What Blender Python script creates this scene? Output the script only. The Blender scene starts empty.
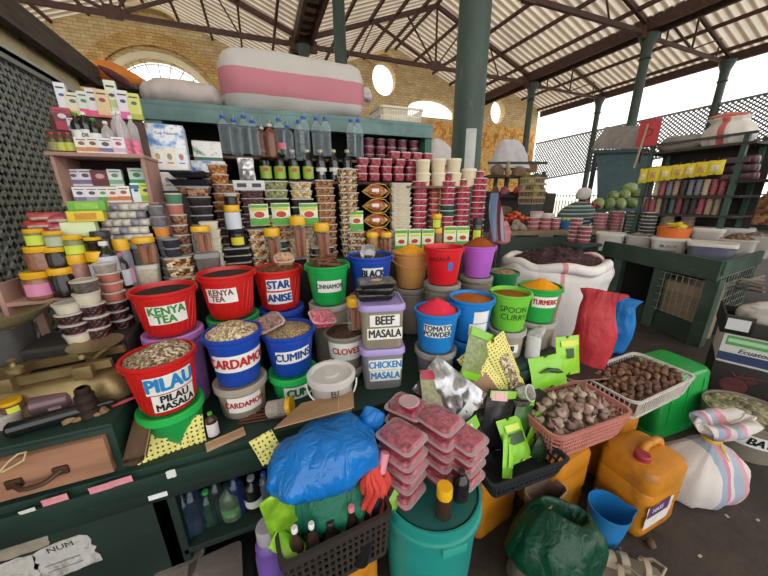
import bpy, bmesh, math, random
from mathutils import Vector, Matrix, noise
R = math.radians
rng = random.Random(7)
S = bpy.context.scene
C = S.collection
# ---------------------------------------------------------------- camera, world, exposure
CAM_H, PITCH, YAW, ROLL, FPX = 1.6, R(16.9), R(21.7), R(-0.6), 300.0
fw = Vector((math.sin(YAW)*math.cos(PITCH), math.cos(YAW)*math.cos(PITCH), -math.sin(PITCH)))
rt0 = Vector((math.cos(YAW), -math.sin(YAW), 0)); up0 = rt0.cross(fw)
rt = rt0*math.cos(ROLL) + up0*math.sin(ROLL); up = up0*math.cos(ROLL) - rt0*math.sin(ROLL)
cd = bpy.data.cameras.new('camera'); cam = bpy.data.objects.new('camera', cd); C.objects.link(cam)
cd.sensor_width = 36; cd.lens = FPX/768*36; cd.clip_start = .02; cd.clip_end = 300
cam.matrix_world = Matrix(((rt.x, up.x, -fw.x, 0), (rt.y, up.y, -fw.y, 0), (rt.z, up.z, -fw.z, CAM_H), (0, 0, 0, 1)))
S.camera = cam
W = bpy.data.worlds.new('world'); S.world = W; W.use_nodes = True
W.node_tree.nodes['Background'].inputs[0].default_value = (1.0, .99, .97, 1)
W.node_tree.nodes['Background'].inputs[1].default_value = 1.5
S.view_settings.view_transform = 'Standard'; S.view_settings.look = 'None'; S.view_settings.gamma = 1
S.view_settings.use_curve_mapping = False
S.view_settings.exposure = 0.72
try:
    S.cycles.use_denoising = True
    S.cycles.max_bounces = 7; S.cycles.transparent_max_bounces = 10; S.cycles.diffuse_bounces = 4
except Exception: pass
# ---------------------------------------------------------------- measuring the place: a sight line met with a known plane
EYE = Vector((0, 0, CAM_H))
def ray(x, y): return fw + rt*((x-384)/FPX) + up*((288-y)/FPX)
def pz(x, y, z): d = ray(x, y); return EYE + d*((z-CAM_H)/d.z)
def pY(x, y, Y): d = ray(x, y); return EYE + d*(Y/d.y)
def pt(x, y, t): return EYE + ray(x, y)*t
def dep(p): return (Vector(p)-EYE).dot(fw)
def zat(X, Y, y):
    k = (288-y)/FPX; a = Vector((X, Y, -CAM_H)); return (k*a.dot(fw)-a.dot(up))/(up.z-k*fw.z)
def face(x, y): return math.atan2(-x, y)          # turn about z so that a thing's front (-Y) looks towards the aisle the customer stands in
# ---------------------------------------------------------------- materials
def srgb(h):
    if isinstance(h, (tuple, list)): return tuple(h)+(1,) if len(h) == 3 else tuple(h)
    h = h.lstrip('#'); c = [int(h[i:i+2], 16)/255 for i in (0, 2, 4)]
    return tuple(v/12.92 if v <= .04045 else ((v+.055)/1.055)**2.4 for v in c)+(1,)
MC = {}
def newmat(name):
    m = bpy.data.materials.new(name); m.use_nodes = True; n = m.node_tree
    return m, n, n.nodes['Principled BSDF'], n.nodes, n.links
def coords(n, scale=1.0):
    tc = n.nodes.new('ShaderNodeTexCoord'); mp = n.nodes.new('ShaderNodeMapping')
    s = scale if isinstance(scale, (tuple, list)) else (scale,)*3
    mp.inputs['Scale'].default_value = s; n.links.new(tc.outputs['Object'], mp.inputs[0]); return mp.outputs[0]
def mat(col, rough=.5, var=.0, vs=6, bump=0, bs=30, metal=0, dirt=None, ds=3, dthr=.55, coat=0, spec=.5, alpha=1, trans=0, stretch=(1, 1, 1)):
    key = ('m', str(col), rough, var, vs, bump, bs, metal, dirt, ds, dthr, coat, spec, alpha, stretch)
    if key in MC: return MC[key]
    m, n, b, N, L = newmat('paint_'+str(len(MC)))
    c = srgb(col); b.inputs['Base Color'].default_value = c; b.inputs['Roughness'].default_value = rough
    b.inputs['Metallic'].default_value = metal; b.inputs['Coat Weight'].default_value = coat
    b.inputs['Specular IOR Level'].default_value = spec
    if alpha < 1: b.inputs['Alpha'].default_value = alpha
    src = None
    if var:
        t = N.new('ShaderNodeTexNoise'); t.inputs['Scale'].default_value = vs; t.inputs['Detail'].default_value = 5
        L.new(coords(n, stretch), t.inputs[0])
        r = N.new('ShaderNodeValToRGB'); r.color_ramp.elements[0].position = .3; r.color_ramp.elements[1].position = .7
        r.color_ramp.elements[0].color = tuple(v*(1-var) for v in c[:3])+(1,)
        r.color_ramp.elements[1].color = tuple(min(1, v*(1+var)) for v in c[:3])+(1,)
        L.new(t.outputs[0], r.inputs[0]); src = r.outputs[0]
    if dirt:
        t = N.new('ShaderNodeTexNoise'); t.inputs['Scale'].default_value = ds; t.inputs['Detail'].default_value = 8; t.inputs['Roughness'].default_value = .7
        L.new(coords(n, stretch), t.inputs[0])
        r = N.new('ShaderNodeValToRGB'); r.color_ramp.elements[0].position = dthr; r.color_ramp.elements[1].position = min(1, dthr+.18)
        L.new(t.outputs[0], r.inputs[0])
        mx = N.new('ShaderNodeMix'); mx.data_type = 'RGBA'; L.new(r.outputs[0], mx.inputs[0])
        if src: L.new(src, mx.inputs[6])
        else: mx.inputs[6].default_value = c
        mx.inputs[7].default_value = srgb(dirt); src = mx.outputs[2]
    if src: L.new(src, b.inputs['Base Color'])
    if bump:
        t = N.new('ShaderNodeTexNoise'); t.inputs['Scale'].default_value = bs; t.inputs['Detail'].default_value = 4
        L.new(coords(n, stretch), t.inputs[0])
        bp = N.new('ShaderNodeBump'); bp.inputs['Strength'].default_value = bump; bp.inputs['Distance'].default_value = .01
        L.new(t.outputs[0], bp.inputs['Height']); L.new(bp.outputs[0], b.inputs['Normal'])
    MC[key] = m; return m
def grain(cols, scale=120, rough=.7, bump=.8, coat=0, stretch=(1, 1, 1)):
    key = ('g', tuple(cols), scale, rough, bump, coat, stretch)
    if key in MC: return MC[key]
    m, n, b, N, L = newmat('grains_'+str(len(MC)))
    b.inputs['Roughness'].default_value = rough; b.inputs['Coat Weight'].default_value = coat
    v = N.new('ShaderNodeTexVoronoi'); v.inputs['Scale'].default_value = scale; L.new(coords(n, stretch), v.inputs['Vector'])
    s = N.new('ShaderNodeSeparateColor'); L.new(v.outputs['Color'], s.inputs[0])
    r = N.new('ShaderNodeValToRGB'); r.color_ramp.interpolation = 'CONSTANT'; e = r.color_ramp.elements
    while len(e) < len(cols): e.new(.5)
    for i, c in enumerate(cols): e[i].position = i/len(cols); e[i].color = srgb(c)
    L.new(s.outputs[0], r.inputs[0]); L.new(r.outputs[0], b.inputs['Base Color'])
    if bump:
        bp = N.new('ShaderNodeBump'); bp.invert = True; bp.inputs['Strength'].default_value = bump; bp.inputs['Distance'].default_value = .6/scale
        L.new(v.outputs['Distance'], bp.inputs['Height']); L.new(bp.outputs[0], b.inputs['Normal'])
    MC[key] = m; return m
def clear(tint='#ffffff', body=.25, rough=.08, edge=.5):
    """thin clear plastic: see-through with a share of reflecting surface"""
    key = ('c', tint, body, rough, edge)
    if key in MC: return MC[key]
    m, n, b, N, L = newmat('clear_plastic_'+str(len(MC)))
    b.inputs['Base Color'].default_value = srgb(tint); b.inputs['Roughness'].default_value = rough; b.inputs['Specular IOR Level'].default_value = .8
    t = N.new('ShaderNodeBsdfTransparent'); x = N.new('ShaderNodeMixShader')
    lw = N.new('ShaderNodeLayerWeight'); lw.inputs[0].default_value = .35
    mr = N.new('ShaderNodeMapRange'); mr.inputs['To Min'].default_value = body; mr.inputs['To Max'].default_value = min(1, body+edge)
    L.new(lw.outputs['Facing'], mr.inputs[0]); L.new(mr.outputs[0], x.inputs[0])
    L.new(t.outputs[0], x.inputs[1]); L.new(b.outputs[0], x.inputs[2]); L.new(x.outputs[0], N['Material Output'].inputs[0])
    MC[key] = m; return m
def sheet(col, rough=.5, tl=.4, var=0, vs=8, crinkle=0):
    """thin plastic sheet or woven cloth that lets some light through"""
    key = ('s', col, rough, tl, var, vs, crinkle)
    if key in MC: return MC[key]
    m, n, b, N, L = newmat('sheet_'+str(len(MC)))
    b.inputs['Base Color'].default_value = srgb(col); b.inputs['Roughness'].default_value = rough
    t = N.new('ShaderNodeBsdfTranslucent'); t.inputs[0].default_value = srgb(col); x = N.new('ShaderNodeMixShader'); x.inputs[0].default_value = tl
    L.new(b.outputs[0], x.inputs[1]); L.new(t.outputs[0], x.inputs[2]); L.new(x.outputs[0], N['Material Output'].inputs[0])
    if crinkle:
        cx = N.new('ShaderNodeTexNoise'); cx.inputs['Scale'].default_value = 16; cx.inputs['Detail'].default_value = 3; cx.inputs['Distortion'].default_value = 1.6; L.new(coords(n, (1, 1, .5)), cx.inputs[0])
        bp = N.new('ShaderNodeBump'); bp.inputs['Strength'].default_value = crinkle; bp.inputs['Distance'].default_value = .02; L.new(cx.outputs[0], bp.inputs['Height']); L.new(bp.outputs[0], b.inputs['Normal']); L.new(bp.outputs[0], t.inputs['Normal'])
    if var:
        tx = N.new('ShaderNodeTexNoise'); tx.inputs['Scale'].default_value = vs; tx.inputs['Detail'].default_value = 6; L.new(coords(n), tx.inputs[0])
        r = N.new('ShaderNodeValToRGB'); c = srgb(col); r.color_ramp.elements[0].position = .35; r.color_ramp.elements[1].position = .65
        r.color_ramp.elements[0].color = tuple(v*(1-var) for v in c[:3])+(1,); r.color_ramp.elements[1].color = c
        L.new(tx.outputs[0], r.inputs[0]); L.new(r.outputs[0], b.inputs['Base Color']); L.new(r.outputs[0], t.inputs[0])
    MC[key] = m; return m
def stripes(cols, axis=0, freq=1.0, rough=.7, weave=0, off=0.0, tl=0, ramp=None):
    """bands of colour across object axis; cols spread over one period of 1/freq metres"""
    key = ('st', tuple(cols), axis, freq, rough, weave, off, str(ramp))
    if key in MC: return MC[key]
    m, n, b, N, L = newmat('bands_'+str(len(MC))); b.inputs['Roughness'].default_value = rough
    tc = N.new('ShaderNodeTexCoord'); s = N.new('ShaderNodeSeparateXYZ'); L.new(tc.outputs['Object'], s.inputs[0])
    a = N.new('ShaderNodeMath'); a.operation = 'MULTIPLY_ADD'; a.inputs[1].default_value = freq; a.inputs[2].default_value = off; L.new(s.outputs[axis], a.inputs[0])
    f = N.new('ShaderNodeMath'); f.operation = 'FRACT'; L.new(a.outputs[0], f.inputs[0])
    r = N.new('ShaderNodeValToRGB'); r.color_ramp.interpolation = 'CONSTANT'; e = r.color_ramp.elements
    while len(e) < len(cols): e.new(.5)
    for i, c in enumerate(cols): e[i].position = (ramp[i] if ramp else i/len(cols)); e[i].color = srgb(c)
    L.new(f.outputs[0], r.inputs[0]); L.new(r.outputs[0], b.inputs['Base Color'])
    if weave:
        w = N.new('ShaderNodeTexVoronoi'); w.inputs['Scale'].default_value = weave; L.new(tc.outputs['Object'], w.inputs['Vector'])
        bp = N.new('ShaderNodeBump'); bp.inputs['Strength'].default_value = .35; bp.inputs['Distance'].default_value = .004
        L.new(w.outputs['Distance'], bp.inputs['Height']); L.new(bp.outputs[0], b.inputs['Normal'])
    MC[key] = m; return m
# ---------------------------------------------------------------- meshes
ME = {}
def finish(bm, ang=35, smooth=True):
    me = bpy.data.meshes.new('shape'); bmesh.ops.recalc_face_normals(bm, faces=bm.faces); bm.to_mesh(me); bm.free()
    me.materials.append(None)
    for p in me.polygons: p.use_smooth = smooth
    if smooth: me.set_sharp_from_angle(angle=R(ang))
    return me
def cached(key, f):
    if key not in ME: ME[key] = f()
    return ME[key]
def add_loft(bm, rings, cap0=True, cap1=True, closed=True):
    vs = [[bm.verts.new(p) for p in r] for r in rings]
    for a, b in zip(vs, vs[1:]):
        n = len(a)
        for i in range(n if closed else n-1):
            j = (i+1) % n
            try: bm.faces.new((a[i], a[j], b[j], b[i]))
            except ValueError: pass
    if cap0: bm.faces.new(list(reversed(vs[0])))
    if cap1: bm.faces.new(vs[-1])
    return vs
def circ(r, z, n, cx=0, cy=0, ry=None):
    ry = r if ry is None else ry
    return [(cx+r*math.cos(2*math.pi*i/n), cy+ry*math.sin(2*math.pi*i/n), z) for i in range(n)]
def rrect(hx, hy, rad, z, k=3, cx=0, cy=0):
    rad = max(1e-4, min(rad, hx*.999, hy*.999)); out = []
    for sx, sy, a0 in ((1, 1, 0), (-1, 1, 90), (-1, -1, 180), (1, -1, 270)):
        for i in range(k+1):
            a = R(a0+90*i/k); out.append((cx+sx*(hx-rad)+rad*math.cos(a), cy+sy*(hy-rad)+rad*math.sin(a), z))
    return out
def add_lathe(bm, prof, n=24, cap0=True, cap1=True, at=(0, 0, 0)):
    return add_loft(bm, [[(x+at[0], y+at[1], z+at[2]) for x, y, z in circ(max(r, 1e-4), zz, n)] for r, zz in prof], cap0, cap1)
def add_box(bm, lo, hi, bev=0, rot=None, mid=None):
    r = bmesh.ops.create_cube(bm, size=1.0); vs = r['verts']
    c = [(a+b)/2 for a, b in zip(lo, hi)]; s = [abs(b-a) for a, b in zip(lo, hi)]
    for v in vs: v.co = Vector((v.co.x*s[0]+c[0], v.co.y*s[1]+c[1], v.co.z*s[2]+c[2]))
    if bev:
        es = {e for v in vs for e in v.link_edges}
        rr = bmesh.ops.bevel(bm, geom=list(es), offset=bev, segments=2, affect='EDGES', profile=.6)
        vs = list({v for f in rr['faces'] for v in f.verts} | {v for v in vs if v.is_valid})
    if rot is not None:
        m = Vector(mid if mid is not None else c)
        for v in vs: v.co = rot @ (v.co-m) + m
    return vs
def add_tube(bm, pts, r, n=8, caps=True):
    pts = [Vector(p) for p in pts]; rings = []; prev = None
    for i, p in enumerate(pts):
        d = (pts[min(i+1, len(pts)-1)]-pts[max(i-1, 0)]).normalized()
        a = Vector((0, 0, 1)) if prev is None else prev
        if abs(d.dot(a)) > .95: a = Vector((1, 0, 0))
        u = (a-d*a.dot(d)).normalized(); v = d.cross(u); prev = u
        rr = r[i] if isinstance(r, (list, tuple)) else r
        rings.append([p+(u*math.cos(2*math.pi*k/n)+v*math.sin(2*math.pi*k/n))*rr for k in range(n)])
    add_loft(bm, rings, caps, caps)
def add_bar(bm, p, q, w, h):
    """rectangular bar between two points, w across (horizontal) and h up"""
    p, q = Vector(p), Vector(q); d = (q-p).normalized(); u = Vector((0, 0, 1))
    if abs(d.z) > .97: u = Vector((0, 1, 0))
    s = d.cross(u).normalized(); u = s.cross(d)
    add_loft(bm, [[c+s*(w/2*a)+u*(h/2*b) for a, b in ((1, 1), (-1, 1), (-1, -1), (1, -1))] for c in (p, q)])
def lathe(prof, n=24, cap0=True, cap1=True, ang=35):
    bm = bmesh.new(); add_lathe(bm, prof, n, cap0, cap1); return finish(bm, ang)
def rloft(prof, k=3, cap0=True, cap1=True, ang=35):
    """prof: (half x, half y, corner radius, z)"""
    bm = bmesh.new(); add_loft(bm, [rrect(a, b, r, z, k) for a, b, r, z in prof], cap0, cap1); return finish(bm, ang)
def box(sx, sy, sz, bev=.003, z0=0):
    return cached(('box', round(sx, 4), round(sy, 4), round(sz, 4), bev, round(z0, 4)), lambda: _box(sx, sy, sz, bev, z0))
def _box(sx, sy, sz, bev, z0):
    bm = bmesh.new(); add_box(bm, (-sx/2, -sy/2, z0), (sx/2, sy/2, z0+sz), bev); return finish(bm)
def tube(pts, r, n=8): bm = bmesh.new(); add_tube(bm, pts, r, n); return finish(bm, 60)
def heap(r, h, n=28, k=8, seed=0, amp=.004, z0=0, peak=1.6, rx=None, fr=9):
    """loose pile filling a round opening"""
    bm = bmesh.new(); rings = []
    for i in range(k+1):
        q = 1-i/k*.999
        ring = []
        for x, y, z in circ(r*q, 0, n, ry=(rx or r)*q):
            zz = h*(1-q**peak) + (noise.noise(Vector((x*fr, y*fr, seed*3.1)))*amp*3 + noise.noise(Vector((x*60, y*60, seed)))*amp)*(1 if i else 0)
            ring.append((x, y, z0+zz))
        rings.append(ring)
    base = [(x, y, z0-.02) for x, y, z in rings[0]]
    add_loft(bm, [base]+rings, True, True); return finish(bm, 80)
def pillow(w, h, th, nx=10, nz=12, wr=.0, seed=0, bulge=2.2):
    """sealed pouch standing up: x across, z up, y thickness"""
    bm = bmesh.new()
    def pos(i, j, s):
        u = i/nx*2-1; v = j/nz*2-1
        y = s*th/2*(1-abs(u)**bulge)*(1-abs(v)**bulge)
        y += wr*noise.noise(Vector((u*3+seed, v*3, s)))*(1-abs(u)**4)
        return Vector((u*w/2*(1-.03*(1-abs(v))), y, (v+1)*h/2))
    for s in (-1, 1):
        g = [[bm.verts.new(pos(i, j, s)) for i in range(nx+1)] for j in range(nz+1)]
        for j in range(nz):
            for i in range(nx): bm.faces.new((g[j][i], g[j][i+1], g[j+1][i+1], g[j+1][i]))
    bmesh.ops.remove_doubles(bm, verts=bm.verts, dist=1e-5); return finish(bm, 70)
def pillow_patch(w, h, th, u0, u1, v0, v1, off=.0012, n=6, bulge=2.2):
    """printed panel lying on the front of a pouch"""
    bm = bmesh.new(); g = []
    for j in range(n+1):
        row = []
        for i in range(n+1):
            u = u0+(u1-u0)*i/n; v = v0+(v1-v0)*j/n
            y = -th/2*(1-abs(u)**bulge)*(1-abs(v)**bulge)-off
            row.append(bm.verts.new((u*w/2*(1-.03*(1-abs(v))), y, (v+1)*h/2)))
        g.append(row)
    for j in range(n):
        for i in range(n): bm.faces.new((g[j][i], g[j][i+1], g[j+1][i+1], g[j+1][i]))
    return finish(bm, 70)
def blob(levels, n=28, seed=0, amp=.01, fr=5, fold=0, folds=9, sq=2.0, ang=75, cap1=True, sub=0):
    """sack or bag: levels (z, rx, ry, ox, oy[, fold amount]); superellipse outline with noise and folds"""
    bm = bmesh.new(); rings = []
    lv = [tuple(q)+((fold,) if len(q) == 5 else ()) for q in levels]; fine = []
    if len(lv) > 3 and levels[-1][0]-levels[0][0] > .06:
        for i in range(len(lv)-1):
            a0, a1, a2, a3 = lv[max(0, i-1)], lv[i], lv[i+1], lv[min(len(lv)-1, i+2)]
            for k in range(3):
                u = k/3; fine.append(tuple(min(max(.5*(2*q+(r-p)*u+(2*p-5*q+4*r-s_)*u*u+(3*q-p-3*r+s_)*u**3), min(q, r)-abs(q-r)*.25), max(q, r)+abs(q-r)*.25) for p, q, r, s_ in zip(a0, a1, a2, a3)))
        fine.append(lv[-1])
    else: fine = lv
    for L in fine:
        z, rx, ry, ox, oy = L[:5]; fo = L[5] if len(L) > 5 else fold; ring = []
        for i in range(n):
            a = 2*math.pi*i/n; c, s = math.cos(a), math.sin(a)
            x = math.copysign(abs(c)**(2/sq), c); y = math.copysign(abs(s)**(2/sq), s)
            k = 1+fo*math.sin(folds*a+seed+z*6)+fo*.5*math.sin((folds*2+1)*a+seed*2)
            p = Vector((ox+rx*x*k, oy+ry*y*k, z))
            d = noise.noise_vector(p*fr+Vector((seed*7.3, seed, 0)))*amp
            ring.append(p+Vector((d.x, d.y, d.z*.6 if 0 < len(rings) else 0)))
        rings.append(ring)
    add_loft(bm, rings, True, cap1); return finish(bm, ang)
TXT = {}
def text_mesh(s, size, bold=.0, sx=1.0, font_shear=0):
    key = (s, size, bold, sx, font_shear)
    if key in TXT: return TXT[key]
    cu = bpy.data.curves.new('lettering', 'FONT'); cu.body = s; cu.size = size; cu.align_x = 'CENTER'; cu.align_y = 'CENTER'
    cu.extrude = .0003; cu.resolution_u = 3; cu.shear = font_shear
    o = bpy.data.objects.new('lettering', cu); C.objects.link(o)
    dg = bpy.context.evaluated_depsgraph_get(); dg.update()
    me = bpy.data.meshes.new_from_object(o.evaluated_get(dg)); bpy.data.objects.remove(o)
    for v in me.vertices: v.co.x *= sx
    bm = bmesh.new(); bm.from_mesh(me); bmesh.ops.triangulate(bm, faces=bm.faces)
    for _ in range(4):
        ed = [e for e in bm.edges if e.calc_length() > .011]
        if not ed: break
        bmesh.ops.subdivide_edges(bm, edges=ed, cuts=1)
        bmesh.ops.triangulate(bm, faces=bm.faces)
    if bold > 0:          # heavy lettering: the same glyphs laid again a hair to each side
        g0 = bm.verts[:]+bm.edges[:]+bm.faces[:]
        for dx, dy in ((-1, 0), (1, 0), (0, .7), (0, -.7)):
            r = bmesh.ops.duplicate(bm, geom=g0)
            for v in r['geom']:
                if isinstance(v, bmesh.types.BMVert): v.co.x += dx*bold*size*.8; v.co.y += dy*bold*size*.8; v.co.z += .00006*(dx*2+dy)
    bm.to_mesh(me); bm.free()
    if not me.materials: me.materials.append(None)
    TXT[key] = me; return me
def flat_text(s, size, bold=.03, sx=1.0, off=.0, shear=0):
    """lettering standing upright in the xz plane, facing -Y"""
    def f():
        me = text_mesh(s, size, bold, sx, shear).copy()
        for v in me.vertices: v.co = Vector((v.co.x, -off-v.co.z, v.co.y))
        return me
    return cached(('ft', s, size, bold, sx, off, shear), f)
def wrap_text(s, size, r0, slope, z, ang=0, bold=.03, sx=1.0, rise=0):
    """lettering bent round a tapering pail: radius r0+slope*z, facing -Y turned by ang"""
    me = text_mesh(s, size, bold, sx).copy()
    for v in me.vertices:
        zz = z+v.co.y+rise*v.co.x; rr = r0+slope*zz+.0025+v.co.z; a = ang+v.co.x/rr
        v.co = Vector((rr*math.sin(a), -rr*math.cos(a), zz))
    return me
def wrap_patch(w, z0, z1, r0, slope, ang=0, off=.0012, n=16, tilt=0):
    bm = bmesh.new(); g = []
    for j in range(3):
        zz = z0+(z1-z0)*j/2; row = []
        for i in range(n+1):
            x = (i/n-.5)*w; z = zz+tilt*x; rr = r0+slope*z+off; a = ang+x/rr
            row.append(bm.verts.new((rr*math.sin(a), -rr*math.cos(a), z)))
        g.append(row)
    for j in range(2):
        for i in range(n): bm.faces.new((g[j][i], g[j][i+1], g[j+1][i+1], g[j+1][i]))
    return finish(bm, 70)
# ---------------------------------------------------------------- objects
def setm(o, m):
    if m is not None:
        if len(o.data.materials) == 0: o.data.materials.append(None)
        o.material_slots[0].link = 'OBJECT'; o.material_slots[0].material = m
def thing(name, label, cat, loc=(0, 0, 0), rz=0, group=None, rot=None):
    o = bpy.data.objects.new(name, None); C.objects.link(o); o.empty_display_size = .05
    o.location = loc; o.rotation_euler = rot if rot else (0, 0, rz); o['label'] = label; o['category'] = cat
    if group: o['group'] = group
    return o
def part(parent, name, me, m, loc=(0, 0, 0), rot=(0, 0, 0), label=None, kind=None):
    o = bpy.data.objects.new(name, me); C.objects.link(o); setm(o, m); o.parent = parent; o.location = loc; o.rotation_euler = rot
    if label: o['label'] = label
    if kind: o['kind'] = kind
    return o
def single(name, label, cat, me, m, loc=(0, 0, 0), rz=0, group=None, rot=None, kind=None):
    o = bpy.data.objects.new(name, me); C.objects.link(o); setm(o, m); o.location = loc; o.rotation_euler = rot if rot else (0, 0, rz)
    if label: o['label'] = label
    if cat: o['category'] = cat
    if group: o['group'] = group
    if kind: o['kind'] = kind
    return o
def struct(name, me, m, loc=(0, 0, 0), rot=(0, 0, 0), parent=None):
    o = bpy.data.objects.new(name, me); C.objects.link(o); setm(o, m); o.location = loc; o.rotation_euler = rot
    if parent: o.parent = parent
    else: o['kind'] = 'structure'
    return o
ORD = ['topmost', 'second', 'third', 'fourth', 'fifth', 'sixth', 'seventh', 'eighth', 'ninth', 'tenth', 'eleventh', 'twelfth', 'thirteenth', 'fourteenth', 'fifteenth', 'sixteenth', 'seventeenth', 'eighteenth']
NTH = ['first', 'second', 'third', 'fourth', 'fifth', 'sixth', 'seventh', 'eighth', 'ninth', 'tenth', 'eleventh', 'twelfth', 'thirteenth', 'fourteenth', 'fifteenth', 'sixteenth', 'seventeenth', 'eighteenth']
# ================================================================ THE MARKET HALL
VX, RX, EX, WY = 2.0, 12.2, 17.1, 16.0          # valley lines, eave line, gable wall
VZ, AZ = 6.75, 8.66
floor_m = mat('#3a312a', .8, var=.35, vs=3, dirt='#211a15', ds=2.2, dthr=.5, bump=.5, bs=25)
bm = bmesh.new(); add_box(bm, (-12, -6, -.1), (26, 17, 0)); struct('floor', finish(bm), floor_m)
bm = bmesh.new(); add_box(bm, (-40, -30, -.3), (90, 70, -.12)); struct('ground', finish(bm), mat('#b9b0a0', .9, var=.1))
# gable wall of yellow stone, with its openings
def gable_wall():
    cu = bpy.data.curves.new('w', 'CURVE'); cu.dimensions = '2D'; cu.fill_mode = 'BOTH'; cu.extrude = .2
    def sp(pts):
        s = cu.splines.new('POLY'); s.points.add(len(pts)-1); s.use_cyclic_u = True
        for q, (x, z) in zip(s.points, pts): q.co = (x, z, 0, 1)
    sp([(-12, -.1), (12.2, -.1), (12.2, 1.0), (16.9, 1.0), (16.9, 6.8), (14.6, 7.45), (12.2, VZ), (7.1, AZ), (2, VZ), (-3.1, AZ), (-8.2, VZ), (-12, 7.6)][::1])
    def arch(cx, z0, w, zs, h): return [(cx-w, z0), (cx+w, z0), (cx+w, zs)]+[(cx+w*math.cos(R(a)), zs+h*math.sin(R(a))) for a in range(10, 180, 10)]+[(cx-w, zs)]
    def ell(cx, cz, a, b): return [(cx+a*math.cos(R(t)), cz+b*math.sin(R(t))) for t in range(0, 360, 15)]
    sp(arch(-3.05, 3.2, 1.75, 5.25, 1.55)); sp(ell(6.5, 7.2, .62, .72)); sp(arch(9.3, 5.7, 1.5, 5.95, .62)); sp(ell(13.72, 6.33, .52, .62))
    sp(arch(-3.0, 8.0, .9, 8.02, .38)); sp(arch(13.9, 2.2, 1.5, 3.6, 1.3))
    o = bpy.data.objects.new('w', cu); C.objects.link(o); dg = bpy.context.evaluated_depsgraph_get(); dg.update()
    me = bpy.data.meshes.new_from_object(o.evaluated_get(dg)); bpy.data.objects.remove(o)
    for v in me.vertices: v.co = Vector((v.co.x, WY+.2-v.co.z, v.co.y))
    for p in me.polygons: p.use_smooth = False
    return me
def brickmat(a, b_, mortar, sc=1.0):
    m, n, b, N, L = newmat('stone_blocks'); b.inputs['Roughness'].default_value = .9
    tc = N.new('ShaderNodeTexCoord'); mp = N.new('ShaderNodeMapping'); mp.inputs['Rotation'].default_value = (R(90), 0, 0); L.new(tc.outputs['Object'], mp.inputs[0])
    t = N.new('ShaderNodeTexBrick'); t.inputs['Color1'].default_value = srgb(a); t.inputs['Color2'].default_value = srgb(b_); t.inputs['Mortar'].default_value = srgb(mortar)
    t.inputs['Scale'].default_value = sc; t.inputs['Brick Width'].default_value = .55; t.inputs['Row Height'].default_value = .22; t.inputs['Mortar Size'].default_value = .018
    L.new(mp.outputs[0], t.inputs[0])
    nz = N.new('ShaderNodeTexNoise'); nz.inputs['Scale'].default_value = 3; nz.inputs['Detail'].default_value = 8; L.new(tc.outputs['Object'], nz.inputs[0])
    mx = N.new('ShaderNodeMix'); mx.data_type = 'RGBA'; mx.blend_type = 'OVERLAY'; mx.inputs[0].default_value = .5; L.new(t.outputs[0], mx.inputs[6]); L.new(nz.outputs[0], mx.inputs[7])
    L.new(mx.outputs[2], b.inputs['Base Color'])
    bp = N.new('ShaderNodeBump'); bp.inputs['Strength'].default_value = .6; bp.inputs['Distance'].default_value = .03; L.new(t.outputs['Fac'], bp.inputs['Height']); bp.invert = True
    L.new(bp.outputs[0], b.inputs['Normal']); return m
stone = brickmat('#dfc99c', '#cdb284', '#aa946c', 1.9)
struct('wall_back', gable_wall(), stone)
trim_m = mat('#e6c98f', .9, var=.15, vs=4)
def arch_trim(i, cx, cz, a, b, a0, a1, w=.14, m=trim_m):
    bm = bmesh.new(); n = 20; prev = []
    rings = []
    for k in range(n+1):
        t = R(a0+(a1-a0)*k/n); c, s = math.cos(t), math.sin(t)
        rings.append([(cx+(a+o)*c, y, cz+(b+o)*s) for o, y in ((0, WY), (w, WY), (w, WY-.12), (0, WY-.12))])
    add_loft(bm, rings); struct('trim_%d' % i, finish(bm), m)
arch_trim(1, -3.05, 5.25, 1.75, 1.55, 0, 180, .2, mat('#efe4c4', .8))
arch_trim(2, -3.05, 5.25, 2.15, 1.95, 0, 180, .45, brickmat('#dcbb80', '#c79f60', '#9c7c4c', 2.2))
arch_trim(3, 6.5, 7.2, .85, 1.0, 35, 145, .16)
arch_trim(4, -3.0, 8.02, .9, .38, 0, 180, .14, mat('#efe0b8', .8))
bm = bmesh.new(); add_box(bm, (-3.9, WY+.3, 7.9), (-2.1, WY+.34, 8.5)); struct('trim_5', finish(bm), brickmat('#f4e2ac', '#ead08c', '#c9ac70', 1.6))
# glazing bars of the fanlight
wn = struct('window_1', cached('fan', lambda: None) or (lambda bm: (add_bar(bm, (-4.8, WY+.2, 5.25), (-1.3, WY+.2, 5.25), .06, .06), [add_tube(bm, [(-3.05, WY+.2, 5.25), (-3.05+1.72*math.cos(R(a)), WY+.2, 5.25+1.52*math.sin(R(a)))], .018, 6) for a in range(15, 180, 15)], [add_tube(bm, [(-3.05+q*1.75*math.cos(R(a)), WY+.2, 5.25+q*1.55*math.sin(R(a))) for a in range(0, 181, 10)], .018, 6) for q in (.4, .92)], finish(bm))[-1])(bmesh.new()), mat('#8f897c', .6))
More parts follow.
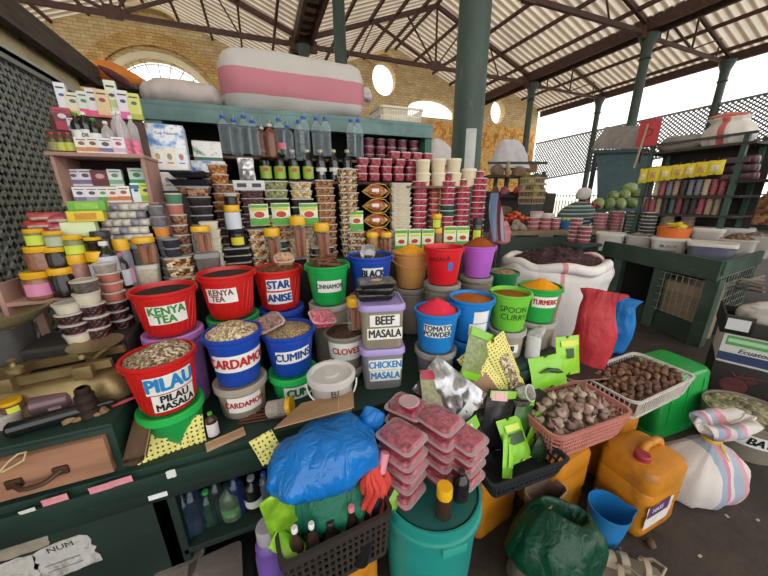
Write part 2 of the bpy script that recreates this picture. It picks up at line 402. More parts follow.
# painted wall: market mural in orange, yellow and green
def mural():
    m, n, b, N, L = newmat('painted_wall'); b.inputs['Roughness'].default_value = .8
    v = N.new('ShaderNodeTexNoise'); v.inputs['Scale'].default_value = 2.6; v.inputs['Detail'].default_value = 7; v.inputs['Roughness'].default_value = .75; v.inputs['Distortion'].default_value = 1.2
    L.new(coords(n), v.inputs[0]); r = N.new('ShaderNodeValToRGB'); e = r.color_ramp.elements
    cs = [(.3, '#5f6a3a'), (.40, '#b9813a'), (.46, '#d98a3a'), (.5, '#e8b45a'), (.54, '#efd68c'), (.6, '#cf6d3f'), (.66, '#e6d7a0'), (.72, '#8c8a52')]
    while len(e) < len(cs): e.new(.5)
    for q, (p, c) in zip(e, cs): q.position = p; q.color = srgb(c)
    L.new(v.outputs[0], r.inputs[0]); L.new(r.outputs[0], b.inputs['Base Color']); return m
bm = bmesh.new(); add_box(bm, (8.0, WY-.07, .1), (12.15, WY-.01, 5.5)); struct('wall_mural', finish(bm), mural())
bm = bmesh.new(); add_box(bm, (12.3, WY-.07, 1.0), (16.8, WY-.01, 5.6)); struct('wall_mural_end', finish(bm), bpy.data.objects['wall_mural'].material_slots[0].material)
# roof of corrugated sheets
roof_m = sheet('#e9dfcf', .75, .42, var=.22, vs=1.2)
def add_rib_shade_dirt(m):
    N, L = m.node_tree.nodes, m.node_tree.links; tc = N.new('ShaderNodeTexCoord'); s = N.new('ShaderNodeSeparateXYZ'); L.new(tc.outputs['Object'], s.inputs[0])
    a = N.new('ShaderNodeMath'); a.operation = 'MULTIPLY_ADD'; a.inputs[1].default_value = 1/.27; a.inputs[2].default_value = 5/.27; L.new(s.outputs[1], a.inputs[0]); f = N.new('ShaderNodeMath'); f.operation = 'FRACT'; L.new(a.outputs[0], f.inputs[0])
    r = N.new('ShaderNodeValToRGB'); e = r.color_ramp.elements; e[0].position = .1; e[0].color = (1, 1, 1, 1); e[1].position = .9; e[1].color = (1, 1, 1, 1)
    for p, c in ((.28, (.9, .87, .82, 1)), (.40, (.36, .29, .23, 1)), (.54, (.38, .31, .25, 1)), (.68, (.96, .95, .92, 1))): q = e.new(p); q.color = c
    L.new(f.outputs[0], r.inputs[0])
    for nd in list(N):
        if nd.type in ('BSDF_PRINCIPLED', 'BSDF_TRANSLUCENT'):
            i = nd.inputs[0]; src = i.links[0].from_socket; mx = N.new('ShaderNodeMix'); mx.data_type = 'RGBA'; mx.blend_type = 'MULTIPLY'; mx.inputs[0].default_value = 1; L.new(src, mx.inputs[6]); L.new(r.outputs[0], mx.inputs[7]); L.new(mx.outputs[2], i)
add_rib_shade_dirt(roof_m)   # rib shading painted into the sheet colour, together with old rust and dirt
def corrugated(x0, z0, x1, z1, y0=-5, y1=16.2, pitch=.27, amp=.055):
    bm = bmesh.new(); n = int((y1-y0)/pitch*6); row = []
    for i in range(n+1):
        y = y0+(y1-y0)*i/n; d = amp*math.sin(2*math.pi*(y-y0)/pitch); row.append((bm.verts.new((x0, y, z0+d)), bm.verts.new((x1, y, z1+d))))
    for a, b in zip(row, row[1:]): bm.faces.new((a[0], b[0], b[1], a[1]))
    return finish(bm, 70)
OV = .3
slopes = [(-8.2, VZ+.1, -3.1, AZ), (-3.1, AZ, VX-.25, VZ+.12), (VX+.25, VZ+.12, 7.1, AZ), (7.1, AZ, RX-.25, VZ+.12), (RX+.25, VZ+.12, 14.6, 7.5), (14.6, 7.5, EX+.2, 6.62), (-13, 6.0, -8.2, VZ+.1)]
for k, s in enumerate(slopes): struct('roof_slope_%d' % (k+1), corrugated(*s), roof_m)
steel = mat('#4a2f28', .6, var=.3, vs=8, dirt='#6b4a3a', ds=6)
# purlins
for k, (x0, z0, x1, z1) in enumerate(slopes[:6]):
    bm = bmesh.new()
    for q in ((.0, .22, .44, .66, .88) if abs(x1-x0) > 3 else (.3, .8)):
        x, z = x0+(x1-x0)*q, z0+(z1-z0)*q-.12
        add_bar(bm, (x, -5, z), (x, 16, z), .07, .12)
    struct('trim_purlins_%d' % (k+1), finish(bm, smooth=False), steel)
# valley gutters carried on girders
for k, x in enumerate((VX, RX)):
    bm = bmesh.new()
    for s in (-.26, .26):
        add_bar(bm, (x+s, -5, VZ-.12), (x+s, 16, VZ-.12), .1, .3)
    for i in range(46): add_bar(bm, (x-.26, -5+i*.46, VZ-.08), (x+.26, -5+i*.46, VZ-.08), .05, .08)
    struct('beam_valley_%d' % (k+1), finish(bm, smooth=False), steel)
    bm = bmesh.new(); add_box(bm, (x-.3, -5, VZ+.1), (x+.3, 16, VZ+.14)); struct('gutter_%d' % (k+1), finish(bm), mat('#b9ab98', .8, var=.2))
bm = bmesh.new(); add_bar(bm, (EX, -5, 6.45), (EX, 16, 6.45), .16, .3); struct('beam_eave', finish(bm, smooth=False), steel)
# roof trusses
def truss(i, y):
    bm = bmesh.new()
    for a, b, ap in ((-8.2, VX, -3.1), (VX, RX, 7.1)):
        zt = VZ-.28; add_bar(bm, (a, y, zt), (b, y, zt), .1, .13)
        for e in (a, b):
            add_bar(bm, (e, y, VZ-.1), (ap, y, AZ-.22), .1, .14)
            xm = (e+ap)/2; zm = (VZ+AZ)/2-.17; add_bar(bm, (ap, y, zt), (xm, y, zm), .07, .08)
            xq = ap+(e-ap)*.25; zq = AZ-.2+(VZ-AZ)*.25; add_bar(bm, (ap, y, zt), (xq, y, zq), .05, .05)
            add_bar(bm, (xm, y, zm), (ap+(e-ap)*.62, y, zt), .04, .04)
        add_bar(bm, (ap, y, zt), (ap, y, AZ-.2), .06, .06); add_box(bm, (ap-.2, y-.06, zt-.1), (ap+.2, y+.06, zt+.2))
    a, b, ap = RX, EX, 14.6; zt = VZ-.35
    add_bar(bm, (a, y, zt), (b, y, zt-.1), .08, .1); add_bar(bm, (a, y, VZ), (ap, y, 7.35), .08, .1); add_bar(bm, (ap, y, 7.35), (b, y, 6.5), .08, .1)
    add_bar(bm, (ap, y, zt), (ap, y, 7.35), .05, .05)
    for q in (a+.9, b-.9): add_bar(bm, (ap, y, zt), (q, y, 6.95), .05, .05); add_bar(bm, (q, y, zt), (q, y, 6.95), .04, .04)
    for e in (VX, RX): add_box(bm, (e-.45, y-.08, VZ-.45), (e+.45, y+.08, VZ-.12))
    struct('beam_truss_%d' % i, finish(bm, smooth=False), steel)
for i, y in enumerate((2.9, 7.5, 12.1)): truss(i+1, y)
# round iron columns
col_m = mat('#293d33', .5, var=.3, vs=5, dirt='#5f6a5c', ds=4, dthr=.56, stretch=(1, 1, .35), bump=.2, bs=12)
col_m2 = mat('#33443a', .5, var=.2, vs=4, dirt='#5f6257', ds=5, dthr=.6)
def column(i, x, y, r, top, m):
    prof = [(r*1.5, 0), (r*1.5, .25), (r*1.15, .32), (r*1.1, .6), (r, .7), (r*.9, top-.75), (r*.92, top-.7), (r*1.2, top-.66), (r*.95, top-.6), (r*1.1, top-.3), (r*1.7, top-.08), (r*1.8, top)]
    struct('column_%d' % i, lathe(prof, 28), m, (x, y, 0))
for i, (x, y, r, t) in enumerate(((1.965, 2.7, .148, VZ-.3), (2.0, 7.4, .14, VZ-.3), (2.0, 12.1, .14, VZ-.3), (RX, 7.5, .15, VZ-.3), (RX, 12.1, .15, VZ-.3), (EX-.3, 7.4, .14, 6.3), (EX-.3, 12.1, .14, 6.3), (EX-.3, 2.9, .14, 6.3), (RX, 2.9, .15, VZ-.3))):
    column(i+1, x, y, r, t, col_m if i < 2 else col_m2)
# paper notices pasted on the big column
bm = bmesh.new(); me = wrap_patch(.10, 1.80, 2.2, .1475, -.002, R(-8), .001)
struct('trim_notice', me, mat('#b5b9b4', .8, var=.1, dirt='#8a8f8a', ds=25, dthr=.55), (1.965, 2.7, 0), (0, 0, R(-12)))
# diamond mesh screen along the outer side, railings under it
def lattice(i, p0, p1, z0a, z1a, z0b, z1b, step, w, m, frame=.06):
    bm = bmesh.new(); p0, p1 = Vector(p0), Vector(p1); Ln = (p1-p0).length; d = (p1-p0)/Ln
    def P(s, q): k = s/Ln; return (p0.x+d.x*s, p0.y+d.y*s, (z0a+(z0b-z0a)*k)+q*((z1a-z0a)+((z1b-z0b)-(z1a-z0a))*k))
    Hh = ((z1a-z0a)+(z1b-z0b))/2; s = -Hh
    while s < Ln:
        for sg in (1, -1):
            a, b = (s, 0.), (s+Hh, 1.)
            if sg < 0: a, b = (s, 1.), (s+Hh, 0.)
            t0 = max(0, (0-a[0])/Hh); t1 = min(1, (Ln-a[0])/Hh)
            if t1 > t0:
                q = lambda t: P(a[0]+Hh*t, a[1]+(b[1]-a[1])*t)
                add_bar(bm, q(t0), q(t1), w*.6, w)
        s += step
    for q in (0, 1): add_bar(bm, P(0, q), P(Ln, q), frame, frame)
    return finish(bm, smooth=False)
rail_m = mat('#77757c', .6)
struct('trim_mesh_screen', lattice(1, (16.8, 15.8), (16.8, 3.0), 2.45, 4.75, 3.7, 4.95, .16, .045, rail_m), rail_m)
bm = bmesh.new()
for i in range(64): add_bar(bm, (16.8, 15.9-i*.2, 0), (16.8, 15.9-i*.2, 1.7), .03, .03)
for z in (.3, 1.55): add_bar(bm, (16.8, 16, z), (16.8, 3, z), .05, .05)
struct('trim_railing', finish(bm, smooth=False), mat('#5d6468', .6))
# the neighbouring kiosk on the left: steel mesh side, cream fascia, dark boarded roof edge
KX = -1.3
kd = mat('#1e2a26', .6)
struct('wall_left_mesh', lattice(2, (KX, .2), (KX, 3.3), .3, 2.42, .3, 2.42, .085, .02, None), mat('#9aa09b', .5, metal=.3))
bm = bmesh.new(); add_box(bm, (KX-.1, 3.24, 0), (KX+.02, 3.36, 2.45)); add_box(bm, (KX-.06, 2.3, .2), (KX, 2.36, 2.42)); add_box(bm, (KX-.06, .2, .2), (KX, .28, 2.42)); add_box(bm, (KX-.05, .2, 1.15), (KX, 3.3, 1.2)); add_box(bm, (KX-.06, .2, 0), (KX+.0, 3.3, .3))
struct('wall_left_posts', finish(bm), mat('#233a33', .6, var=.2))
bm = bmesh.new(); add_box(bm, (KX-1.9, 3.3, 0), (KX-.05, 3.36, 2.45)); struct('wall_left_kiosk_back', finish(bm), mat('#25302c', .8))
bm = bmesh.new(); add_box(bm, (KX-1.9, .2, 0), (KX-1.84, 3.36, 2.45)); struct('wall_left_kiosk_far', finish(bm), mat('#25302c', .8))
bm = bmesh.new(); add_box(bm, (KX-.06, 0, 2.42), (KX+.03, 3.5, 2.47)); struct('trim_kiosk_pale', finish(bm), mat('#b9c2bd', .5))
bm = bmesh.new(); add_box(bm, (KX-.08, 0, 2.47), (KX, 3.7, 2.63)); struct('trim_kiosk_fascia', finish(bm), mat('#d8c69a', .8, var=.15, dirt='#a08a5c', ds=4))
bm = bmesh.new(); add_box(bm, (KX-2.2, -.2, 2.63), (KX+.1, 4.1, 2.68)); add_box(bm, (KX+.06, -.2, 2.56), (KX+.12, 4.1, 2.72))
add_box(bm, (KX+.1, 3.75, 2.56), (KX+.75, 4.1, 2.60))
for i in range(6): add_box(bm, (KX-2.2, -.2+i*.8, 2.58), (KX+.06, -.12+i*.8, 2.63))
struct('roof_kiosk', finish(bm, smooth=False), mat('#4a4039', .85, var=.4, vs=9, dirt='#7b7066', ds=5, stretch=(3, .5, 3)))
# ================================================================ THE SPICE STALL: counter, drawer cabinet, steps, shelf
green = mat('#173128', .55, var=.25, vs=5, dirt='#3c4a3e', ds=7, dthr=.62, bump=.15, bs=20)
green_d = mat('#11251e', .6, var=.25, vs=5, dirt='#2c3a33', ds=7, dthr=.62)
CT = .74
ct = thing('market_counter', 'dark green painted wooden counter carrying the spice buckets', 'counter', (0, 1.03, 0))
def pbox(par, name, lo, hi, m, bev=.004, **k):
    bm = bmesh.new(); o = par.location; add_box(bm, [a-b for a, b in zip(lo, o)], [a-b for a, b in zip(hi, o)], bev); return part(par, name, finish(bm), m, **k)
pbox(ct, 'countertop', (-1.6, 1.03, CT-.03), (1.52, 1.60, CT), green)
pbox(ct, 'fascia_board', (-1.6, 1.015, .645), (1.52, 1.045, CT-.03), green)
pbox(ct, 'lower_rail', (-1.6, 1.03, .585), (1.52, 1.06, .645), green_d)
pbox(ct, 'front_panel', (-1.6, 1.05, .02), (-.408, 1.08, .585), green_d)
pbox(ct, 'back_panel', (-1.6, 1.56, 0), (1.52, 1.59, .71), green_d)
pbox(ct, 'bottle_shelf', (-.43, 1.05, .27), (1.5, 1.56, .30), green_d)
for x in (-1.58, -.48, .55, 1.46): pbox(ct, 'leg', (x, 1.05, 0), (x+.05, 1.11, .70), green_d)
for x in (-1.58, .55, 1.46): pbox(ct, 'leg', (x, 1.50, 0), (x+.05, 1.555, .70), green_d)
# stickers and torn paper on the counter front
def sticker(name, label, cat, px_, py_, w, h, m, rot=0, y=1.0125, group=None, txt=None):
    p = pY(px_, py_, y); t = thing(name, label, cat, p, 0, group, (0, rot, 0)); part(t, 'paper', box(w, .001, h, 0, -h/2), m)
    if txt: part(t, 'printing', flat_text(txt, h*.6, .02, 1, .0012), mat('#7a3a48', .7))
    return t
pinkst = mat('#d68a94', .6, var=.15, vs=60)
for (x, y, l) in ((55, 500, 'pink price sticker on counter front, leftmost of the three'), (101, 488, 'pink price sticker in the middle of the counter front'), (121, 481.5, 'pink price sticker nearest the rolled brown paper')):
    sticker('price_sticker', l, 'sticker', x, y, .06, .024, pinkst, R(-2))
sticker('white_sticker', 'small white sticker on the rail above the bottle opening', 'sticker', 158, 496, .055, .02, mat('#e5e8ea', .5), 0, 1.028)
def torn(w, h, seed, n=26, k=.3):
    bm = bmesh.new(); pts = []
    for i in range(n):
        a = 2*math.pi*i/n; c, s = math.cos(a), math.sin(a); q = max(abs(c), abs(s)); d = 1/q*(1-k*abs(noise.noise(Vector((c*2+seed, s*2, seed))))-.1*rng.random())
        pts.append((c*d*w/2, s*d*h/2))
    add_loft(bm, [[(x, 0, z) for x, z in pts], [(x, -.0012, z) for x, z in pts]]); return finish(bm, smooth=False)
def torn_paper(x, y, w, h, label, m, seed, txt=None, yy=1.0485):
    p = pY(x, y, yy); t = thing('torn_poster', label, 'poster', p, 0, None, (0, R(-2), 0)); part(t, 'paper', torn(w, h, seed), m)
    if txt:
        for k, (s_, sz, dz) in enumerate(txt): part(t, 'printing', flat_text(s_, sz, .02, 1, .002), mat('#4b4a4c', .8), (0, 0, dz))
pp = mat('#b9b6b0', .85, var=.2, vs=18, dirt='#6e685c', ds=14, dthr=.5)
torn_paper(14, 549, .17, .07, 'torn brown poster scrap at the left end of the lower panel', mat('#8b8272', .9, var=.3, vs=20), 3)
torn_paper(14, 573, .13, .12, 'torn pale poster scrap low at the left corner of the counter', pp, 5)
torn_paper(66, 557, .17, .16, 'torn white poster with faded printing on the counter front panel', pp, 9, (('NUM', .03, .05),))
for dz in (-.012, -.04): part(bpy.data.objects['torn_poster.002'], 'faded_line', box(.09, .001, .004, 0), mat('#77767a', .8), (-.01, -.002, dz))
torn_paper(171, 474, .03, .035, 'small torn white paper scrap on the counter fascia', mat('#d9d9d2', .8), 12, None, 1.0135)
torn_paper(27, 511, .04, .014, 'tiny torn white scrap under the drawer on the fascia', mat('#cfcfc4', .8), 14, None, 1.0135)
# drawer cabinet on the counter, left
dc = thing('drawer_cabinet', 'low green cabinet with plywood drawer at left end of counter', 'cabinet', (-.9, 1.045, CT))
pbox(dc, 'body', (-1.6, 1.05, CT), (-.515, 1.30, .915), green)
pbox(dc, 'top_panel', (-1.6, 1.04, .915), (-.51, 1.31, .93), green)
ply = mat('#9c7055', .75, var=.25, vs=3, dirt='#6b4630', ds=5, dthr=.66, stretch=(1.2, 6, 9), bump=.15, bs=20)
dr = pbox(dc, 'drawer', (-1.4, 1.028, .758), (-.535, 1.05, .893), ply, .003, label='pale plywood drawer front')
bm = bmesh.new(); hb = [(-.84-.9+.9+q, 1.028-.03*math.sin(math.pi*k/8), .81) for k, q in enumerate([i*.016 for i in range(9)])]
hx = pY(33, 482, 1.02)
bm = bmesh.new(); L0 = pY(8, 491, 1.0); L1 = pY(56, 477, 1.0)
pts = [Vector((L0.x+(L1.x-L0.x)*k/8, 1.026-.028*min(1, math.sin(math.pi*k/8)*1.6), L0.z+(L1.z-L0.z)*k/8-.01*math.sin(math.pi*k/8)))-Vector(dc.location) for k in range(9)]
add_tube(bm, pts, .007, 8)
for q in (0, 8): add_box(bm, [pts[q].x-.018, pts[q].y-.006, pts[q].z-.014], [pts[q].x+.018, pts[q].y+.004, pts[q].z+.014], .002)
h_ = part(dr, 'drawer_handle', finish(bm), mat('#4d382c', .5, metal=.5, var=.3), label='worn dark metal pull handle')
# stepped boards behind the buckets
st = thing('display_step', 'wooden display step hidden behind buckets, carrying the packed tubs', 'step', (0, 1.85, 0))
STZ = 1.2
dk = mat('#3a2f28', .8, var=.3)
pbox(st, 'board', (-.62, 1.93, STZ-.03), (1.72, 2.22, STZ), dk); pbox(st, 'board', (-.62, 1.62, STZ-.03), (-.08, 1.93, STZ), dk)
pbox(st, 'riser', (-.08, 1.94, .1), (1.72, 1.96, STZ-.03), mat('#1c1a18', .9)); pbox(st, 'riser', (-.62, 1.63, .1), (-.08, 1.65, STZ-.03), mat('#1c1a18', .9))
for x in (-.6, .6, 1.66): pbox(st, 'leg', (x, 2.15, 0), (x+.05, 2.2, STZ-.03), mat('#2a2320', .9))
for x in (-.6, -.14): pbox(st, 'leg', (x, 1.66, 0), (x+.05, 1.7, STZ-.03), mat('#2a2320', .9))
# green shelf unit
teal = mat('#5d7a78', .6, var=.25, vs=6, dirt='#3e4f4c', ds=8, dthr=.55, bump=.2)
sh = thing('shelf_unit', 'weathered blue green wooden shelf unit behind the tub display', 'shelf', (0, 2.3, 0))
SX0, SX1 = -.56, 1.34
pbox(sh, 'top_board', (SX0-.02, 2.29, 2.115), (SX1, 2.75, 2.145), teal)
pbox(sh, 'front_beam', (SX0-.02, 2.285, 2.04), (SX1, 2.315, 2.115), teal)
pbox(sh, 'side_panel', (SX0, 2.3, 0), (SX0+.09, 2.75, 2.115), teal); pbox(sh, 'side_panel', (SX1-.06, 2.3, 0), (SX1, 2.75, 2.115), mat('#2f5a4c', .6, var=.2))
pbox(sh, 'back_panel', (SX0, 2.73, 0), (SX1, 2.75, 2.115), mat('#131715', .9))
brown = mat('#6a503b', .7, var=.25, vs=8)
pbox(sh, 'shelf_board', (SX0+.09, 2.3, 1.845), (SX1-.06, 2.73, 1.862), brown)
pbox(sh, 'shelf_board', (SX0+.09, 2.24, 1.69), (SX1+.2, 2.73, 1.712), brown)
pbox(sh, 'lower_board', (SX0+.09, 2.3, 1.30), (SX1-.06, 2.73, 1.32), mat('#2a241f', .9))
# small pink wooden rack
pk = mat('#a98478', .75, var=.18, vs=6)
wr = thing('wooden_rack', 'small open pinkish wooden rack filled with boxed goods, left of shelf unit', 'rack', (-.63, 1.78, 0))
pbox(wr, 'rack_top', (-.795, 1.76, 1.778), (-.455, 1.99, 1.793), pk, .002); pbox(wr, 'rack_floor', (-.79, 1.77, 1.575), (-.44, 1.99, 1.588), pk, .002)
pbox(wr, 'side_panel', (-.785, 1.77, 1.588), (-.772, 1.99, 1.778), pk, .002); pbox(wr, 'side_panel', (-.475, 1.77, 1.588), (-.46, 1.99, 1.778), pk, .002)
pbox(wr, 'back_panel', (-.785, 1.98, 1.3), (-.46, 1.995, 1.778), mat('#2b211d', .9), .002)
for x in (-.61, -.475): pbox(wr, 'leg', (x, 1.93, STZ), (x+.03, 1.98, 1.575), pk, .002)
# low jar rack
jr = thing('jar_rack', 'low pinkish wooden rack holding yellow lidded jars', 'rack', (-.8, 1.5, 0))
JZ = 1.243
pbox(jr, 'rack_board', (-.90, 1.47, JZ-.016), (-.53, 1.61, JZ), pk, .002); pbox(jr, 'side_panel', (-.915, 1.47, JZ-.10), (-.90, 1.61, JZ+.07), pk, .002)
for x in (-.90, -.58): pbox(jr, 'leg', (x, 1.58, CT), (x+.03, 1.605, JZ-.016), pk, .002)
pbox(jr, 'lower_board', (-.86, 1.40, 1.02), (-.56, 1.605, 1.035), mat('#43342c', .9), .002)
# ================================================================ builders for the goods
white_l = mat('#e4e4de', .6, var=.04, vs=30)
def pail(name, label, x, y, z, D, h, col, fill=None, texts=(), patches=(), ang=0, fz=.93, heapk=(.02, .004), ribs=False, handle=False, kind='bucket', rough=.35, fr=12, n=40, peak=1.6, taper=.78, group=None, square=False, lid=None, dev=0):
    """open pail standing with its base at z; texts: (words, size, colour, height share, bold, stretch, turn); patches: (width, z0 share, z1 share, turn[, tilt])"""
    r1 = D/2-.006; r0 = r1*taper; sl = (r1-r0)/h
    t = thing(name, label, kind, (x, y, z), face(x, y)+R(dev), group)
    def body():
        bm = bmesh.new()
        prof = [(r0*.94, 0), (r0, .006), (r0+(r1-r0)*.84, h*.84), (r1+.002, h*.845), (r1+.003, h*.9), (r1*.985, h*.905), (r1, h*.955), (r1+.007, h*.96), (r1+.007, h), (r1-.001, h), (r1-.004, h*.93), (r0-.003, .008)]
        vs = add_lathe(bm, prof, n)
        if ribs:
            for k in range(1, 3):
                pass
        return finish(bm, 40)
    me = cached(('pail', round(D, 4), round(h, 4), taper), body)
    m = mat(col, rough, var=.06, vs=9, spec=.5) if isinstance(col, str) else col
    part(t, 'pail_body', me, m)
    if ribs:
        bm = bmesh.new()
        for k in range(26):
            a0 = 2*math.pi*k/26; pts = []
            for q in range(5):
                zz = h*(.08+.72*q/4); a = a0+.28*q/4; rr = r0+sl*zz; pts.append((rr*math.cos(a), rr*math.sin(a), zz))
            add_tube(bm, pts, .0022, 5)
        part(t, 'swirl_ribs', finish(bm, 60), m)
    if handle:
        pts = [((r1+.012)*math.cos(a), -.02-.045*math.sin(a)**2 - .0, h*.88-.09*math.sin(a)) for a in [math.pi*k/14 for k in range(15)]]
        pts = [(p[0], (r1+.012)*math.sin(math.pi*k/14)*(1 if handle > 0 else -1), h*.88-.055*math.sin(math.pi*k/14)) for k, p in enumerate(pts)]
        part(t, 'pail_handle', tube(pts, .0035, 6), m)
    for q in (-1, 1): part(t, 'handle_lug', box(.010, .026, .026, .003), m, (q*(r1+.004), 0, h*.86))
    if fill is not None:
        rf = r0+(r1-r0)*min(fz, 1)-.005
        part(t, 'filling', heap(rf, heapk[0], 36, 10, len(label), heapk[1], h*min(fz, .985), peak), fill, kind='stuff')
    labs = []
    for p in patches:
        w, a, b, tn = p[:4]; labs.append(part(t, 'paper_label', wrap_patch(w, a*h, b*h, r0, sl, R(ang+tn), .0035 if ribs else .0012, tilt=(p[4] if len(p) > 4 else 0)), white_l))
    for k, tx in enumerate(texts):
        s, size, c, zf, bold, sx, tn = tx[:7]
        par = labs[min(k, len(labs)-1)] if labs else t
        part(par, 'lettering', wrap_text(s, size*1.1, r0+(.003 if ribs else .0005), sl, zf*h, R(ang+tn), bold*1.5, sx*.86, tx[7] if len(tx) > 7 else 0), mat(c, .6))
    if lid: part(t, 'pail_lid', cached(('plid', round(D, 4)), lambda: lathe([(r1+.009, -.012), (r1+.011, -.01), (r1+.011, .012), (r1+.004, .016), (r1-.006, .014), (r1-.02, .004), (r1-.03, .004), (.001, .006)], n)), mat(lid, .35, var=.05) if isinstance(lid, str) else lid, (0, 0, h))
    return t
def rim(x, y, z): p = pz(x, y, z); return p.x, p.y, dep(p)
NAVY, BLK, REDT, BLUET = '#1d3f86', '#1b1b1b', '#b3262c', '#1f7fbd'
f_tea = grain(['#231a16', '#2e221c', '#1a1412', '#3a2a22'], 260, .8)
f_pilau = grain(['#8b7560', '#a89274', '#c2b093', '#6b5644', '#917a5c', '#d6c8ab', '#5b4a3c'], 130, .75, 1)
f_card = grain(['#cdb995', '#b69f7a', '#e0d2b2', '#937c5d', '#c4ae86', '#7d6a52', '#d9c9a5'], 120, .75, 1)
f_cumin = grain(['#8f7b57', '#a28d66', '#776545', '#b49f78', '#6a5a3e'], 210, .8, 1, 0, (1, 1, .5))
f_clove = grain(['#3a241b', '#4d3124', '#27180f', '#5e4030'], 170, .8, 1)
f_star = grain(['#6b4126', '#57331d', '#834f2d', '#41261a'], 75, .75, 1)
f_pepper = grain(['#1f1b1a', '#2c2725', '#151212', '#3b3431'], 190, .7, 1)
f_cinn = grain(['#6b4a35', '#7d5840', '#55392a'], 90, .8, 1, 0, (1, 5, 1))
def powder(c, c2): return mat(c, .95, var=.12, vs=25, dirt=c2, ds=14, dthr=.6, bump=.4, bs=90, spec=.1)
RED_, BLUE_, GREEN_, SKY_, PURP_, LIME_ = '#c9201c', '#1a45a8', '#16a04a', '#1e7fcb', '#b26ac9', '#74c93c'
grey_t = mat('#8c8378', .35, var=.12, vs=6); lid_grey = mat('#8f8a82', .3, var=.1, vs=8); lid_clear = mat('#a6a29a', .22, var=.1, vs=10)
def two(spec, lower):
    """a filled pail and the lidded one it stands on"""
    x, y, z, D, h = spec['px'][0], spec['px'][1], spec['z'], spec['D'], spec['h']
    X, Y, t = rim(x, y, z)
    if lower:
        hl = z-h-CT-.016 if not lower.get('z0') else z-h-lower['z0']-.016
        pail('lidded_bucket', lower['label'], X+lower.get('dx', 0), Y+lower.get('dy', 0), lower.get('z0', CT), lower.get('D', D)*.95, hl, lower['col'], None, lower.get('texts', ()), lower.get('patches', ()), ang=lower.get('ang', 0), lid=lower['lid'], taper=lower.get('taper', .92))
    return pail('spice_bucket', spec['label'], X, Y, z-h, D, h, spec['col'], spec['fill'], spec.get('texts', ()), spec.get('patches', ()), spec.get('ang', 0), spec.get('fz', .93), spec.get('heap', (.02, .004)), spec.get('ribs', False), spec.get('handle', False), peak=spec.get('peak', 1.6), taper=spec.get('taper', .78))
P = '#b07bc4'
two(dict(label='red bucket of pilau spice mix labelled PILAU MASALA at the left front', px=(158, 353), z=1.085, D=0.221, h=0.202, col=RED_, fill=f_pilau, ribs=True, fz=.97, heap=(.035, .005), ang=4,
         patches=((.15, .46, .8, 4), (.135, .1, .44, 7)), texts=(('PILAU', .066, BLUET, .63, .035, .92, 4), ('PILAU', .036, BLK, .35, .03, 1, 7), ('MASALA', .036, BLK, .19, .03, .95, 7))),
    dict(label='green lidded bucket underneath the pilau spice bucket', col='#1f9a48', lid='#28b04f', D=0.214))
two(dict(label='red bucket of loose black tea labelled KENYA TEA in green', px=(163, 287), z=1.263, D=0.228, h=0.185, col=RED_, fill=f_tea, ribs=True, fz=.9, heap=(.015, .003), ang=-4,
         patches=((.135, .32, .74, 0),), texts=(('KENYA', .042, '#3e8a3a', .62, .03, 1, 0), ('TEA', .042, '#3e8a3a', .43, .03, 1, -4))),
    dict(label='purple lidded bucket underneath the green lettered tea bucket', col='#a06cb8', lid='#c084d0', D=0.221))
two(dict(label='red bucket of black tea labelled KENYA TEA in dark red', px=(226, 271), z=1.288, D=0.235, h=0.205, col=RED_, fill=f_tea, ribs=True, fz=.92, heap=(.012, .003), ang=-20,
         patches=((.13, .42, .74, 0),), texts=(('KENYA', .034, '#7d2a3c', .65, .02, 1, 0), ('TEA', .034, '#7d2a3c', .51, .02, 1, -8))),
    dict(label='green lidded bucket underneath the dark red lettered tea bucket', col='#1f8a48', lid='#249a4c', D=0.228))
two(dict(label='red bucket of star anise labelled STAR ANISE in navy', px=(277, 267), z=1.261, D=0.243, h=0.21, col=RED_, fill=f_star, ribs=True, fz=.92, heap=(.02, .006), ang=-2,
         patches=((.115, .54, .82, 0), (.125, .2, .5, 0)), texts=(('STAR', .052, NAVY, .68, .04, .95, 0), ('ANISE', .05, NAVY, .35, .04, .95, 0))),
    dict(label='blue lidded bucket underneath the star anise bucket', col='#2348a8', lid='#2a50bb', D=0.236))
two(dict(label='blue bucket of pale cardamom pods labelled CARDAMOM in red', px=(232, 330), z=1.1, D=0.214, h=0.214, col=BLUE_, fill=f_card, fz=.98, heap=(.045, .005), ang=8,
         patches=((.225, .34, .68, 0),), texts=(('CARDAMOM', .052, REDT, .51, .035, .9, 0),)),
    dict(label='beige clear lidded bucket labelled CARDAMOM under the blue cardamom bucket', col=mat('#9a8c7c', .3, var=.1), lid=mat('#a2978a', .22, var=.12), D=0.208, ang=2,
         patches=((.135, .28, .82, 0),), texts=(('CARDAMOM', .032, REDT, .55, .03, .92, 0),)))
two(dict(label='blue bucket of cumin seed labelled CUMINS in navy', px=(288, 328), z=1.05, D=0.226, h=0.2, col=BLUE_, fill=f_cumin, fz=.95, heap=(.03, .003), ang=6,
         patches=((.155, .38, .68, 0, .05),), texts=(('CUMINS', .048, NAVY, .53, .03, .95, 0, .05),)),
    dict(label='green lidded bucket with white CUMIN label under the blue cumin bucket', col='#1f9c4c', lid='#27b053', D=0.219, ang=22, patches=((.17, .05, .72, 0),), texts=(('CUMIN', .05, '#1e6b3a', .38, .04, .95, 0),)))
two(dict(label='grey bucket of whole cloves labelled CLOVES in red', px=(345, 330), z=0.975, D=0.203, h=0.175, col=mat('#8d8578', .3, var=.1), fill=f_clove, fz=.95, heap=(.02, .004), ang=0,
         patches=((.2, .3, .86, 0),), texts=(('CLOVES', .042, '#b8322c', .58, .03, 1, 0),)),
    dict(label='brown see-through lidded bucket under the cloves bucket', col=grain(['#8a6a42', '#6b4a2c', '#a88a5c', '#4a3524'], 60, .25), lid=lid_clear, D=0.197))
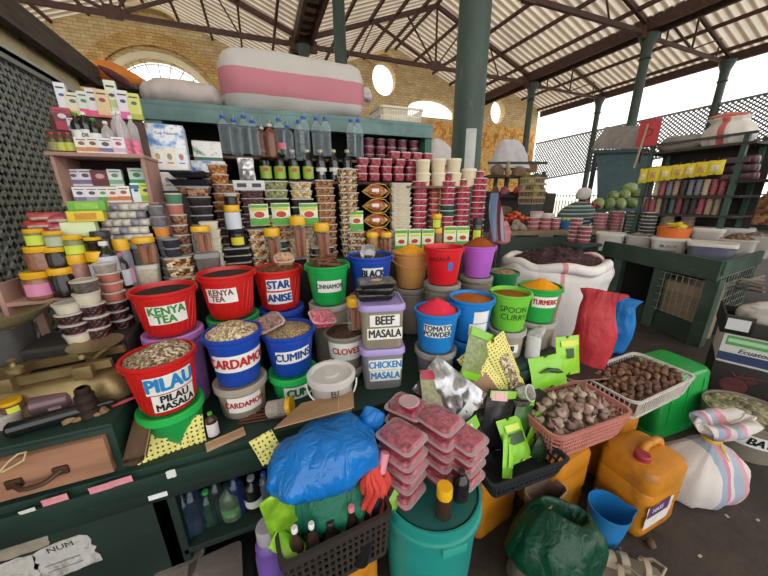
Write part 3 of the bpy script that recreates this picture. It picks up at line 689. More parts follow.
two(dict(label='green bucket of cinnamon bark labelled CINNAMON', px=(327, 263), z=1.279, D=0.224, h=0.204, col=GREEN_, fill=f_cinn, fz=.92, heap=(.02, .006), ang=2,
         patches=((.125, .36, .66, 2),), texts=(('CINNAMON', .03, '#1e4d3a', .51, .025, .92, 2),)),
    dict(label='dusty grey lidded bucket underneath the cinnamon bucket', col=grey_t, lid=lid_clear, D=0.217))
two(dict(label='blue bucket of black pepper labelled BLACK PAPER', px=(370, 254), z=1.3, D=0.25, h=0.23, col=BLUE_, fill=f_pepper, fz=.93, heap=(.015, .004), ang=8,
         patches=((.115, .48, .76, 0), (.13, .16, .45, 0)), texts=(('BLACK', .052, '#1a2440', .62, .04, .85, 0), ('PAPER', .052, '#1a2440', .31, .04, .85, 0))),
    dict(label='dusty grey lidded bucket underneath the black pepper bucket', col=grey_t, lid=lid_clear, D=0.242))
two(dict(label='orange tinted clear bucket heaped with golden spice powder', px=(411, 251), z=1.273, D=0.232, h=0.225, col=mat('#cf9656', .35, var=.08), fill=powder('#dd9a2c', '#eab552'), fz=.97, heap=(.055, .002), peak=1.2, handle=-1),
    dict(label='grey lidded bucket underneath the golden powder bucket', col=grey_t, lid=lid_grey, D=0.225))
mb = two(dict(label='red bucket with MASALA handwritten in black marker', px=(444, 246), z=1.33, D=0.225, h=0.21, col='#d61f28', fill=powder('#7a2a1e', '#5c1f18'), fz=.86, heap=(.006, .002), ang=-12,
         texts=(('MASALA', .032, '#3a0d12', .72, .0, 1.15, -2, .12),)),
    dict(label='grey lidded bucket underneath the red masala bucket', col=grey_t, lid=lid_grey, D=0.218))
two(dict(label='purple bucket heaped with rust coloured spice powder', px=(479, 245), z=1.303, D=0.215, h=0.197, col='#b460c8', fill=powder('#8f4a22', '#a85a2c'), fz=.97, heap=(.055, .003), peak=1.3),
    dict(label='grey lidded bucket underneath the purple powder bucket', col=grey_t, lid=lid_grey, D=0.209))
two(dict(label='sky blue bucket heaped with pink red powder labelled TOMATO POWDER', px=(437, 308), z=1.085, D=0.218, h=0.203, col=SKY_, fill=powder('#cf3348', '#dc4a5c'), fz=.93, heap=(.065, .003), peak=1.25, ang=5,
         patches=((.135, .44, .76, 0),), texts=(('TOMATO', .034, '#26344c', .67, .03, 1, 0), ('POWDER', .034, '#26344c', .52, .03, 1, 0)), taper=.82),
    dict(label='grey lidded bucket underneath the tomato powder bucket', col=mat('#77757a', .3, var=.12), lid=lid_grey, D=0.211))
two(dict(label='sky blue bucket of orange brown spice with two paper notes', px=(472, 296), z=1.105, D=0.228, h=0.225, col=SKY_, fill=powder('#a8621c', '#b87826'), fz=.92, heap=(.015, .003), ang=34,
         patches=((.085, .5, .78, 0), (.1, .22, .48, -6))),
    dict(label='sky blue bucket nested underneath the orange brown spice bucket', col='#1b74bd', lid='#1b74bd', D=0.221))
two(dict(label='lime green bucket with SPOON CURRY handwritten in marker', px=(511, 291), z=1.106, D=0.216, h=0.206, col=LIME_, fill=powder('#8a5a22', '#9c6a26'), fz=.9, heap=(.012, .003), ang=10,
         texts=(('SPOON', .042, '#25441c', .63, -.005, 1.1, 6, -.04), ('CURRY', .042, '#25441c', .42, -.005, 1.1, 10, -.02)), taper=.82),
    dict(label='beige lidded bucket with partly hidden label under the lime green bucket', col=mat('#a29688', .35, var=.1), lid=lid_clear, D=0.210, ang=20, patches=((.09, .28, .62, 0),), texts=(('MI', .04, BLK, .45, .04, 1, 0),)))
two(dict(label='green bucket heaped with yellow turmeric labelled TURMERIC in red', px=(541, 285), z=1.107, D=0.23, h=0.203, col='#2aa84a', fill=powder('#d9921c', '#e6a832'), fz=.94, heap=(.05, .003), peak=1.15, ang=22,
         patches=((.14, .48, .8, 0),), texts=(('TURMERIC', .038, REDT, .64, .03, .82, 0),)),
    dict(label='beige lidded bucket underneath the turmeric bucket', col=mat('#8f8474', .35, var=.1), lid=lid_clear, D=0.223))
part(mb, 'blue_sticker', wrap_patch(.026, .09, .135, .225/2*.78-.006*.78, (.1065*.22)/.21, R(24), .002), mat('#2f6fc0', .5))
# lime rim of the turmeric bucket comes from its own colour; little blue sticker on the red bucket
# square lidded boxes of masala
lav = mat('#9f8fc9', .35, var=.05); mas_b = mat('#8f8672', .35, var=.1, vs=14)
def square_box(label, x, y, z, w, h, col, words, tcol):
    t = thing('masala_box', label, 'box', (x, y, z), face(x, y)+R(6))
    part(t, 'box_body', rloft([(w*.43, w*.43, .03, 0), (w*.445, w*.445, .03, .004), (w*.48, w*.48, .035, h*.86), (w*.48, w*.48, .03, h*.861)], 4), col)
    part(t, 'box_lid', rloft([(w*.5, w*.5, .035, h*.86), (w*.52, w*.52, .037, h*.87), (w*.52, w*.52, .037, h*.95), (w*.49, w*.49, .034, h), (w*.44, w*.44, .03, h), (w*.43, w*.43, .03, h*.97)], 4), lav)
    for k, (s, zf, ww, sz) in enumerate(words):
        lb = part(t, 'paper_label', box(ww, .001, h*.26, 0, -h*.13), white_l, (w*.04, -w*(.445+.0407*zf)-.0025, zf*h), (R(2.4), 0, 0))
        part(lb, 'lettering', flat_text(s, sz, .045, .72), mat(tcol, .6), (0, -.001, 0))
    return t
p = pz(391, 392, CT); bx, by = p.x, p.y+.12
hh = (zat(bx, by, 298)-CT)/2
square_box('grey square box with lilac lid labelled CHICKEN MASALA', bx, by, CT, .2, hh, mat('#858486', .35, var=.1), (('CHICKEN', .63, .15, .048), ('MASALA', .36, .14, .05)), BLUET)
square_box('square box with lilac lid labelled BEEF MASALA on the chicken masala box', bx, by, CT+hh, .2, hh, mas_b, (('BEEF', .66, .13, .058), ('MASALA', .36, .155, .054)), '#3a382e')
BOXTOP = (bx, by, CT+2*hh)
# ================================================================ packed tubs, jars, bottles and packets of the display
TUBF = {'rect': 1.45, 'square': 1.0}
lidw = mat('#cfcdc6', .25, var=.05, vs=20); lidc = mat('#b9b6ae', .2, var=.08, vs=20); lidd = mat('#8d8d8f', .2, var=.1, vs=20)
def tub_rect(w, d, h):
    def body(): return rloft([(w*.40, d*.40, .012, 0), (w*.41, d*.41, .014, .002), (w*.47, d*.47, .016, h*.84), (w*.47, d*.47, .014, h*.85)], 2)
    def lid(): return rloft([(w*.5, d*.5, .018, h*.84), (w*.5, d*.5, .018, h*.93), (w*.47, d*.47, .016, h*.94), (w*.43, d*.43, .014, h*.985), (w*.38, d*.38, .012, h*.985), (w*.37, d*.37, .012, h*.965)], 2)
    k = (round(w, 4), round(d, 4), round(h, 4)); return cached(('tr', k), body), cached(('tl', k), lid)
def tub_round(D, h):
    r = D/2
    def body(): return lathe([(r*.78, 0), (r*.8, .002), (r*.93, h*.84), (r*.93, h*.85)], 20)
    def lid(): return lathe([(r, h*.84), (r, h*.92), (r*.94, h*.93), (r*.88, h*.985), (r*.8, h*.985), (r*.78, h*.96)], 20)
    k = (round(D, 4), round(h, 4)); return cached(('rr', k), body), cached(('rl', k), lid)
def tub(kind, loc, rz, w, h, m, label, group, lm=None, aspect=1.25, name=None):
    t = thing(name or ('round_tub' if kind == 'round' else 'food_tub'), label, 'tub', loc, rz, group)
    a, b = tub_round(w, h) if kind == 'round' else tub_rect(w, w/aspect, h)
    part(t, 'filled_body', a, m); part(t, 'tub_lid', b, lm or lidw); return t
def stack(px_, ytop, wpx, Y, zb, mats, what, where, kind='rect', h0=.045, lm=None, aspect=1.25, n=None, drz=0, D=None, jit=.004):
    top = pY(px_, ytop, Y); w = D or wpx*dep(top)/FPX*.93; n = n or max(1, round((top.z-zb)/h0)); h = (top.z-zb)/n
    g = what+'s in the '+where; names = mats if isinstance(mats[0], tuple) else [(m, what) for m in mats]
    for i in range(n):
        m, wh = names[min(i, len(names)-1)]; l = lm
        lab = '%s %s in the %s' % (ORD[i], wh, where) if n > 1 else '%s in the %s' % (wh, where)
        if i: lab = lab.replace(' '+wh, ' from top, '+wh, 1)
        tub(kind, (top.x+rng.uniform(-jit, jit), Y+rng.uniform(-jit, jit), zb+(n-1-i)*h), face(top.x, Y)*.5+R(drz)+rng.uniform(-.04, .04), w, h, m, lab, g, l, aspect)
    return top.x, Y, top.z, w
nut = lambda: grain(['#a8703f', '#8a5630', '#c49a66', '#6b4020', '#d9bd8c'], 85, .5, 1, .3)
almond = grain(['#8c5a34', '#a06a3c', '#74452a', '#b98a58', '#5c3820'], 90, .5, 1, .3)
pecan = grain(['#8a623f', '#c7ab7e', '#6b4528', '#a9845a', '#55371f', '#d9c9a5'], 85, .5, 1, .3)
cashew = grain(['#d4bf92', '#c0a878', '#e6d6ae', '#a08a5c', '#8b7e50'], 85, .5, 1, .3)
pist = grain(['#8a8f5c', '#737a48', '#a5a878', '#5c6340'], 70, .5, 1, .3)
orange_d = grain(['#b9762e', '#a0601f', '#cf9448', '#87501c'], 60, .5, 1, .3)
brownish = grain(['#7a4f38', '#92634a', '#5f3a28', '#a97e60'], 70, .5, 1, .3)
maroon = grain(['#4a2226', '#5c2b2e', '#351819'], 80, .4, 1, .3)
dark = mat('#33333c', .25, var=.3, vs=60); dark2 = mat('#262226', .25, var=.3, vs=60); greyf = mat('#6f6d70', .25, var=.25, vs=50); cream = mat('#cfc6ae', .3, var=.08, vs=30)
rose = mat('#b46a5c', .3, var=.12, vs=40); orangef = mat('#d98a3a', .3, var=.1, vs=40); greenf = mat('#4d7d62', .3, var=.15); dkgreen = mat('#2f4f46', .25, var=.2, vs=40)
chil = grain(['#8f1f38', '#a82a44', '#74182c', '#b8405a'], 60, .35, .6, .4); chil2 = grain(['#a83a3a', '#8f2a30', '#bf5548'], 60, .35, .6, .4); chil3 = grain(['#6b1f30', '#85293c', '#54182a'], 60, .35, .6, .4)
mixed = grain(['#b07a45', '#d8bd86', '#7a4a28', '#c98f50', '#5a3820', '#e4d3aa'], 70, .45, 1, .3)
whitish = mat('#c9bfa8', .35, var=.18, vs=70)
# left and middle stacks on the step
YB, YL = 2.07, 1.70
stack(156, 205, 16, YL, STZ, [(greyf, 'grey filled tub'), (greyf, 'grey filled tub'), (orangef, 'orange filled tub'), (greyf, 'grey filled tub')], 'tub', 'stack right of the small white packets', 'round', .045, lidd)
stack(173, 193, 17, YL+.03, STZ, [(greenf, 'green filled tub'), (rose, 'salmon pink filled tub'), (brownish, 'brown filled tub')], 'tub', 'green topped stack left of black trays', 'round', .046, lidc)
stack(178, 256, 26, YL-.045, STZ-.0, [(mixed, 'large tub of mixed nuts')], 'large tub of mixed nuts', 'pile behind the KENYA TEA bucket', 'rect', .05, lidc, 1.5)
stack(171, 238, 17, YL-.04, pY(178, 256, YL-.045).z, [(dark, 'blue black filled tub')], 'blue black filled tub', 'pair above the mixed nuts tub', 'round', .04, lidd)
stack(197, 187, 23, 1.88, STZ, [(brownish, 'shallow brown filled tub'), (dark2, 'black filled tub'), (dark2, 'black filled tub'), (dark2, 'black filled tub'), (whitish, 'pale filled tub')], 'tub', 'stack under the black foil trays', 'rect', .048, lidd, 1.3)
stack(209, 221, 19, 1.755, STZ, [(cream, 'cream filled tub')], 'cream filled tub', 'stack behind the second cinnamon jar', 'rect', .045, lidw, 1.2)
stack(225, 184, 28, 2.06, STZ, [(brownish, 'wide tub of brown kernels'), (orange_d, 'brown filled tub'), (orange_d, 'brown filled tub'), (maroon, 'dark filled tub')], 'tub', 'stack below two orange tubs', 'rect', .05, lidc, 1.4)
x, Y, z, w = stack(217, 164, 20, 2.04, pY(225, 184, 2.06).z, [(orange_d, 'orange brown tub')], 'orange brown tub', 'pair left of the silver pouch', 'rect', .05, lidc, 1.25)
stack(251, 190, 25, YB, STZ, [(maroon, 'dark maroon filled tub')], 'dark maroon filled tub', 'stack under the silver pouch', 'rect', .047, lidd, 1.4)
stack(275, 181, 26, YB, STZ, [(pist, 'green pistachio tub'), (pist, 'green pistachio tub'), (dark2, 'dark tub'), (dark2, 'dark tub'), (mixed, 'tub of nuts')], 'tub', 'stack topped by pistachios', 'rect', .05, lidc, 1.35)
stack(300, 182, 24, YB, STZ, [(cashew, 'cashew tub'), (cashew, 'cashew tub'), (dark2, 'dark tub'), (dark2, 'dark tub'), (cashew, 'cashew tub')], 'tub', 'stack topped by cashews', 'rect', .05, lidc, 1.3)
stack(324, 180, 21, YB, STZ, [almond], 'almond tub', 'stack left of the pecans', 'rect', .047, lidc, 1.25)
stack(347, 169, 22, YB-.02, STZ, [pecan], 'pecan tub', 'tallest stack, beside the bulging packets', 'rect', .05, lidc, 1.25)
stack(400, 183, 24, YB, STZ, [whitish], 'flat white filled tub', 'stack left of the red tubs', 'rect', .034, lidw, 1.3)
stack(420, 181, 17, YB, STZ, [chil], 'crimson round tub', 'stack beside the flat white tubs', 'round', .042, lidw)
stack(434, 180, 14, YB+.06, STZ, [chil2], 'coral red round tub', 'second of the five red stacks', 'round', .042, lidw)
stack(448, 181, 17, YB-.02, STZ, [(chil, 'crimson round tub')]*4+[(dkgreen, 'dark green round tub')]*2+[(chil, 'crimson round tub')], 'round tub', 'middle one of five red stacks', 'round', .043, lidw)
stack(463, 186, 17, YB-.02, STZ, [(chil2, 'orange red round tub')]+[(chil, 'crimson round tub')]*5, 'round tub', 'fourth of the five red stacks', 'round', .043, lidw)
stack(480, 178, 17, YB-.03, STZ, [chil], 'crimson round tub', 'stack beside the striped cloth', 'round', .046, lidw)
for (px_, yt, n_, lab) in ((448, 172, 1, 'small red pot on top of the middle red stack'), (463, 179, 1, 'small red pot on top of the orange red tub'), (480, 171, 1, 'small red pot on top of the rightmost crimson stack')):
    Y = YB-.02; b_ = {448: pY(448, 181, Y), 463: pY(463, 186, Y), 480: pY(480, 178, YB-.03)}[px_]; a = pY(px_, yt, Y)
    tub('round', (b_.x, Y if px_ != 480 else YB-.03, b_.z), 0, .062, a.z-b_.z, chil, lab, 'small red pots on the stacks', lidw)
# front row on the step
YF = 1.965
stack(207, 252, 25, 1.66, STZ, [mat('#6a625c', .25, var=.2, vs=40)], 'dusty flat tub', 'low stack behind the dark red lettered tea bucket', 'rect', .04, lidd, 1.3, n=1)
for (px_, yt, w_, m_, l_) in ((237, 247, 27, dark2, 'dusty dark tub'), (257, 229, 19, mixed, 'tub of walnut halves'), (279, 240, 16, dkgreen, 'dark green tub'), (299, 238, 22, cashew, 'tub of pale nuts'), (322, 246, 25, dark2, 'flat dark tub'), (356, 231, 20, pecan, 'square tub of pecans')):
    stack(px_, yt, w_, YF+(.03 if px_ > 240 else -.01), STZ, [m_], l_, {237: 'row below the dark jar with yellow label', 257: 'row left of the middle cinnamon jar', 279: 'front row behind the middle cinnamon jars', 299: 'front row between two cinnamon jars', 322: 'row under the rightmost cinnamon jar', 356: 'row below the pecan side packet'}[px_], 'rect', .05, lidc, 1.5)
# diamond shaped trays
def diamond(w, d, h):
    bm = bmesh.new()
    def ring(q, z, s=1): return [(x*q*s, y*q*s, z) for x, y in ((w/2, 0), (w*.2, d*.36), (0, d/2), (-w*.2, d*.36), (-w/2, 0), (-w*.2, -d*.36), (0, -d/2), (w*.2, -d*.36))]
    add_loft(bm, [ring(.12, h*.05), ring(.75, h*.3), ring(1, h*.5), ring(.75, h*.7), ring(.12, h*.97)]); return finish(bm, 20)
def lens(w, d, h):
    bm = bmesh.new(); rings = []
    for i in range(13):
        u = i/12*2-1; q = max(.02, 1-abs(u)**1.7)
        rings.append([(u*w/2, math.cos(a)*d/2*(.25+.75*q), math.sin(a)*h/2*q+h/2) for a in [2*math.pi*k/14 for k in range(14)]])
    add_loft(bm, rings); return finish(bm, 60)
tp = pY(375, 184, YB-.02); hD = (tp.z-STZ)/5; zz = STZ
for i in range(5):
    nm = ORD[4-i]; t = thing('snack_packet', '%s%s bulging nut packet left of the flat white tubs' % (nm, ' from top,' if i < 4 else ''), 'packet', (tp.x, YB-.02, STZ+i*hD), rng.uniform(-.05, .05), 'bulging nut packets in one stack')
    part(t, 'packet_body', cached(('lens', hD), lambda: lens(.19, .14, hD)), grain(['#a86f3a', '#c9994f', '#8a5428', '#d9b878', '#b54a3a'], 55, .3, .6, .4))
    bm = bmesh.new(); w_ = .2
    pts = [(-w_/2, -.03, hD*.5), (-w_*.25, -.066, hD*.93), (0, -.055, hD*1.0), (w_*.25, -.066, hD*.93), (w_/2, -.03, hD*.5), (w_*.25, -.066, hD*.1), (0, -.055, hD*.02), (-w_*.25, -.066, hD*.1), (-w_/2, -.03, hD*.5)]
    add_tube(bm, pts, .0028, 5); part(t, 'sealed_edge', finish(bm), mat('#c9a24a', .4))
    if i in (2, 3, 4): part(t, 'price_label', box(.05, .0012, .022, 0), mat('#d8ccd0', .5), (-.02, -.072, hD*.45), (R(-8), 0, 0))
# cinnamon stick jars and other jars
yel = mat('#e3ae1a', .35, var=.04); clr = clear('#f0e8dc', .05, .05, .3)
stick_m = mat('#96542f', .7, var=.3, vs=20, stretch=(4, 4, .6)); 
def sticks(r, h, n=16):
    bm = bmesh.new(); rg = random.Random(3)
    for i in range(n):
        a = rg.uniform(0, 6.28); q = r*math.sqrt(rg.uniform(.2, 1))*.82; x, y = q*math.cos(a), q*math.sin(a)
        add_tube(bm, [(x*.8, y*.8, .004), (x+rg.uniform(-.004, .004), y+rg.uniform(-.004, .004), h*rg.uniform(.86, 1))], r*.2, 6)
    return finish(bm, 40)
def jar(px_, ytop, wpx, Y, zb, label, content, lidm=yel, lab=None, labc='#c8cf52', group='jars on the display', kind='spice_jar', words=None, D=None, shape=1.0, lidh=.18, labz=(.25, .62), lw=.8):
    tp = pY(px_, ytop, Y); r = (D or wpx*dep(tp)/FPX*.92)/2; h = tp.z-zb
    t = thing(kind, label, 'jar', (tp.x, Y, zb), face(tp.x, Y), group)
    hb = h*(1-lidh); k = (round(r, 4), round(h, 4))
    glass = lathe([(r*.86, 0), (r, .006), (r, hb*.84), (r*.86, hb*.96), (r*.84, hb)], 24)
    if content == 'sticks':
        part(t, 'jar_body', glass, clr); part(t, 'cinnamon_sticks', sticks(r*.92, hb*.9), stick_m, kind='stuff')
    else: part(t, 'jar_body', glass, content)
    part(t, 'jar_lid', lathe([(r*.93, hb*.97), (r*.95, hb), (r*.95, h*.96), (r*.88, h), (.001, h)], 24), lidm)
    if lab:
        lb = part(t, 'jar_label', wrap_patch(2*r*lw, hb*labz[0], hb*labz[1], r, 0, 0, .001), mat(labc, .5, var=.04))
        if words: part(lb, 'lettering', wrap_text(words, hb*(labz[1]-labz[0])*.55, r, 0, hb*(labz[0]+labz[1])/2, 0, .02, .8), mat('#2b2b2b', .6))
    return t
for (px_, yt, Y, zb, l) in ((142, 237, 1.63, None, 'cinnamon stick jar with yellow lid, leftmost, on a pale tub'), (200, 226, 1.66, None, 'cinnamon stick jar with yellow lid between cream tubs and mixed nuts'), (271, 228, YF-.025, STZ, 'cinnamon stick jar standing behind the star anise bucket'), (297, 216, YF-.025, STZ+.04, 'tall cinnamon stick jar directly below the third green packet'), (321, 223, YF-.025, STZ+.01, 'cinnamon stick jar in front of the almond tubs')):
    if zb is None: zb = pY(px_, {142: 264, 200: 252}[px_], Y).z
    jar(px_, yt, 17.5 if px_ > 250 else 20 if px_ > 190 else 22, Y, zb, l, 'sticks', group='cinnamon stick jars')
tub('rect', (pY(142, 264, 1.63).x, 1.64, STZ), .1, .12, pY(142, 264, 1.63).z-STZ, whitish, 'pale lidded tub under the leftmost cinnamon jar', 'pale tubs')
for px_, zt in ((297, STZ+.04), (321, STZ+.01)):
    q = pY(px_, 240, YF-.025); tub('rect', (q.x, YF-.025, STZ), 0, .1, zt-STZ, dark2, {297: 'dark tub under the tall cinnamon jar below third packet', 321: 'thin dark tub under the almond side cinnamon jar'}[px_], 'dark tubs under jars', lidd)
jar(372, 232, 13, YF-.02, STZ, 'spice jar with yellow lid beside the black pepper bucket, left of two', mat('#8a6434', .25, var=.3, vs=50), group='jars behind the black pepper bucket')
jar(386, 232, 13, YF-.02, STZ, 'cinnamon jar with yellow lid beside the green noodle style boxes', 'sticks', group='jars behind the black pepper bucket')
z0 = pY(438, 228, YF).z
jar(438, 228, 10, YF, STZ, 'brown spice jar with yellow lid under the green labelled jar', mat('#7a5030', .25, var=.3, vs=50), group='yellow lidded jars by red stacks')
jar(437, 214, 11, YF, z0, 'jar with yellow green label stacked on the brown spice jar', mat('#5d6a34', .25, var=.2), lab=True, labc='#c9d23c', group='yellow lidded jars by red stacks', lidh=.3, labz=(.1, .9))
jar(478, 218, 11, YF-.02, STZ, 'black lidded jar with yellow green label beside the purple bucket', mat('#3d3a2c', .25), lidm=mat('#2a2a2c', .4), lab=True, labc='#c9d23c', group='yellow lidded jars by red stacks', labz=(.35, .75))
# jars amid the tubs, middle left
q = pY(231, 228, 2.0)
jar(231, 205, 17, 1.965, pY(231, 229, 1.965).z, 'jar with yellow lid and white and purple label below the orange tubs', mat('#8a8a94', .3, var=.2), lab=True, labc='#cfd3dd', group='mid display jars', lidh=.26, labz=(.02, .95), lw=1.1)
jar(230, 194, 13, 1.965, pY(231, 205, 1.965).z, 'small clear topped jar of peppercorns stacked on the purple labelled jar', dark2, lidm=lidc, group='mid display jars')
jar(236, 229, 17, 1.965, pY(236, 247, 1.965).z, 'black jar with bright yellow label and black lid', dark2, lidm=mat('#1d1d1f', .4), lab=True, labc='#ddd02f', group='mid display jars', labz=(.2, .7))
# green seasoning packets and boxes
gpk_m = mat('#5f9f3a', .4, var=.06)
def green_packet(px_, ytop, ybot, wpx, Y, label, boxy=False, zb=None, group='green seasoning packets'):
    a = pY(px_, ytop, Y); b = zb if zb is not None else pY(px_, ybot, Y).z; w = wpx*dep(a)/FPX*.95; h = a.z-b
    t = thing('seasoning_packet', label, 'packet', (a.x, Y, b), face(a.x, Y)*.6, group)
    part(t, 'packet_body', box(w, .03, h, .003) if boxy else cached(('gp', round(w, 3), round(h, 3)), lambda: pillow(w, h, .03, 6, 8)), mat('#d8e2c2', .4))
    y0 = -.0155 if boxy else -.0165
    part(t, 'green_band', box(w*.94, .002, h*.3, 0), mat('#4c9a34', .45, var=.25, vs=90), (0, y0, h*.06)); part(t, 'green_top', box(w*.94, .002, h*.12, 0), gpk_m, (0, y0, h*.84))
    lg = part(t, 'brand_oval', cached(('oval', round(w, 3)), lambda: lathe_flat(w*.27, w*.17)), mat('#b3372e', .5), (0, y0-.002, h*.52))
    part(lg, 'oval_border', cached(('oval2', round(w, 3)), lambda: lathe_flat(w*.33, w*.22)), mat('#e6e2cf', .5), (0, .0008, 0))
    part(t, 'name_band', box(w*.78, .002, h*.09, 0), mat('#c8cf3a', .5), (0, y0, h*.71))
def lathe_flat(a, b):
    bm = bmesh.new(); r = [(a*math.cos(2*math.pi*i/20), 0, b*math.sin(2*math.pi*i/20)) for i in range(20)]
    add_loft(bm, [[(x, .0006, z) for x, y, z in r], [(x, -.0006, z) for x, y, z in r]]); return finish(bm)
for (px_, a, b, l) in ((258, 204, 226, 'green seasoning packet leaning on the tubs, leftmost of four'), (280, 203, 226, 'green seasoning packet under the pistachio tubs'), (308, 203, 226, 'green seasoning packet behind the tall cinnamon jar'), (356, 211, 231, 'green seasoning packet in front of the pecan stack')):
    green_packet(px_, a, b, 19 if px_ != 356 else 15, YF+.03, l)
for (px_, l) in ((401, 'left green seasoning box of the trio behind golden powder'), (414.5, 'middle green seasoning box of the trio behind golden powder'), (428, 'right green seasoning box of the trio beside red bucket'), (450, 'left green seasoning box of the pair between yellow lidded jars'), (463, 'right green seasoning box of the pair near purple bucket')):
    green_packet(px_, 229 if px_ < 440 else 226, 0, 13, YF-.01, l, True, STZ, 'green seasoning boxes')
# ---------------- bottles
dkg = mat('#151a12', .12, spec=.8); blk_cap = mat('#b9a06a', .4, metal=.3)
def bottle(name, loc, h, r, glass, capm, label, group, rz=0, labm=None, neck=.3, labz=(.12, .52), words=None, rot=None, cat='bottle', liquid=None, capname='bottle_cap', ridges=False, sq=False):
    t = thing(name, label, cat, loc, rz, group, rot); hb = h*(1-neck)
    key = (name, round(h, 4), round(r, 4), neck, ridges)
    prof = [(r*.8, 0), (r, .006)]
    if ridges: prof += [(r*(1 if k % 2 else .9), .006+hb*.9*(k+1)/9) for k in range(8)]
    prof += [(r, hb*.95), (r*.85, hb+h*neck*.18), (r*.5, hb+h*neck*.42), (r*.34, hb+h*neck*.55), (r*.32, h*.93), (r*.32, h*.94)]
    part(t, 'bottle_body', cached(('bot', key), lambda: lathe(prof, 20)), glass)
    part(t, capname, cached(('cap', key), lambda: lathe([(r*.4, h*.92), (r*.42, h*.925), (r*.42, h*.99), (r*.36, h), (.0008, h)], 16)), capm)
    if liquid is not None: part(t, 'contents', cached(('liq', key), lambda: lathe([(r*.9, .004), (r*.94, hb*.9), (r*.7, hb+h*neck*.2), (.001, hb+h*neck*.2)], 16)), liquid)
    if labm:
        lb = part(t, 'bottle_label', cached(('bl', key, labz), lambda: wrap_patch(r*2.6, h*labz[0], h*labz[1], r, 0, 0, .001)), labm)
        if words:
            for k, (s_, sz, zf, c_) in enumerate(words): part(lb, 'lettering', cached(('wt', key, s_), lambda: wrap_text(s_, sz, r, 0, zf*h, 0, .03, .85)), mat(c_, .6))
    return t
lime_l = mat('#8fae36', .5, var=.08); 
names7 = ['first', 'second', 'third', 'fourth', 'fifth', 'sixth', 'last']
for i, px_ in enumerate((267, 281, 295, 309, 322, 335, 348)):
    Y = 2.255; p = pY(px_, 181, Y); top = pY(px_, 150, Y)
    white = i in (4, 5, 6)
    b = bottle('oil_bottle', (p.x, Y, 1.713), top.z-1.713, .037, dkg, mat('#c9b98a', .5), 'dark oil bottle with %s label, %s from left in the row' % ('small white' if white else 'lime green', names7[i]) if i else 'dark oil bottle with lime green label at the left end of the row', 'dark oil bottles in a row', face(p.x, Y)*.6, mat('#cfcdc2', .5) if white else lime_l, .36, (.3, .42) if white else (.06, .46))
    if not white:
        e = part(b, 'brand_oval', lathe_flat(.018, .012), mat('#b5473a', .5), (0, -.0395, .065))
    else: part(b, 'round_seal', lathe_flat(.014, .014), mat('#b9b7ad', .5), (0, -.0385, .05))
water = clear('#d3e6f0', .06, .03, .35); bluec = mat('#2f55b5', .35); brownw = clear('#7a4426', .6, .05)
tags = ['tied in the leftmost pair', 'hanging lower in the leftmost pair', 'tied in the second pair', 'hanging lower in the second pair', 'brown liquid, left one', 'brown liquid, right one', 'with pink label hanging right of the brown bottles', 'hanging lower beside the pink labelled bottle', 'leaning in front in the fifth pair', 'tied behind in the fifth pair', 'tied in the pair above the sixth oil bottle, left one', 'tied in the pair above the sixth oil bottle, right one', 'left one of the rightmost hanging pair', 'right one of the rightmost hanging pair']
hang = [(222, 115, 153), (233, 119, 155), (243, 115, 153), (252, 120, 155), (261, 127, 158), (269, 124, 158), (278, 118, 154), (287, 125, 158), (298, 120, 160), (303, 116, 152), (315.5, 117, 155), (325, 117, 156), (350.5, 119, 156), (358, 119, 157)]
for i, (px_, yt, yb) in enumerate(hang):
    Y = 2.215 - (0 if i % 2 == 0 else .07); a = pY(px_, yt, Y); b = pY(px_, yb, Y)
    lab = ('hanging plastic bottle of ' if i in (4, 5) else 'clear water bottle ')+tags[i]
    bo = bottle('hanging_bottle', (a.x, Y, b.z), a.z-b.z, .0375 if (a.z-b.z) > .24 else .033, brownw if i in (4, 5) else water, bluec if i not in (4, 5) else mat('#c9c4ba', .4), lab, 'plastic bottles hanging from the shelf beam', 0, mat('#c9606f', .5) if i == 6 else None, .26, (.12, .3), ridges=True)
    part(bo, 'hanging_string', tube([(0, 0, (a.z-b.z)*.98), (.004, -.003, (a.z-b.z)+.02), (0, 2.288-Y, 2.075-b.z)], .0018, 5), mat('#a89f8c', .8))
# red tubs inside the shelf and heaped in front
for r_ in range(3):
    for c_, px_ in enumerate((369, 380.5, 391, 402, 413.5)):
        Y = 2.40; a = pY(px_, 150, Y); h = .0565
        tub('round', (a.x, Y, 1.8635+r_*h), rng.uniform(0, 1), .088, h, chil3, 'dark red tub in shelf compartment, %s row, %s from the left' % (('bottom', 'middle', 'top')[r_], NTH[c_]) if c_ else 'dark red tub in shelf compartment, %s row, at the left end' % ('bottom', 'middle', 'top')[r_], 'dark red tubs in the shelf compartment', lidd)
rows = [(1.7135, (362, 374, 386, 398, 409.5)), (1.7637, (361, 374, 386, 398, 410)), (1.8139, (363, 375, 387, 399, 411))]
for r_, (zz, xs) in enumerate(rows):
    for c_, px_ in enumerate(xs):
        a = pY(px_, 180, 2.185); zt = zz
        tub('rect', (a.x+rng.uniform(-.004, .004), 2.185, zt), rng.uniform(-.06, .06), .082, .05, chil, 'raspberry red tub in the heap, %s row, %s from the left' % (('bottom', 'middle', 'upper')[r_], NTH[c_]), 'raspberry red tubs heaped below the compartment', lidc, 1.15)
for c_, px_ in enumerate((394, 405, 416, 427)):
    a = pY(px_, 158, 2.185); tub('rect', (a.x, 2.185, 1.8645), rng.uniform(-.06, .06), .082, .05, chil, 'raspberry red tub on the very top of the heap, %s from the left' % NTH[c_], 'raspberry red tubs heaped below the compartment', lidc, 1.15)
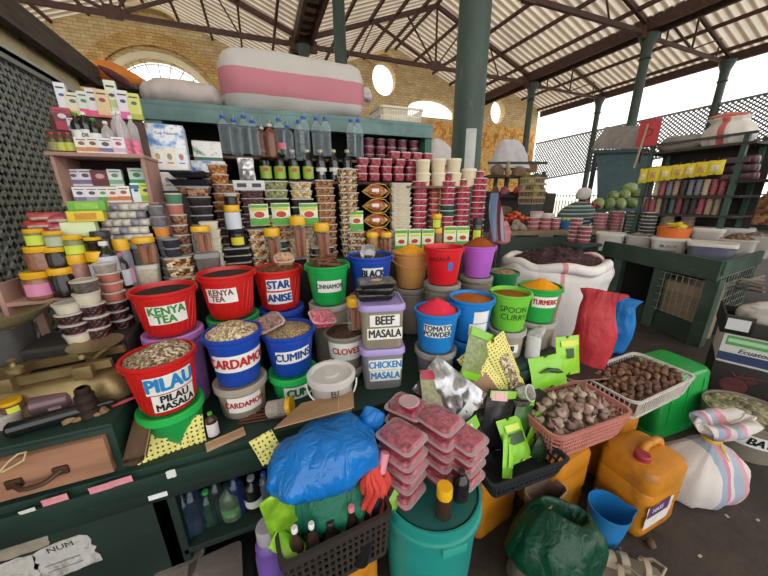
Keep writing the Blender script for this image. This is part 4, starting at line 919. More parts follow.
for c_, px_ in enumerate((423, 434)):
    for r_ in range(3): a = pY(px_, 180, 2.215); tub('rect', (a.x+.0, 2.215, 1.712+r_*.05), 0, .078, .05, chil, 'red tub hidden behind the cream pails, column %s, row %s from below' % (('one', 'two')[c_], ('one', 'two', 'three')[r_]), 'red tubs behind cream pails', lidc, 1.15)
# cream pails
crm = mat('#d3c5a6', .4, var=.06, vs=12)
def cream_pail(px_, yt, yb, Y, l, wpx=17, zb=None):
    a = pY(px_, yt, Y); zb = zb if zb is not None else pY(px_, yb, Y).z; w = wpx*dep(a)/FPX*.95
    t = thing('cream_pail', l, 'pail', (a.x, Y, zb), 0, 'cream pails stacked on the red tubs'); r = w/2; h = a.z-zb
    part(t, 'pail_body', lathe([(r*.8, 0), (r*.82, .003), (r*.94, h*.86), (r*.94, h*.88)], 24), crm); part(t, 'pail_lid', lathe([(r, h*.86), (r, h*.95), (r*.93, h*.97), (r*.9, h), (.001, h)], 24), mat('#ddd3bd', .35))
YP = 2.09
pb = pbox(sh, 'shelf_extension', (.98, 2.0, 1.655), (1.5, 2.24, 1.672), brown)
for (px_, y0, l) in ((423, 160, 'left'), (438.5, 159, 'middle'), (454, 159, 'right')):
    zt = pY(px_, 173, YP).z; cream_pail(px_, 173, 182, YP, 'lower cream pail, %s of the three below the top pails' % l, 16.5, 1.673); cream_pail(px_, y0, 173, YP, 'upper cream pail, %s of the three on top' % l, 16.5, zt)
cream_pail(469, 169, 180, YP, 'single cream pail at the right end, beside the big column', 16.5, 1.673)
# ================================================================ LEFT: racks of boxed goods, jars, weighing scale
def carton(label, px_, ytop, ybot, wpx, Y, cols, group, zb=None, d=.05, cat='box', name='product_carton', rot=None, words=None, cornered=None, dev=0):
    """small printed carton: body, coloured band, brand mark"""
    a = pY(px_, ytop, Y); b = pY(px_, ybot, Y) if zb is None else a; zb = b.z if zb is None else zb; h = a.z-zb; w = wpx*dep(a)/FPX*.93
    t = thing(name, label, cat, (b.x, Y+d/2, zb), face(b.x, Y)*.5+R(dev), group)
    part(t, 'carton_body', box(w, d, h, .0015), mat(cols[0], .5))
    part(t, 'colour_band', box(w*.995, .0012, h*(cols[3] if len(cols) > 3 else .25), 0), mat(cols[1], .5), (0, -d/2-.0005, h*(cols[4] if len(cols) > 4 else .12)))
    part(t, 'brand_mark', cached(('oval', round(w*.7, 3), 'c'), lambda: lathe_flat(w*.24, w*.17)), mat(cols[2], .5, var=.2, vs=200), (0, -d/2-.0006, h*.62))
    part(t, 'title_line', box(w*.7, .001, h*.05, 0), mat('#4a4650', .6), (0, -d/2-.0004, h*.82))
    if words: part(t, 'lettering', flat_text(words, h*.2, .02, .8), mat('#3b3a45', .6), (0, -d/2-.001, h*.4))
    return t
Yr = 1.785; G1 = 'small medicine cartons inside the pink rack'
pur, redc, grn, org = '#7d6a96', '#9c2f3c', '#5f9a4a', '#c97f4a'
rear_row = [(70, 169, 187, 10, ('#e2dfe2', pur, '#6a6472'), 'first'), (82, 169, 186, 12, ('#e2dfe2', pur, '#55505c'), 'second'), (97, 170, 185, 15, ('#7b2a3a', '#5c1d2b', '#c9a2a8'), 'dark red third'), (112, 169, 185, 12, ('#dfe6de', '#7fae8c', '#6a8f76'), 'fourth'), (134, 168, 184, 14, ('#cfe4d6', '#2f9a5a', '#3f8a58'), 'green topped last')]
for i, (x, a, b, w, c, n_) in enumerate(rear_row): carton('%s carton from the left in the upper row inside the pink rack' % n_, x, a, 185, w, 1.86, c, G1, zb=1.662)
part_ = thing('carton_riser', 'pale board lifting the rear cartons inside the pink rack', 'board', (-.63, 1.905, 1.588)); part(part_, 'riser', box(.29, .1, .074, .002), mat('#b9a8a0', .8))
lo = [(76.5, 187, 202, 11, ('#e4e1e4', pur, '#4a4a58'), 'first'), (89, 187, 202, 11, ('#e4e1e4', '#a39ab2', '#4a4a58'), 'second'), (100, 187, 202, 10, ('#e4e1e4', grn, '#5c9a4a'), 'green marked third'), (110, 187, 202, 10, ('#e6e2da', org, '#b5563a'), 'orange banded fourth'), (121, 186, 202, 11, ('#e6e2dc', '#c9744a', '#a84a3a'), 'red marked fifth'), (133.5, 183, 201, 9, ('#dbe7ea', '#3f6a8a', '#2f4a6a', .2, .7), 'blue marked sixth'), (143, 183, 201, 10, ('#c9d24a', '#8aa63a', '#3a4a5a', .3, .05), 'lime green last')]
for i, (x, a, b, w, c, n_) in enumerate(lo): carton('%s carton from the left in the front row of the pink rack' % n_, x, a, b, w, Yr, c, G1, zb=1.588, d=.045)
# goods on top of the pink rack: stepped rows of packets and boxes
RT = 1.793
G2 = 'cartons ranged on top of the pink rack'
bk = thing('display_riser', 'dark board step on the pink rack behind its top goods', 'board', (-.65, 1.93, RT)); part(bk, 'board', box(.34, .1, .1, .003), mat('#5a463c', .8)); part(bk, 'upper_board', box(.34, .045, .07, .003, .1), mat('#5a463c', .8), (0, .027, 0))
front = [(78.5, 137, 153, 11, ('#e6e2da', '#c98a5a', '#8a5a3a'), 'white and tan carton, first'), (90, 137, 153, 11, ('#e6e2da', '#c97f4a', '#7a4a3a'), 'white and orange carton, second'), (103, 138, 154, 13, ('#e4e1e4', pur, '#55505c'), 'white and purple carton, third'), (116, 137, 153, 11, ('#e6dfe2', '#c9b2c4', '#b5407a'), 'white carton with pink rose, fourth')]
for x, a, b, w, c, n_ in front: carton('%s in the front row on top of the pink rack' % n_, x, a, b, w, Yr-.005, c, G2, zb=RT, d=.035)
for i, x in enumerate((54, 62, 70)):
    a = pY(x, 132, Yr); 
    bottle('syrup_bottle', (pY(x, 152, Yr).x, Yr+.02, RT), a.z-RT, .02, mat('#5a4a2a', .2, var=.3, vs=50), mat('#c9253a', .4), 'red capped small bottle on top of pink rack, %s from left' % NTH[i], 'red capped bottles on the pink rack', .1, mat('#b9c04a' if i else '#8a8a5a', .5), .3, (.1, .5))
for i, (x, l, cap) in enumerate(((85, 'black bottle with green cap and white label', '#3f8a3a'), (93, 'black oil bottle with white cap and OIL label', '#e6e4dc'), (101, 'black bottle with green cap behind the white capped one', '#3f8a3a'))):
    a = pY(x, (114, 113, 119)[i], 1.85)
    bottle('oil_bottle', (pY(x, 150, 1.85).x, 1.842+.0*i, RT), a.z-RT, .024, dkg, mat(cap, .4), l+' on top of the pink rack', 'black bottles on the pink rack', 0, mat('#dcdcd8', .5), .28, (.3, .58), words=(('OIL', .022, .44, '#3a3a44'),) if i == 1 else None)
for i, x in enumerate((113, 121, 128, 136)):
    a = pY(x, (122, 112, 112, 116)[i], 1.84+.02*(i % 2))
    bottle('rose_water_bottle', (pY(x, 150, 1.85).x, 1.835+.03*(i % 2), RT), a.z-RT, .021, clear('#e8e2e4', .3, .05), mat('#e8e6e2', .4), 'clear bottle with white cap on the pink rack, %s from left' % NTH[i], 'clear bottles on the pink rack', 0, mat('#d9708f', .5, var=.35, vs=60) if i > 1 else mat('#d0c8cc', .5), .3, (.05, .4))
rear = [(58.5, 107, 128, 14, ('#b23a4f', '#7a2a4a', '#d9d2d4', .35, .4), 'deep pink carton in the middle row, leftmost'), (71, 118, 130, 10, ('#d9dade', '#8a8f9c', '#6a7080'), 'grey carton in the middle row, second')]
for x, a, b, w, c, n_ in rear: carton(n_+' on top of the pink rack', x, a, 0, w, 1.875, c, G2, zb=RT+.1, d=.03)
top = [(56.5, 82, 103, 9, ('#dfe2e4', '#8a9ab2', '#3f5fa0', .1, .1), 'white carton with blue mark, left end,'), (69, 92, 115, 11, ('#dcd6bb', '#c9b85a', '#5a6a7a', .2, .0), 'cream and yellow carton'), (80, 91, 115, 10, ('#cfdccf', '#d9507a', '#5a7a6a', .3, .0), 'white and pink carton'), (88.5, 88, 113, 10, ('#d9d6d8', '#d9507a', '#44505c', .22, .0), 'taller white and pink carton'), (98.5, 89, 117, 11.5, ('#d9bf94', '#c95a5a', '#8a4040', .08, .0), 'tan carton with red round mark'), (119.5, 90, 114, 10.5, ('#dcd6dc', '#d960a0', '#3f4a7a', .25, .0), 'white and magenta carton'), (131, 93, 118, 10.5, ('#ccd070', '#a8b23a', '#4a5a6a', .2, .0), 'yellow green carton at the right end')]
for x, a, b, w, c, n_ in top: carton(n_+' in the top row on the pink rack', x, a, 0, w, 1.915, c, G2, zb=RT+.17, d=.04)
carton('tall pale carton with dark blue mark raised in the top row', 107.5, 80, 0, 10, 1.93, ('#d6dbc9', '#b9c48a', '#33445a', .2, .3), G2, zb=RT+.17, d=.03)
# orange bag and dark umbrella roll lying above
t = thing('orange_bag', 'orange cloth bag lying above the cartons near the arched window', 'bag', (-1.07, 3.92, 2.68))
part(t, 'bag_body', blob([(-.10, .02, .02, -.13, 0), (-.085, .13, .1, -.05, 0), (-.02, .2, .12, 0, 0), (.06, .15, .1, -.03, 0), (.12, .06, .05, -.09, 0), (.135, .01, .01, -.1, 0)], 24, 5, .02, 9, .04), sheet('#d9802c', .7, .2, .25, 9))
part(t, 'white_bag_end', blob([(-.07, .02, .02, -.19, 0), (-.03, .05, .05, -.2, -.02), (.05, .05, .05, -.2, -.02), (.09, .01, .01, -.18, 0)], 16, 8, .012, 14), mat('#c9c4c0', .6, var=.15, vs=30))
t = thing('rolled_umbrella', 'dark maroon rolled cloth sloping below the orange bag', 'umbrella', (0, 0, 0))
a, b = Vector((-1.14, 3.72, 2.70)), pY(134, 88, 3.6); part(t, 'rolled_cloth', tube([a, a.lerp(b, .3), a.lerp(b, .7), b], [.012, .032, .036, .012], 10), mat('#5a2a30', .8, var=.3))
# boxed goods between rack and shelf, leaning towards the aisle
DIM = {}
def panels(t, cols):
    w, d, h = DIM[t.name]
    for k, c in enumerate(cols):
        x = (-.36+.24*k)*w; pn = part(t, 'panel_print', box(w*.2, .0014, h*.82, 0), mat(c, .45, var=.08, vs=40), (x, -d/2-.0022, h*.09)); part(pn, 'panel_mark', lathe_flat(w*.05, h*.14), mat(('#6a8ab0', '#c9a070', '#8a8a90', '#b07a6a')[k], .5, var=.2, vs=60), (0, -.0014, h*.5)); part(pn, 'panel_text', box(w*.13, .001, h*.05, 0), mat('#6a7080', .6), (0, -.0012, h*.2))
def big_box(label, px_, ytop, ybot, wpx, Y, m, zb=None, d=.1, dev=0, name='gift_box', band=None, words=None, mark=None):
    b = pY(px_, ybot, Y); zb = b.z if zb is None else zb; a = pY(px_, ytop, Y); h = a.z-zb; w = wpx*dep(a)/FPX*.92
    t = thing(name, label, 'box', (b.x, Y+d/2, zb), face(b.x, Y)*.4+R(dev)); part(t, 'box_body', box(w, d, h, .003), mat('#c9d0d8', .5)); DIM[t.name] = (w, d, h); part(t, 'printed_front', box(w*.97, .0014, h*.95, 0), m, (0, -d/2-.0006, h*.025))
    if words:
        for k, (s_, z_, sz) in enumerate(words): part(t, 'lettering', flat_text(s_, sz*h, .01, 1.0), mat('#2f3d5a', .6), (w*.1, -d/2-.002, z_*h))
    return t
def sky_print(cols):
    m, n, b, N, L = newmat('picture_print'); b.inputs['Roughness'].default_value = .35
    t = N.new('ShaderNodeTexNoise'); t.inputs['Scale'].default_value = 14; t.inputs['Detail'].default_value = 5; L.new(coords(n), t.inputs[0])
    r = N.new('ShaderNodeValToRGB'); e = r.color_ramp.elements
    while len(e) < len(cols): e.new(.5)
    for i, c in enumerate(cols): e[i].position = .36+.28*i/(len(cols)-1); e[i].color = srgb(c)
    L.new(t.outputs[0], r.inputs[0]); L.new(r.outputs[0], b.inputs['Base Color']); return m
blueprint = sky_print(['#3f6fb0', '#7fa3cf', '#dfe6ec', '#e6e9ea', '#8a6a6a'])
whprint = sky_print(['#b9c2cc', '#dfe2e4', '#e2dccf', '#c9b2a0'])
Ys = 2.02
z2 = pY(168, 191, 1.99).z
t = big_box('white picnic set style box with four panels, lower one above the black trays', 163, 172, 191, 43, 1.985, whprint, z2, .12); panels(t, ('#dfe2e6', '#d3dae2', '#e4dfd6', '#dcdcda'))
z3 = pY(163, 168, 2.03).z
t = big_box('white printed box with four panels under the blue mountain box', 165, 147, 168, 45, 1.985, whprint, pY(168, 170, 1.985).z, .12); panels(t, ('#d6e0ea', '#e2e2de', '#e8dcc6', '#dfe6ea'))
z4 = pY(165, 147.5, 1.985).z
big_box('blue and white box printed with mountain picture and writing', 164, 124, 147, 40, 2.0, blueprint, z4, .12, words=(('Cup Naturals', .62, .17),))
sb = thing('box_support', 'dark box supporting the printed boxes beside the rack', 'box', (pY(164, 190, 2.0).x, 2.05, STZ)); part(sb, 'box_body', box(.25, .12, z2-STZ, .003), mat('#4a4644', .7)); part(sb, 'box_flap', box(.25, .002, .02, 0), mat('#6a6460', .7), (0, -.061, .1))
zq = pY(212, 184, 2.2).z
g = big_box('blue and white printed box under the green framed box', 211, 161, 184, 33, 2.19, blueprint, 1.712, .08, 4)
zt2 = pY(211, 160.5, 2.2).z
gb = big_box('green framed white box with small picture on the blue box', 208, 141, 159, 27, 2.19, mat('#3f6a50', .5), pY(211, 161, 2.19).z, .09, 3)
part(gb, 'inner_picture', box(.15, .0014, .085, 0), sky_print(['#3f7a5a', '#dfe0dc', '#e2dfdc', '#b98a96']), (0, -.0475, .02))
# black foil trays
for i, (y0, y1) in enumerate(((172, 178), (179, 186))):
    a = pY(192, y0, 1.93); b = pY(192, y1, 1.93); h = a.z-b.z
    t = thing('foil_tray', '%s black foil tray of dark dates above the brown tub' % ('upper', 'lower')[i], 'tray', (b.x, 1.93, b.z), -.1, 'black foil trays')
    part(t, 'tray_body', rloft([(.07, .05, .012, 0), (.09, .06, .014, h*.8), (.095, .065, .016, h*.82), (.093, .063, .014, h*.86)], 2, True, False), mat('#2b2b30', .25, metal=.4)); part(t, 'dates', heap(.075, h*.3, 20, 6, i, .006, h*.75, 1.6, .05), mat('#1f1a1c', .2, var=.4, vs=60), kind='stuff')
tr_sup = pY(192, 186, 1.93).z
tub('rect', (pY(192, 186, 1.93).x+.01, 1.93, tr_sup-.04), 0, .16, .04, brownish, 'brown tub carrying the lower black foil tray', 'trays support', lidd, 1.4)
# silver pouch and boxes by the dark opening
t = thing('silver_pouch', 'crumpled silver pouch standing above the maroon tubs', 'pouch', (pY(248, 180, 2.1).x, 2.1, pY(248, 181, 2.1).z)); part(t, 'pouch_body', pillow(.09, .125, .05, 8, 10, .02, 3), mat('#b9b9bb', .25, metal=.7, var=.3, vs=25)); part(t, 'pouch_seal', box(.08, .003, .012, 0), mat('#a9a9ad', .3, metal=.7), (0, 0, .118))
t = thing('label_box', 'small black and white labelled pair box on the maroon tubs', 'box', (pY(250, 190, 2.06).x, 2.045, pY(250, 190.5, 2.05).z)); part(t, 'box_body', box(.17, .07, .055, .002), mat('#c9cacb', .5))
for q in (-.04, .04): part(t, 'black_mark', box(.05, .0014, .022, 0), mat('#3a3c40', .5), (q, -.0356, .017))
# white packets piled behind the jars
wp_m = mat('#cfcbc2', .4, var=.12, vs=40)
LZ = pY(125, 250, 1.67).z
for i in range(5):
    for j in range(6):
        x = 107+i*9.5+(j % 2)*3-j*.6; yb = 243-j*5.8
        if x > 150: continue
        Y = 1.665+.012*j; p = pY(x, yb, Y); p.z = LZ+.032*j
        s_ = single('sugar_packet', 'small white printed packet in the pile left of grey tubs', 'packet', cached('sugar', lambda: pillow(.046, .034, .045, 6, 5)), wp_m if (i*5+j*3) % 4 else mat('#8f8f98', .4, var=.3, vs=60), (p.x, Y, LZ+.033*j), rng.uniform(-.1, .1), 'small white packets piled behind the jars')
sp_ = thing('packet_ledge', 'dark box under the pile of small white packets', 'box', (pY(125, 247, 1.69).x, 1.69, CT)); part(sp_, 'box_body', box(.22, .1, LZ-CT, .003), mat('#33291f', .8)); part(sp_, 'box_lid', box(.225, .105, .02, .002), mat('#40342a', .8), (0, 0, LZ-CT-.02))
# green and yellow cartons left of the packets
Yg = 1.60
def flat_carton(x, y0, y1, w, Y, c, l, z=None): 
    a = pY(x, y0, Y); b = pY(x, y1, Y) if y1 else a; wz = w*dep(a)/FPX*.95
    t = thing('tea_carton', l, 'box', (b.x, Y+.04, b.z if z is None else z), face(b.x, Y)*.5, 'bright cartons stacked below the pink rack'); h = a.z-(b.z if z is None else z)
    part(t, 'carton_body', box(wz, .07, h, .002), mat(c[0], .5)); part(t, 'printed_panel', box(wz*.6, .0012, h*.6, 0), mat(c[1], .5, var=.2, vs=50), (0, -.0355, h*.2)); return t
zc = 1.243
flat_carton(80, 222, 244, 27, 1.56, ('#cfdcb0', '#7fae3c'), 'white and lime tea carton at the bottom under the yellow one', zc)
zc1 = pY(80, 222, 1.56).z; flat_carton(81, 211, 0, 29, 1.56, ('#d9c62e', '#c98f2a'), 'yellow carton between the green and the white lime cartons', zc1)
zc2 = pY(81, 211, 1.56).z; flat_carton(82, 201, 0, 30, 1.56, ('#6cae3c', '#8cc24a'), 'green carton on top of the yellow carton below the pink rack', zc2)
# red and white wrapped packets at the far left
for k, (x, y, w, c) in enumerate(((41, 216, 24, '#b5564f'), (39, 224, 24, '#b5443f'), (57, 218, 20, '#b04a55'), (59, 226, 20, '#b9506a'), (41, 232, 22, '#c9603c'), (61, 233, 19, '#b95068'))):
    p = pY(x, y, 1.57+.004*k); wz = w*dep(p)/FPX
    t = thing('wafer_packet', ('topmost white and red packet of the left pair', 'second white and red packet of the left pair', 'upper pink red packet beside the green carton', 'middle pink red packet beside the green carton', 'orange red packet at the bottom left', 'lowest pink packet beside the lime carton')[k]+' behind yellow lidded jars', 'packet', (p.x, 1.585, p.z-.02), face(p.x, 1.6)*.4, 'wrapped packets behind the left jars')
    part(t, 'packet_body', cached(('waf', w), lambda: pillow(wz, .034, .06, 8, 6)), mat(c, .35, var=.25, vs=40)); part(t, 'white_band', cached(('wafb', w), lambda: pillow_patch(wz, .034, .06, -.75, .75, -.75, -.1)), mat('#d9d2cc', .4, var=.1, vs=80))
wl = thing('packet_ledge', 'dark wooden ledge under the wrapped packets at far left', 'board', (-.80, 1.585, JZ)); part(wl, 'board', box(.19, .035, .075, .002), mat('#2e241e', .8)); part(wl, 'board_trim', box(.19, .003, .01, 0), mat('#4a3a30', .8), (0, -.018, .066))
# yellow lidded jars on the jar rack
GJ = 'yellow lidded jars on the low jar rack'
mj = {'peanut': mat('#8a5a3c', .2, var=.3, vs=60), 'dark': mat('#241d1a', .15, var=.3, vs=30), 'green': mat('#7c8048', .25, var=.2), 'pink': mat('#9a6a5a', .25, var=.3, vs=60), 'grey': mat('#8f8c76', .25, var=.2)}
def zj(x, y, Y): return pY(x, y, Y).z
jl = [  # px, top, width, Y, support, label, content, paper
 (35, 271, 26, 1.50, JZ, 'brown jar with pink label and yellow lid at rack front, left of pair', mj['peanut'], '#d88ab0', (.2, .75)),
 (60, 267, 24, 1.50, JZ, 'near black jar with yellow lid at rack front beside the pink labelled jar', mj['dark'], None, None),
 (37, 246, 24, 1.51, zj(35, 271, 1.50), 'squat brown jar with yellow lid on the pink labelled jar', mj['peanut'], None, None),
 (54, 247, 21, 1.51, zj(60, 267, 1.50), 'dark syrup jar with yellow lid stacked on the near black jar', mj['dark'], None, None),
 (32, 229, 17, 1.515, zj(37, 246, 1.51), 'yellow lidded jar with lime label at the upper left of the jars', mj['green'], '#c6d848', (.1, .8)),
 (52, 231, 17, 1.515, zj(54, 247, 1.51), 'yellow lidded jar with pale green label, second in the upper row', mj['grey'], '#aeb89a', (.1, .8)),
 (76, 254, 20, 1.52, JZ+.0, 'brown jar under the lime labelled jar, third column of the jar rack', mj['pink'], None, None),
 (71, 235, 18, 1.52, zj(76, 254, 1.52), 'yellow lidded jar with lime label, third in the upper row', mj['green'], '#c6d848', (.05, .6)),
 (96, 251, 20, 1.50, JZ, 'dark jar with white label and yellow lid beside the tall black bottle', mj['dark'], '#b9b2c0', (.1, .9)),
 (92, 237, 16, 1.53, zj(96, 251, 1.50), 'small dark jar with yellow lid, fourth in the upper row', mj['dark'], None, None)]
for x, y, w, Y, zb, l, c, pc, lz in jl: jar(x, y, w, Y, zb, l, c, lab=pc is not None, labc=pc or '#fff', group=GJ, labz=lz or (.2, .6), lidh=.2, lw=1.1)
jar(119, 239, 15, 1.57, JZ, 'jar with yellow lid and pink label standing behind the black bottle', mat('#7a7a8a', .3, var=.2), lab=True, labc='#cf8aa8', group=GJ, labz=(.1, .5), lidh=.2)
b_ = pY(112, 290, 1.47); bottle('oil_bottle', (pY(113, 284, 1.49).x, 1.50, JZ), pY(110, 241, 1.5).z-JZ, .034, dkg, mat('#e6e4e0', .4), 'tall black bottle with white cap and pale label on the jar rack', 'dark bottles on the jar rack', face(-.6, 1.5), mat('#c3bfd0', .5), .26, (.38, .72), words=(('TRUE OIL', .016, .6, '#4a4a6a'),))
bottle('oil_bottle', (pY(125, 282, 1.52).x, 1.53, JZ), pY(124, 253, 1.53).z-JZ, .022, dkg, mat('#d97a9a', .4), 'short black bottle with pink cap and pale label on jar rack', 'dark bottles on the jar rack', face(-.6, 1.5), mat('#c9ccd0', .5), .3, (.1, .55))
t = jar(99, 231, 18, 1.56, JZ+.1, 'black lidded jar standing at the back of the jar rack', mj['dark'], lidm=mat('#2b2b2c', .4), group=GJ)
bq = thing('jar_block', 'dark wood block lifting the black lidded jar', 'block', (pY(99, 240, 1.56).x, 1.56, JZ)); part(bq, 'block_body', box(.06, .06, .1, .002), mat('#33281f', .8)); part(bq, 'block_top', box(.062, .062, .006, 0), mat('#40342a', .8), (0, 0, .094))
# stacks of small round tubs in front of the jar rack
CB = pY(105, 332, 1.40).z
clr_t = mat('#9a8f86', .25, var=.2, vs=60)
def lean(px_, ytop, wpx, Y, mats, where, h0, n): return stack(px_, ytop, wpx, Y, CB, mats, 'round tub', where, 'round', h0, lidc, n=n)
lean(84, 279, 24, 1.36, [(mat('#5f564e', .25, var=.4, vs=60), 'domed nut tub'), (cream, 'white filled tub')]+[(maroon, 'plum filled tub')]*3, 'middle stack behind the brass scales', .05, 5)
lean(104, 262, 22, 1.44, [(clr_t, 'clear domed tub'), (rose, 'rose brown tub'), (rose, 'rose brown tub'), (rose, 'rose brown tub')]+[(maroon, 'plum filled tub')]*3, 'tallest stack behind the brass scales', .046, 7)
lean(66, 302, 25, 1.34, [(cream, 'cream pot'), (maroon, 'plum filled tub'), (maroon, 'plum filled tub'), (cream, 'pale tub')], 'leftmost stack behind the brass scales', .05, 4)
x_ = pY(85, 332, 1.4).x
st_ = thing('tub_crate', 'low dark crate under the small round tub stacks', 'crate', (x_, 1.40, CT)); part(st_, 'crate_body', box(.30, .15, CB-CT, .003), mat('#2a2420', .8)); part(st_, 'crate_rim', box(.305, .155, .015, .002), mat('#3a322c', .8), (0, 0, CB-CT-.018))
# ---------------- old brass coloured weighing scale on the cabinet
CZ = .93
brs = mat('#8f7a52', .42, var=.3, vs=9, metal=.55, dirt='#5a4a32', ds=8, dthr=.55, bump=.15, bs=30)
bp = pz(62, 398, CZ)
sc = thing('weighing_scale', 'old brass coloured counter scale with two pans on the drawer cabinet', 'scale', (-.725, 1.235, CZ))
bm = bmesh.new(); add_loft(bm, [rrect(.22, .065, .05, 0, 5), rrect(.225, .068, .05, .01, 5), rrect(.215, .06, .05, .05, 5), rrect(.19, .045, .04, .09, 5), rrect(.15, .03, .03, .105, 5)]); part(sc, 'scale_body', finish(bm, 50), brs)
bm = bmesh.new(); 
for y in (-.055, .055): add_bar(bm, (-.34, y, .115), (.2, y, .145), .016, .028)
for x in (-.28, -.06, .13): add_bar(bm, (x, -.07, .135), (x, .07, .135), .03, .02); add_box(bm, (x-.025, -.085, .11), (x+.025, -.055, .155), .004)
part(sc, 'scale_beam', finish(bm), brs)
for x in (-.2, .125):
    bm = bmesh.new()
    for a in (0, 90, 180, 270): add_tube(bm, [(x, 0, .14), (x+.03*math.cos(R(a)), .03*math.sin(R(a)), .165), (x+.05*math.cos(R(a)), .05*math.sin(R(a)), .176 if x > 0 else .26)], .008, 6)
part(sc, 'pan_support', finish(bm), brs)
pd = mat('#9a8560', .4, var=.25, vs=7, metal=.45)
part(sc, 'weight_plate', lathe([(.001, .170), (.062, .173), (.076, .180), (.078, .184), (.074, .183), (.06, .177), (.001, .175)], 32), pd, (.128, .045, 0), label='flat round plate of the scale')
part(sc, 'goods_pan', lathe([(.001, .25), (.08, .255), (.13, .27), (.165, .295), (.175, .31), (.178, .313), (.17, .311), (.155, .298), (.12, .277), (.06, .262), (.001, .258)], 36), mat('#b5a67e', .38, var=.2, vs=6, metal=.5), (-.20, .15, -.005), label='wide shallow brass goods pan')
for k, y in enumerate((.0,)): part(sc, 'balance_knob', lathe([(.012, 0), (.02, .004), (.02, .02), (.008, .028), (.006, .04), (.012, .05), (.001, .056)], 16), brs, (-.05, -.03, .145))
# loose things in front of the scale
p = pz(91, 415, CZ)
stk = [(.028, .032, 'bottom'), (.026, .026, 'second'), (.025, .026, 'third'), (.02, .02, 'top')]; zz = CZ; 
for r_, h_, nm in stk:
    w = thing('iron_weight', '%s iron weight in the little stack before the scale' % nm, 'weight', (p.x, p.y, zz), 0, 'iron scale weights'); im = mat('#3d302b', .5, metal=.5, var=.3, vs=20)
    part(w, 'weight_body', lathe([(r_*.9, 0), (r_, .003), (r_, h_*.75), (r_*.8, h_*.85), (r_*.8, h_)], 20), im); part(w, 'weight_knob', lathe([(r_*.5, h_*.98), (r_*.55, h_)], 12), im); zz += h_
p = pz(88, 412, CZ); single('chilli_sachet', 'small pink sachet lying beside the iron weights', 'sachet', pillow(.02, .07, .01), mat('#b5485a', .4, var=.2), (pz(112, 408, CZ).x, pz(112, 408, CZ).y-.0, CZ+.006), 0, None, (R(-90), 0, R(-60)))
p = pz(58, 411, CZ)
bj = thing('plastic_jar', 'clear plastic jar of plum powder lying on its side before the scale', 'jar', (p.x-.055, p.y, CZ+.034), 0, None, (R(90), 0, R(98))); part(bj, 'jar_body', lathe([(.028, 0), (.033, .004), (.033, .09), (.022, .105), (.001, .106)], 20), mat('#6e5258', .2, var=.2)); part(bj, 'white_stripes', wrap_patch(.1, .045, .075, .033, 0, 0, .001), mat('#c9c2c4', .4, var=.3, vs=80)); part(bj, 'jar_cap', lathe([(.024, .1), (.026, .102), (.026, .118), (.001, .12)], 16), clear('#dddddd', .4))
p = pz(56, 426, CZ)
bottle('oil_bottle', (p.x-.1, p.y-.01, CZ+.024), .24, .023, mat('#14171a', .15), mat('#1b1d20', .3), 'black glass bottle lying on its side at the cabinet edge', 'bottles lying on the cabinet', 0, None, .3, rot=(R(90), 0, R(102)))
p = pz(8, 424, CZ)
tub('round', (p.x, p.y, CZ), 0, .085, .045, mat('#b5aaa4', .3, var=.2), 'clear round tub at left edge under the yellow lidded jar', 'left edge pots', lidc)
jar(9, 400, 19, p.y, CZ+.045, 'yellow lidded jar with lime label at the left edge beside the scale', mat('#6e4a3a', .2, var=.3, vs=60), lab=True, labc='#cdd23f', group='left edge pots', lw=.5, labz=(.1, .8), lidh=.26)
for k, (x, y, sx) in enumerate(((69, 423, .018), (80, 421, .015), (104, 412, .017), (97, 417, .013), (26, 430, .014))):
    p = pz(x, y, CZ); single('ginger_root', 'knobbly dried ginger root on cabinet edge, %s' % ('behind the lying bottle cap', 'right of the bottle end', 'below the pink sachet', 'at the foot of the weights', 'left of the lying black bottle')[k], 'ginger', blob([(0, sx*.5, sx*.4, 0, 0), (sx*.3, sx, sx*.7, 0, 0), (sx*.8, sx*.8, sx*.6, sx*.3, 0), (sx*1.1, sx*.2, sx*.2, sx*.4, 0)], 14, k, .012, 40), mat('#8a6f4c', .85, var=.3, vs=40, bump=.4), (p.x, p.y, CZ), k)
# raffia string on the drawer corner
cv = [Vector(pY(x, y, 1.005)) for x, y in ((-4, 476), (8, 462), (18, 454), (26, 452), (24, 460), (10, 468), (2, 472))]
single('raffia_string', 'pale loop of raffia string hanging over the drawer front', 'string', tube(cv, .0028, 6), mat('#cdbb8c', .8))
# grey plastic sack and green crate at the far left behind the scale
t = thing('grey_sack', 'bulging grey plastic sack at the far left behind the scale', 'sack', (-1.07, 1.56, CT)); part(t, 'sack_body', blob([(0, .1, .1, 0, 0), (.04, .14, .13, 0, 0), (.3, .15, .14, 0, 0), (.55, .13, .11, .0, 0), (.63, .07, .06, .0, 0), (.66, .01, .01, .0, 0)], 30, 4, .03, 7, .05), mat('#7d7b78', .35, var=.2, vs=12)); part(t, 'sack_tie', lathe([(.05, .62), (.055, .63), (.05, .64)], 12), mat('#9a9894', .5), (.0, 0, 0))
t = thing('green_bag', 'dark green folded bag behind the big scale pan', 'bag', (pz(35, 310, 1.0).x+.0, 1.37, CZ)); part(t, 'bag_body', blob([(0, .1, .04, 0, 0), (.05, .12, .05, 0, 0), (.2, .11, .045, 0, 0), (.235, .06, .03, 0, 0), (.24, .01, .01, 0, 0)], 20, 6, .02, 12, .05), mat('#1c5240', .5, var=.3, vs=15)); part(t, 'bag_fold', box(.16, .004, .03, .001), mat('#246a50', .5), (0, -.05, .17))
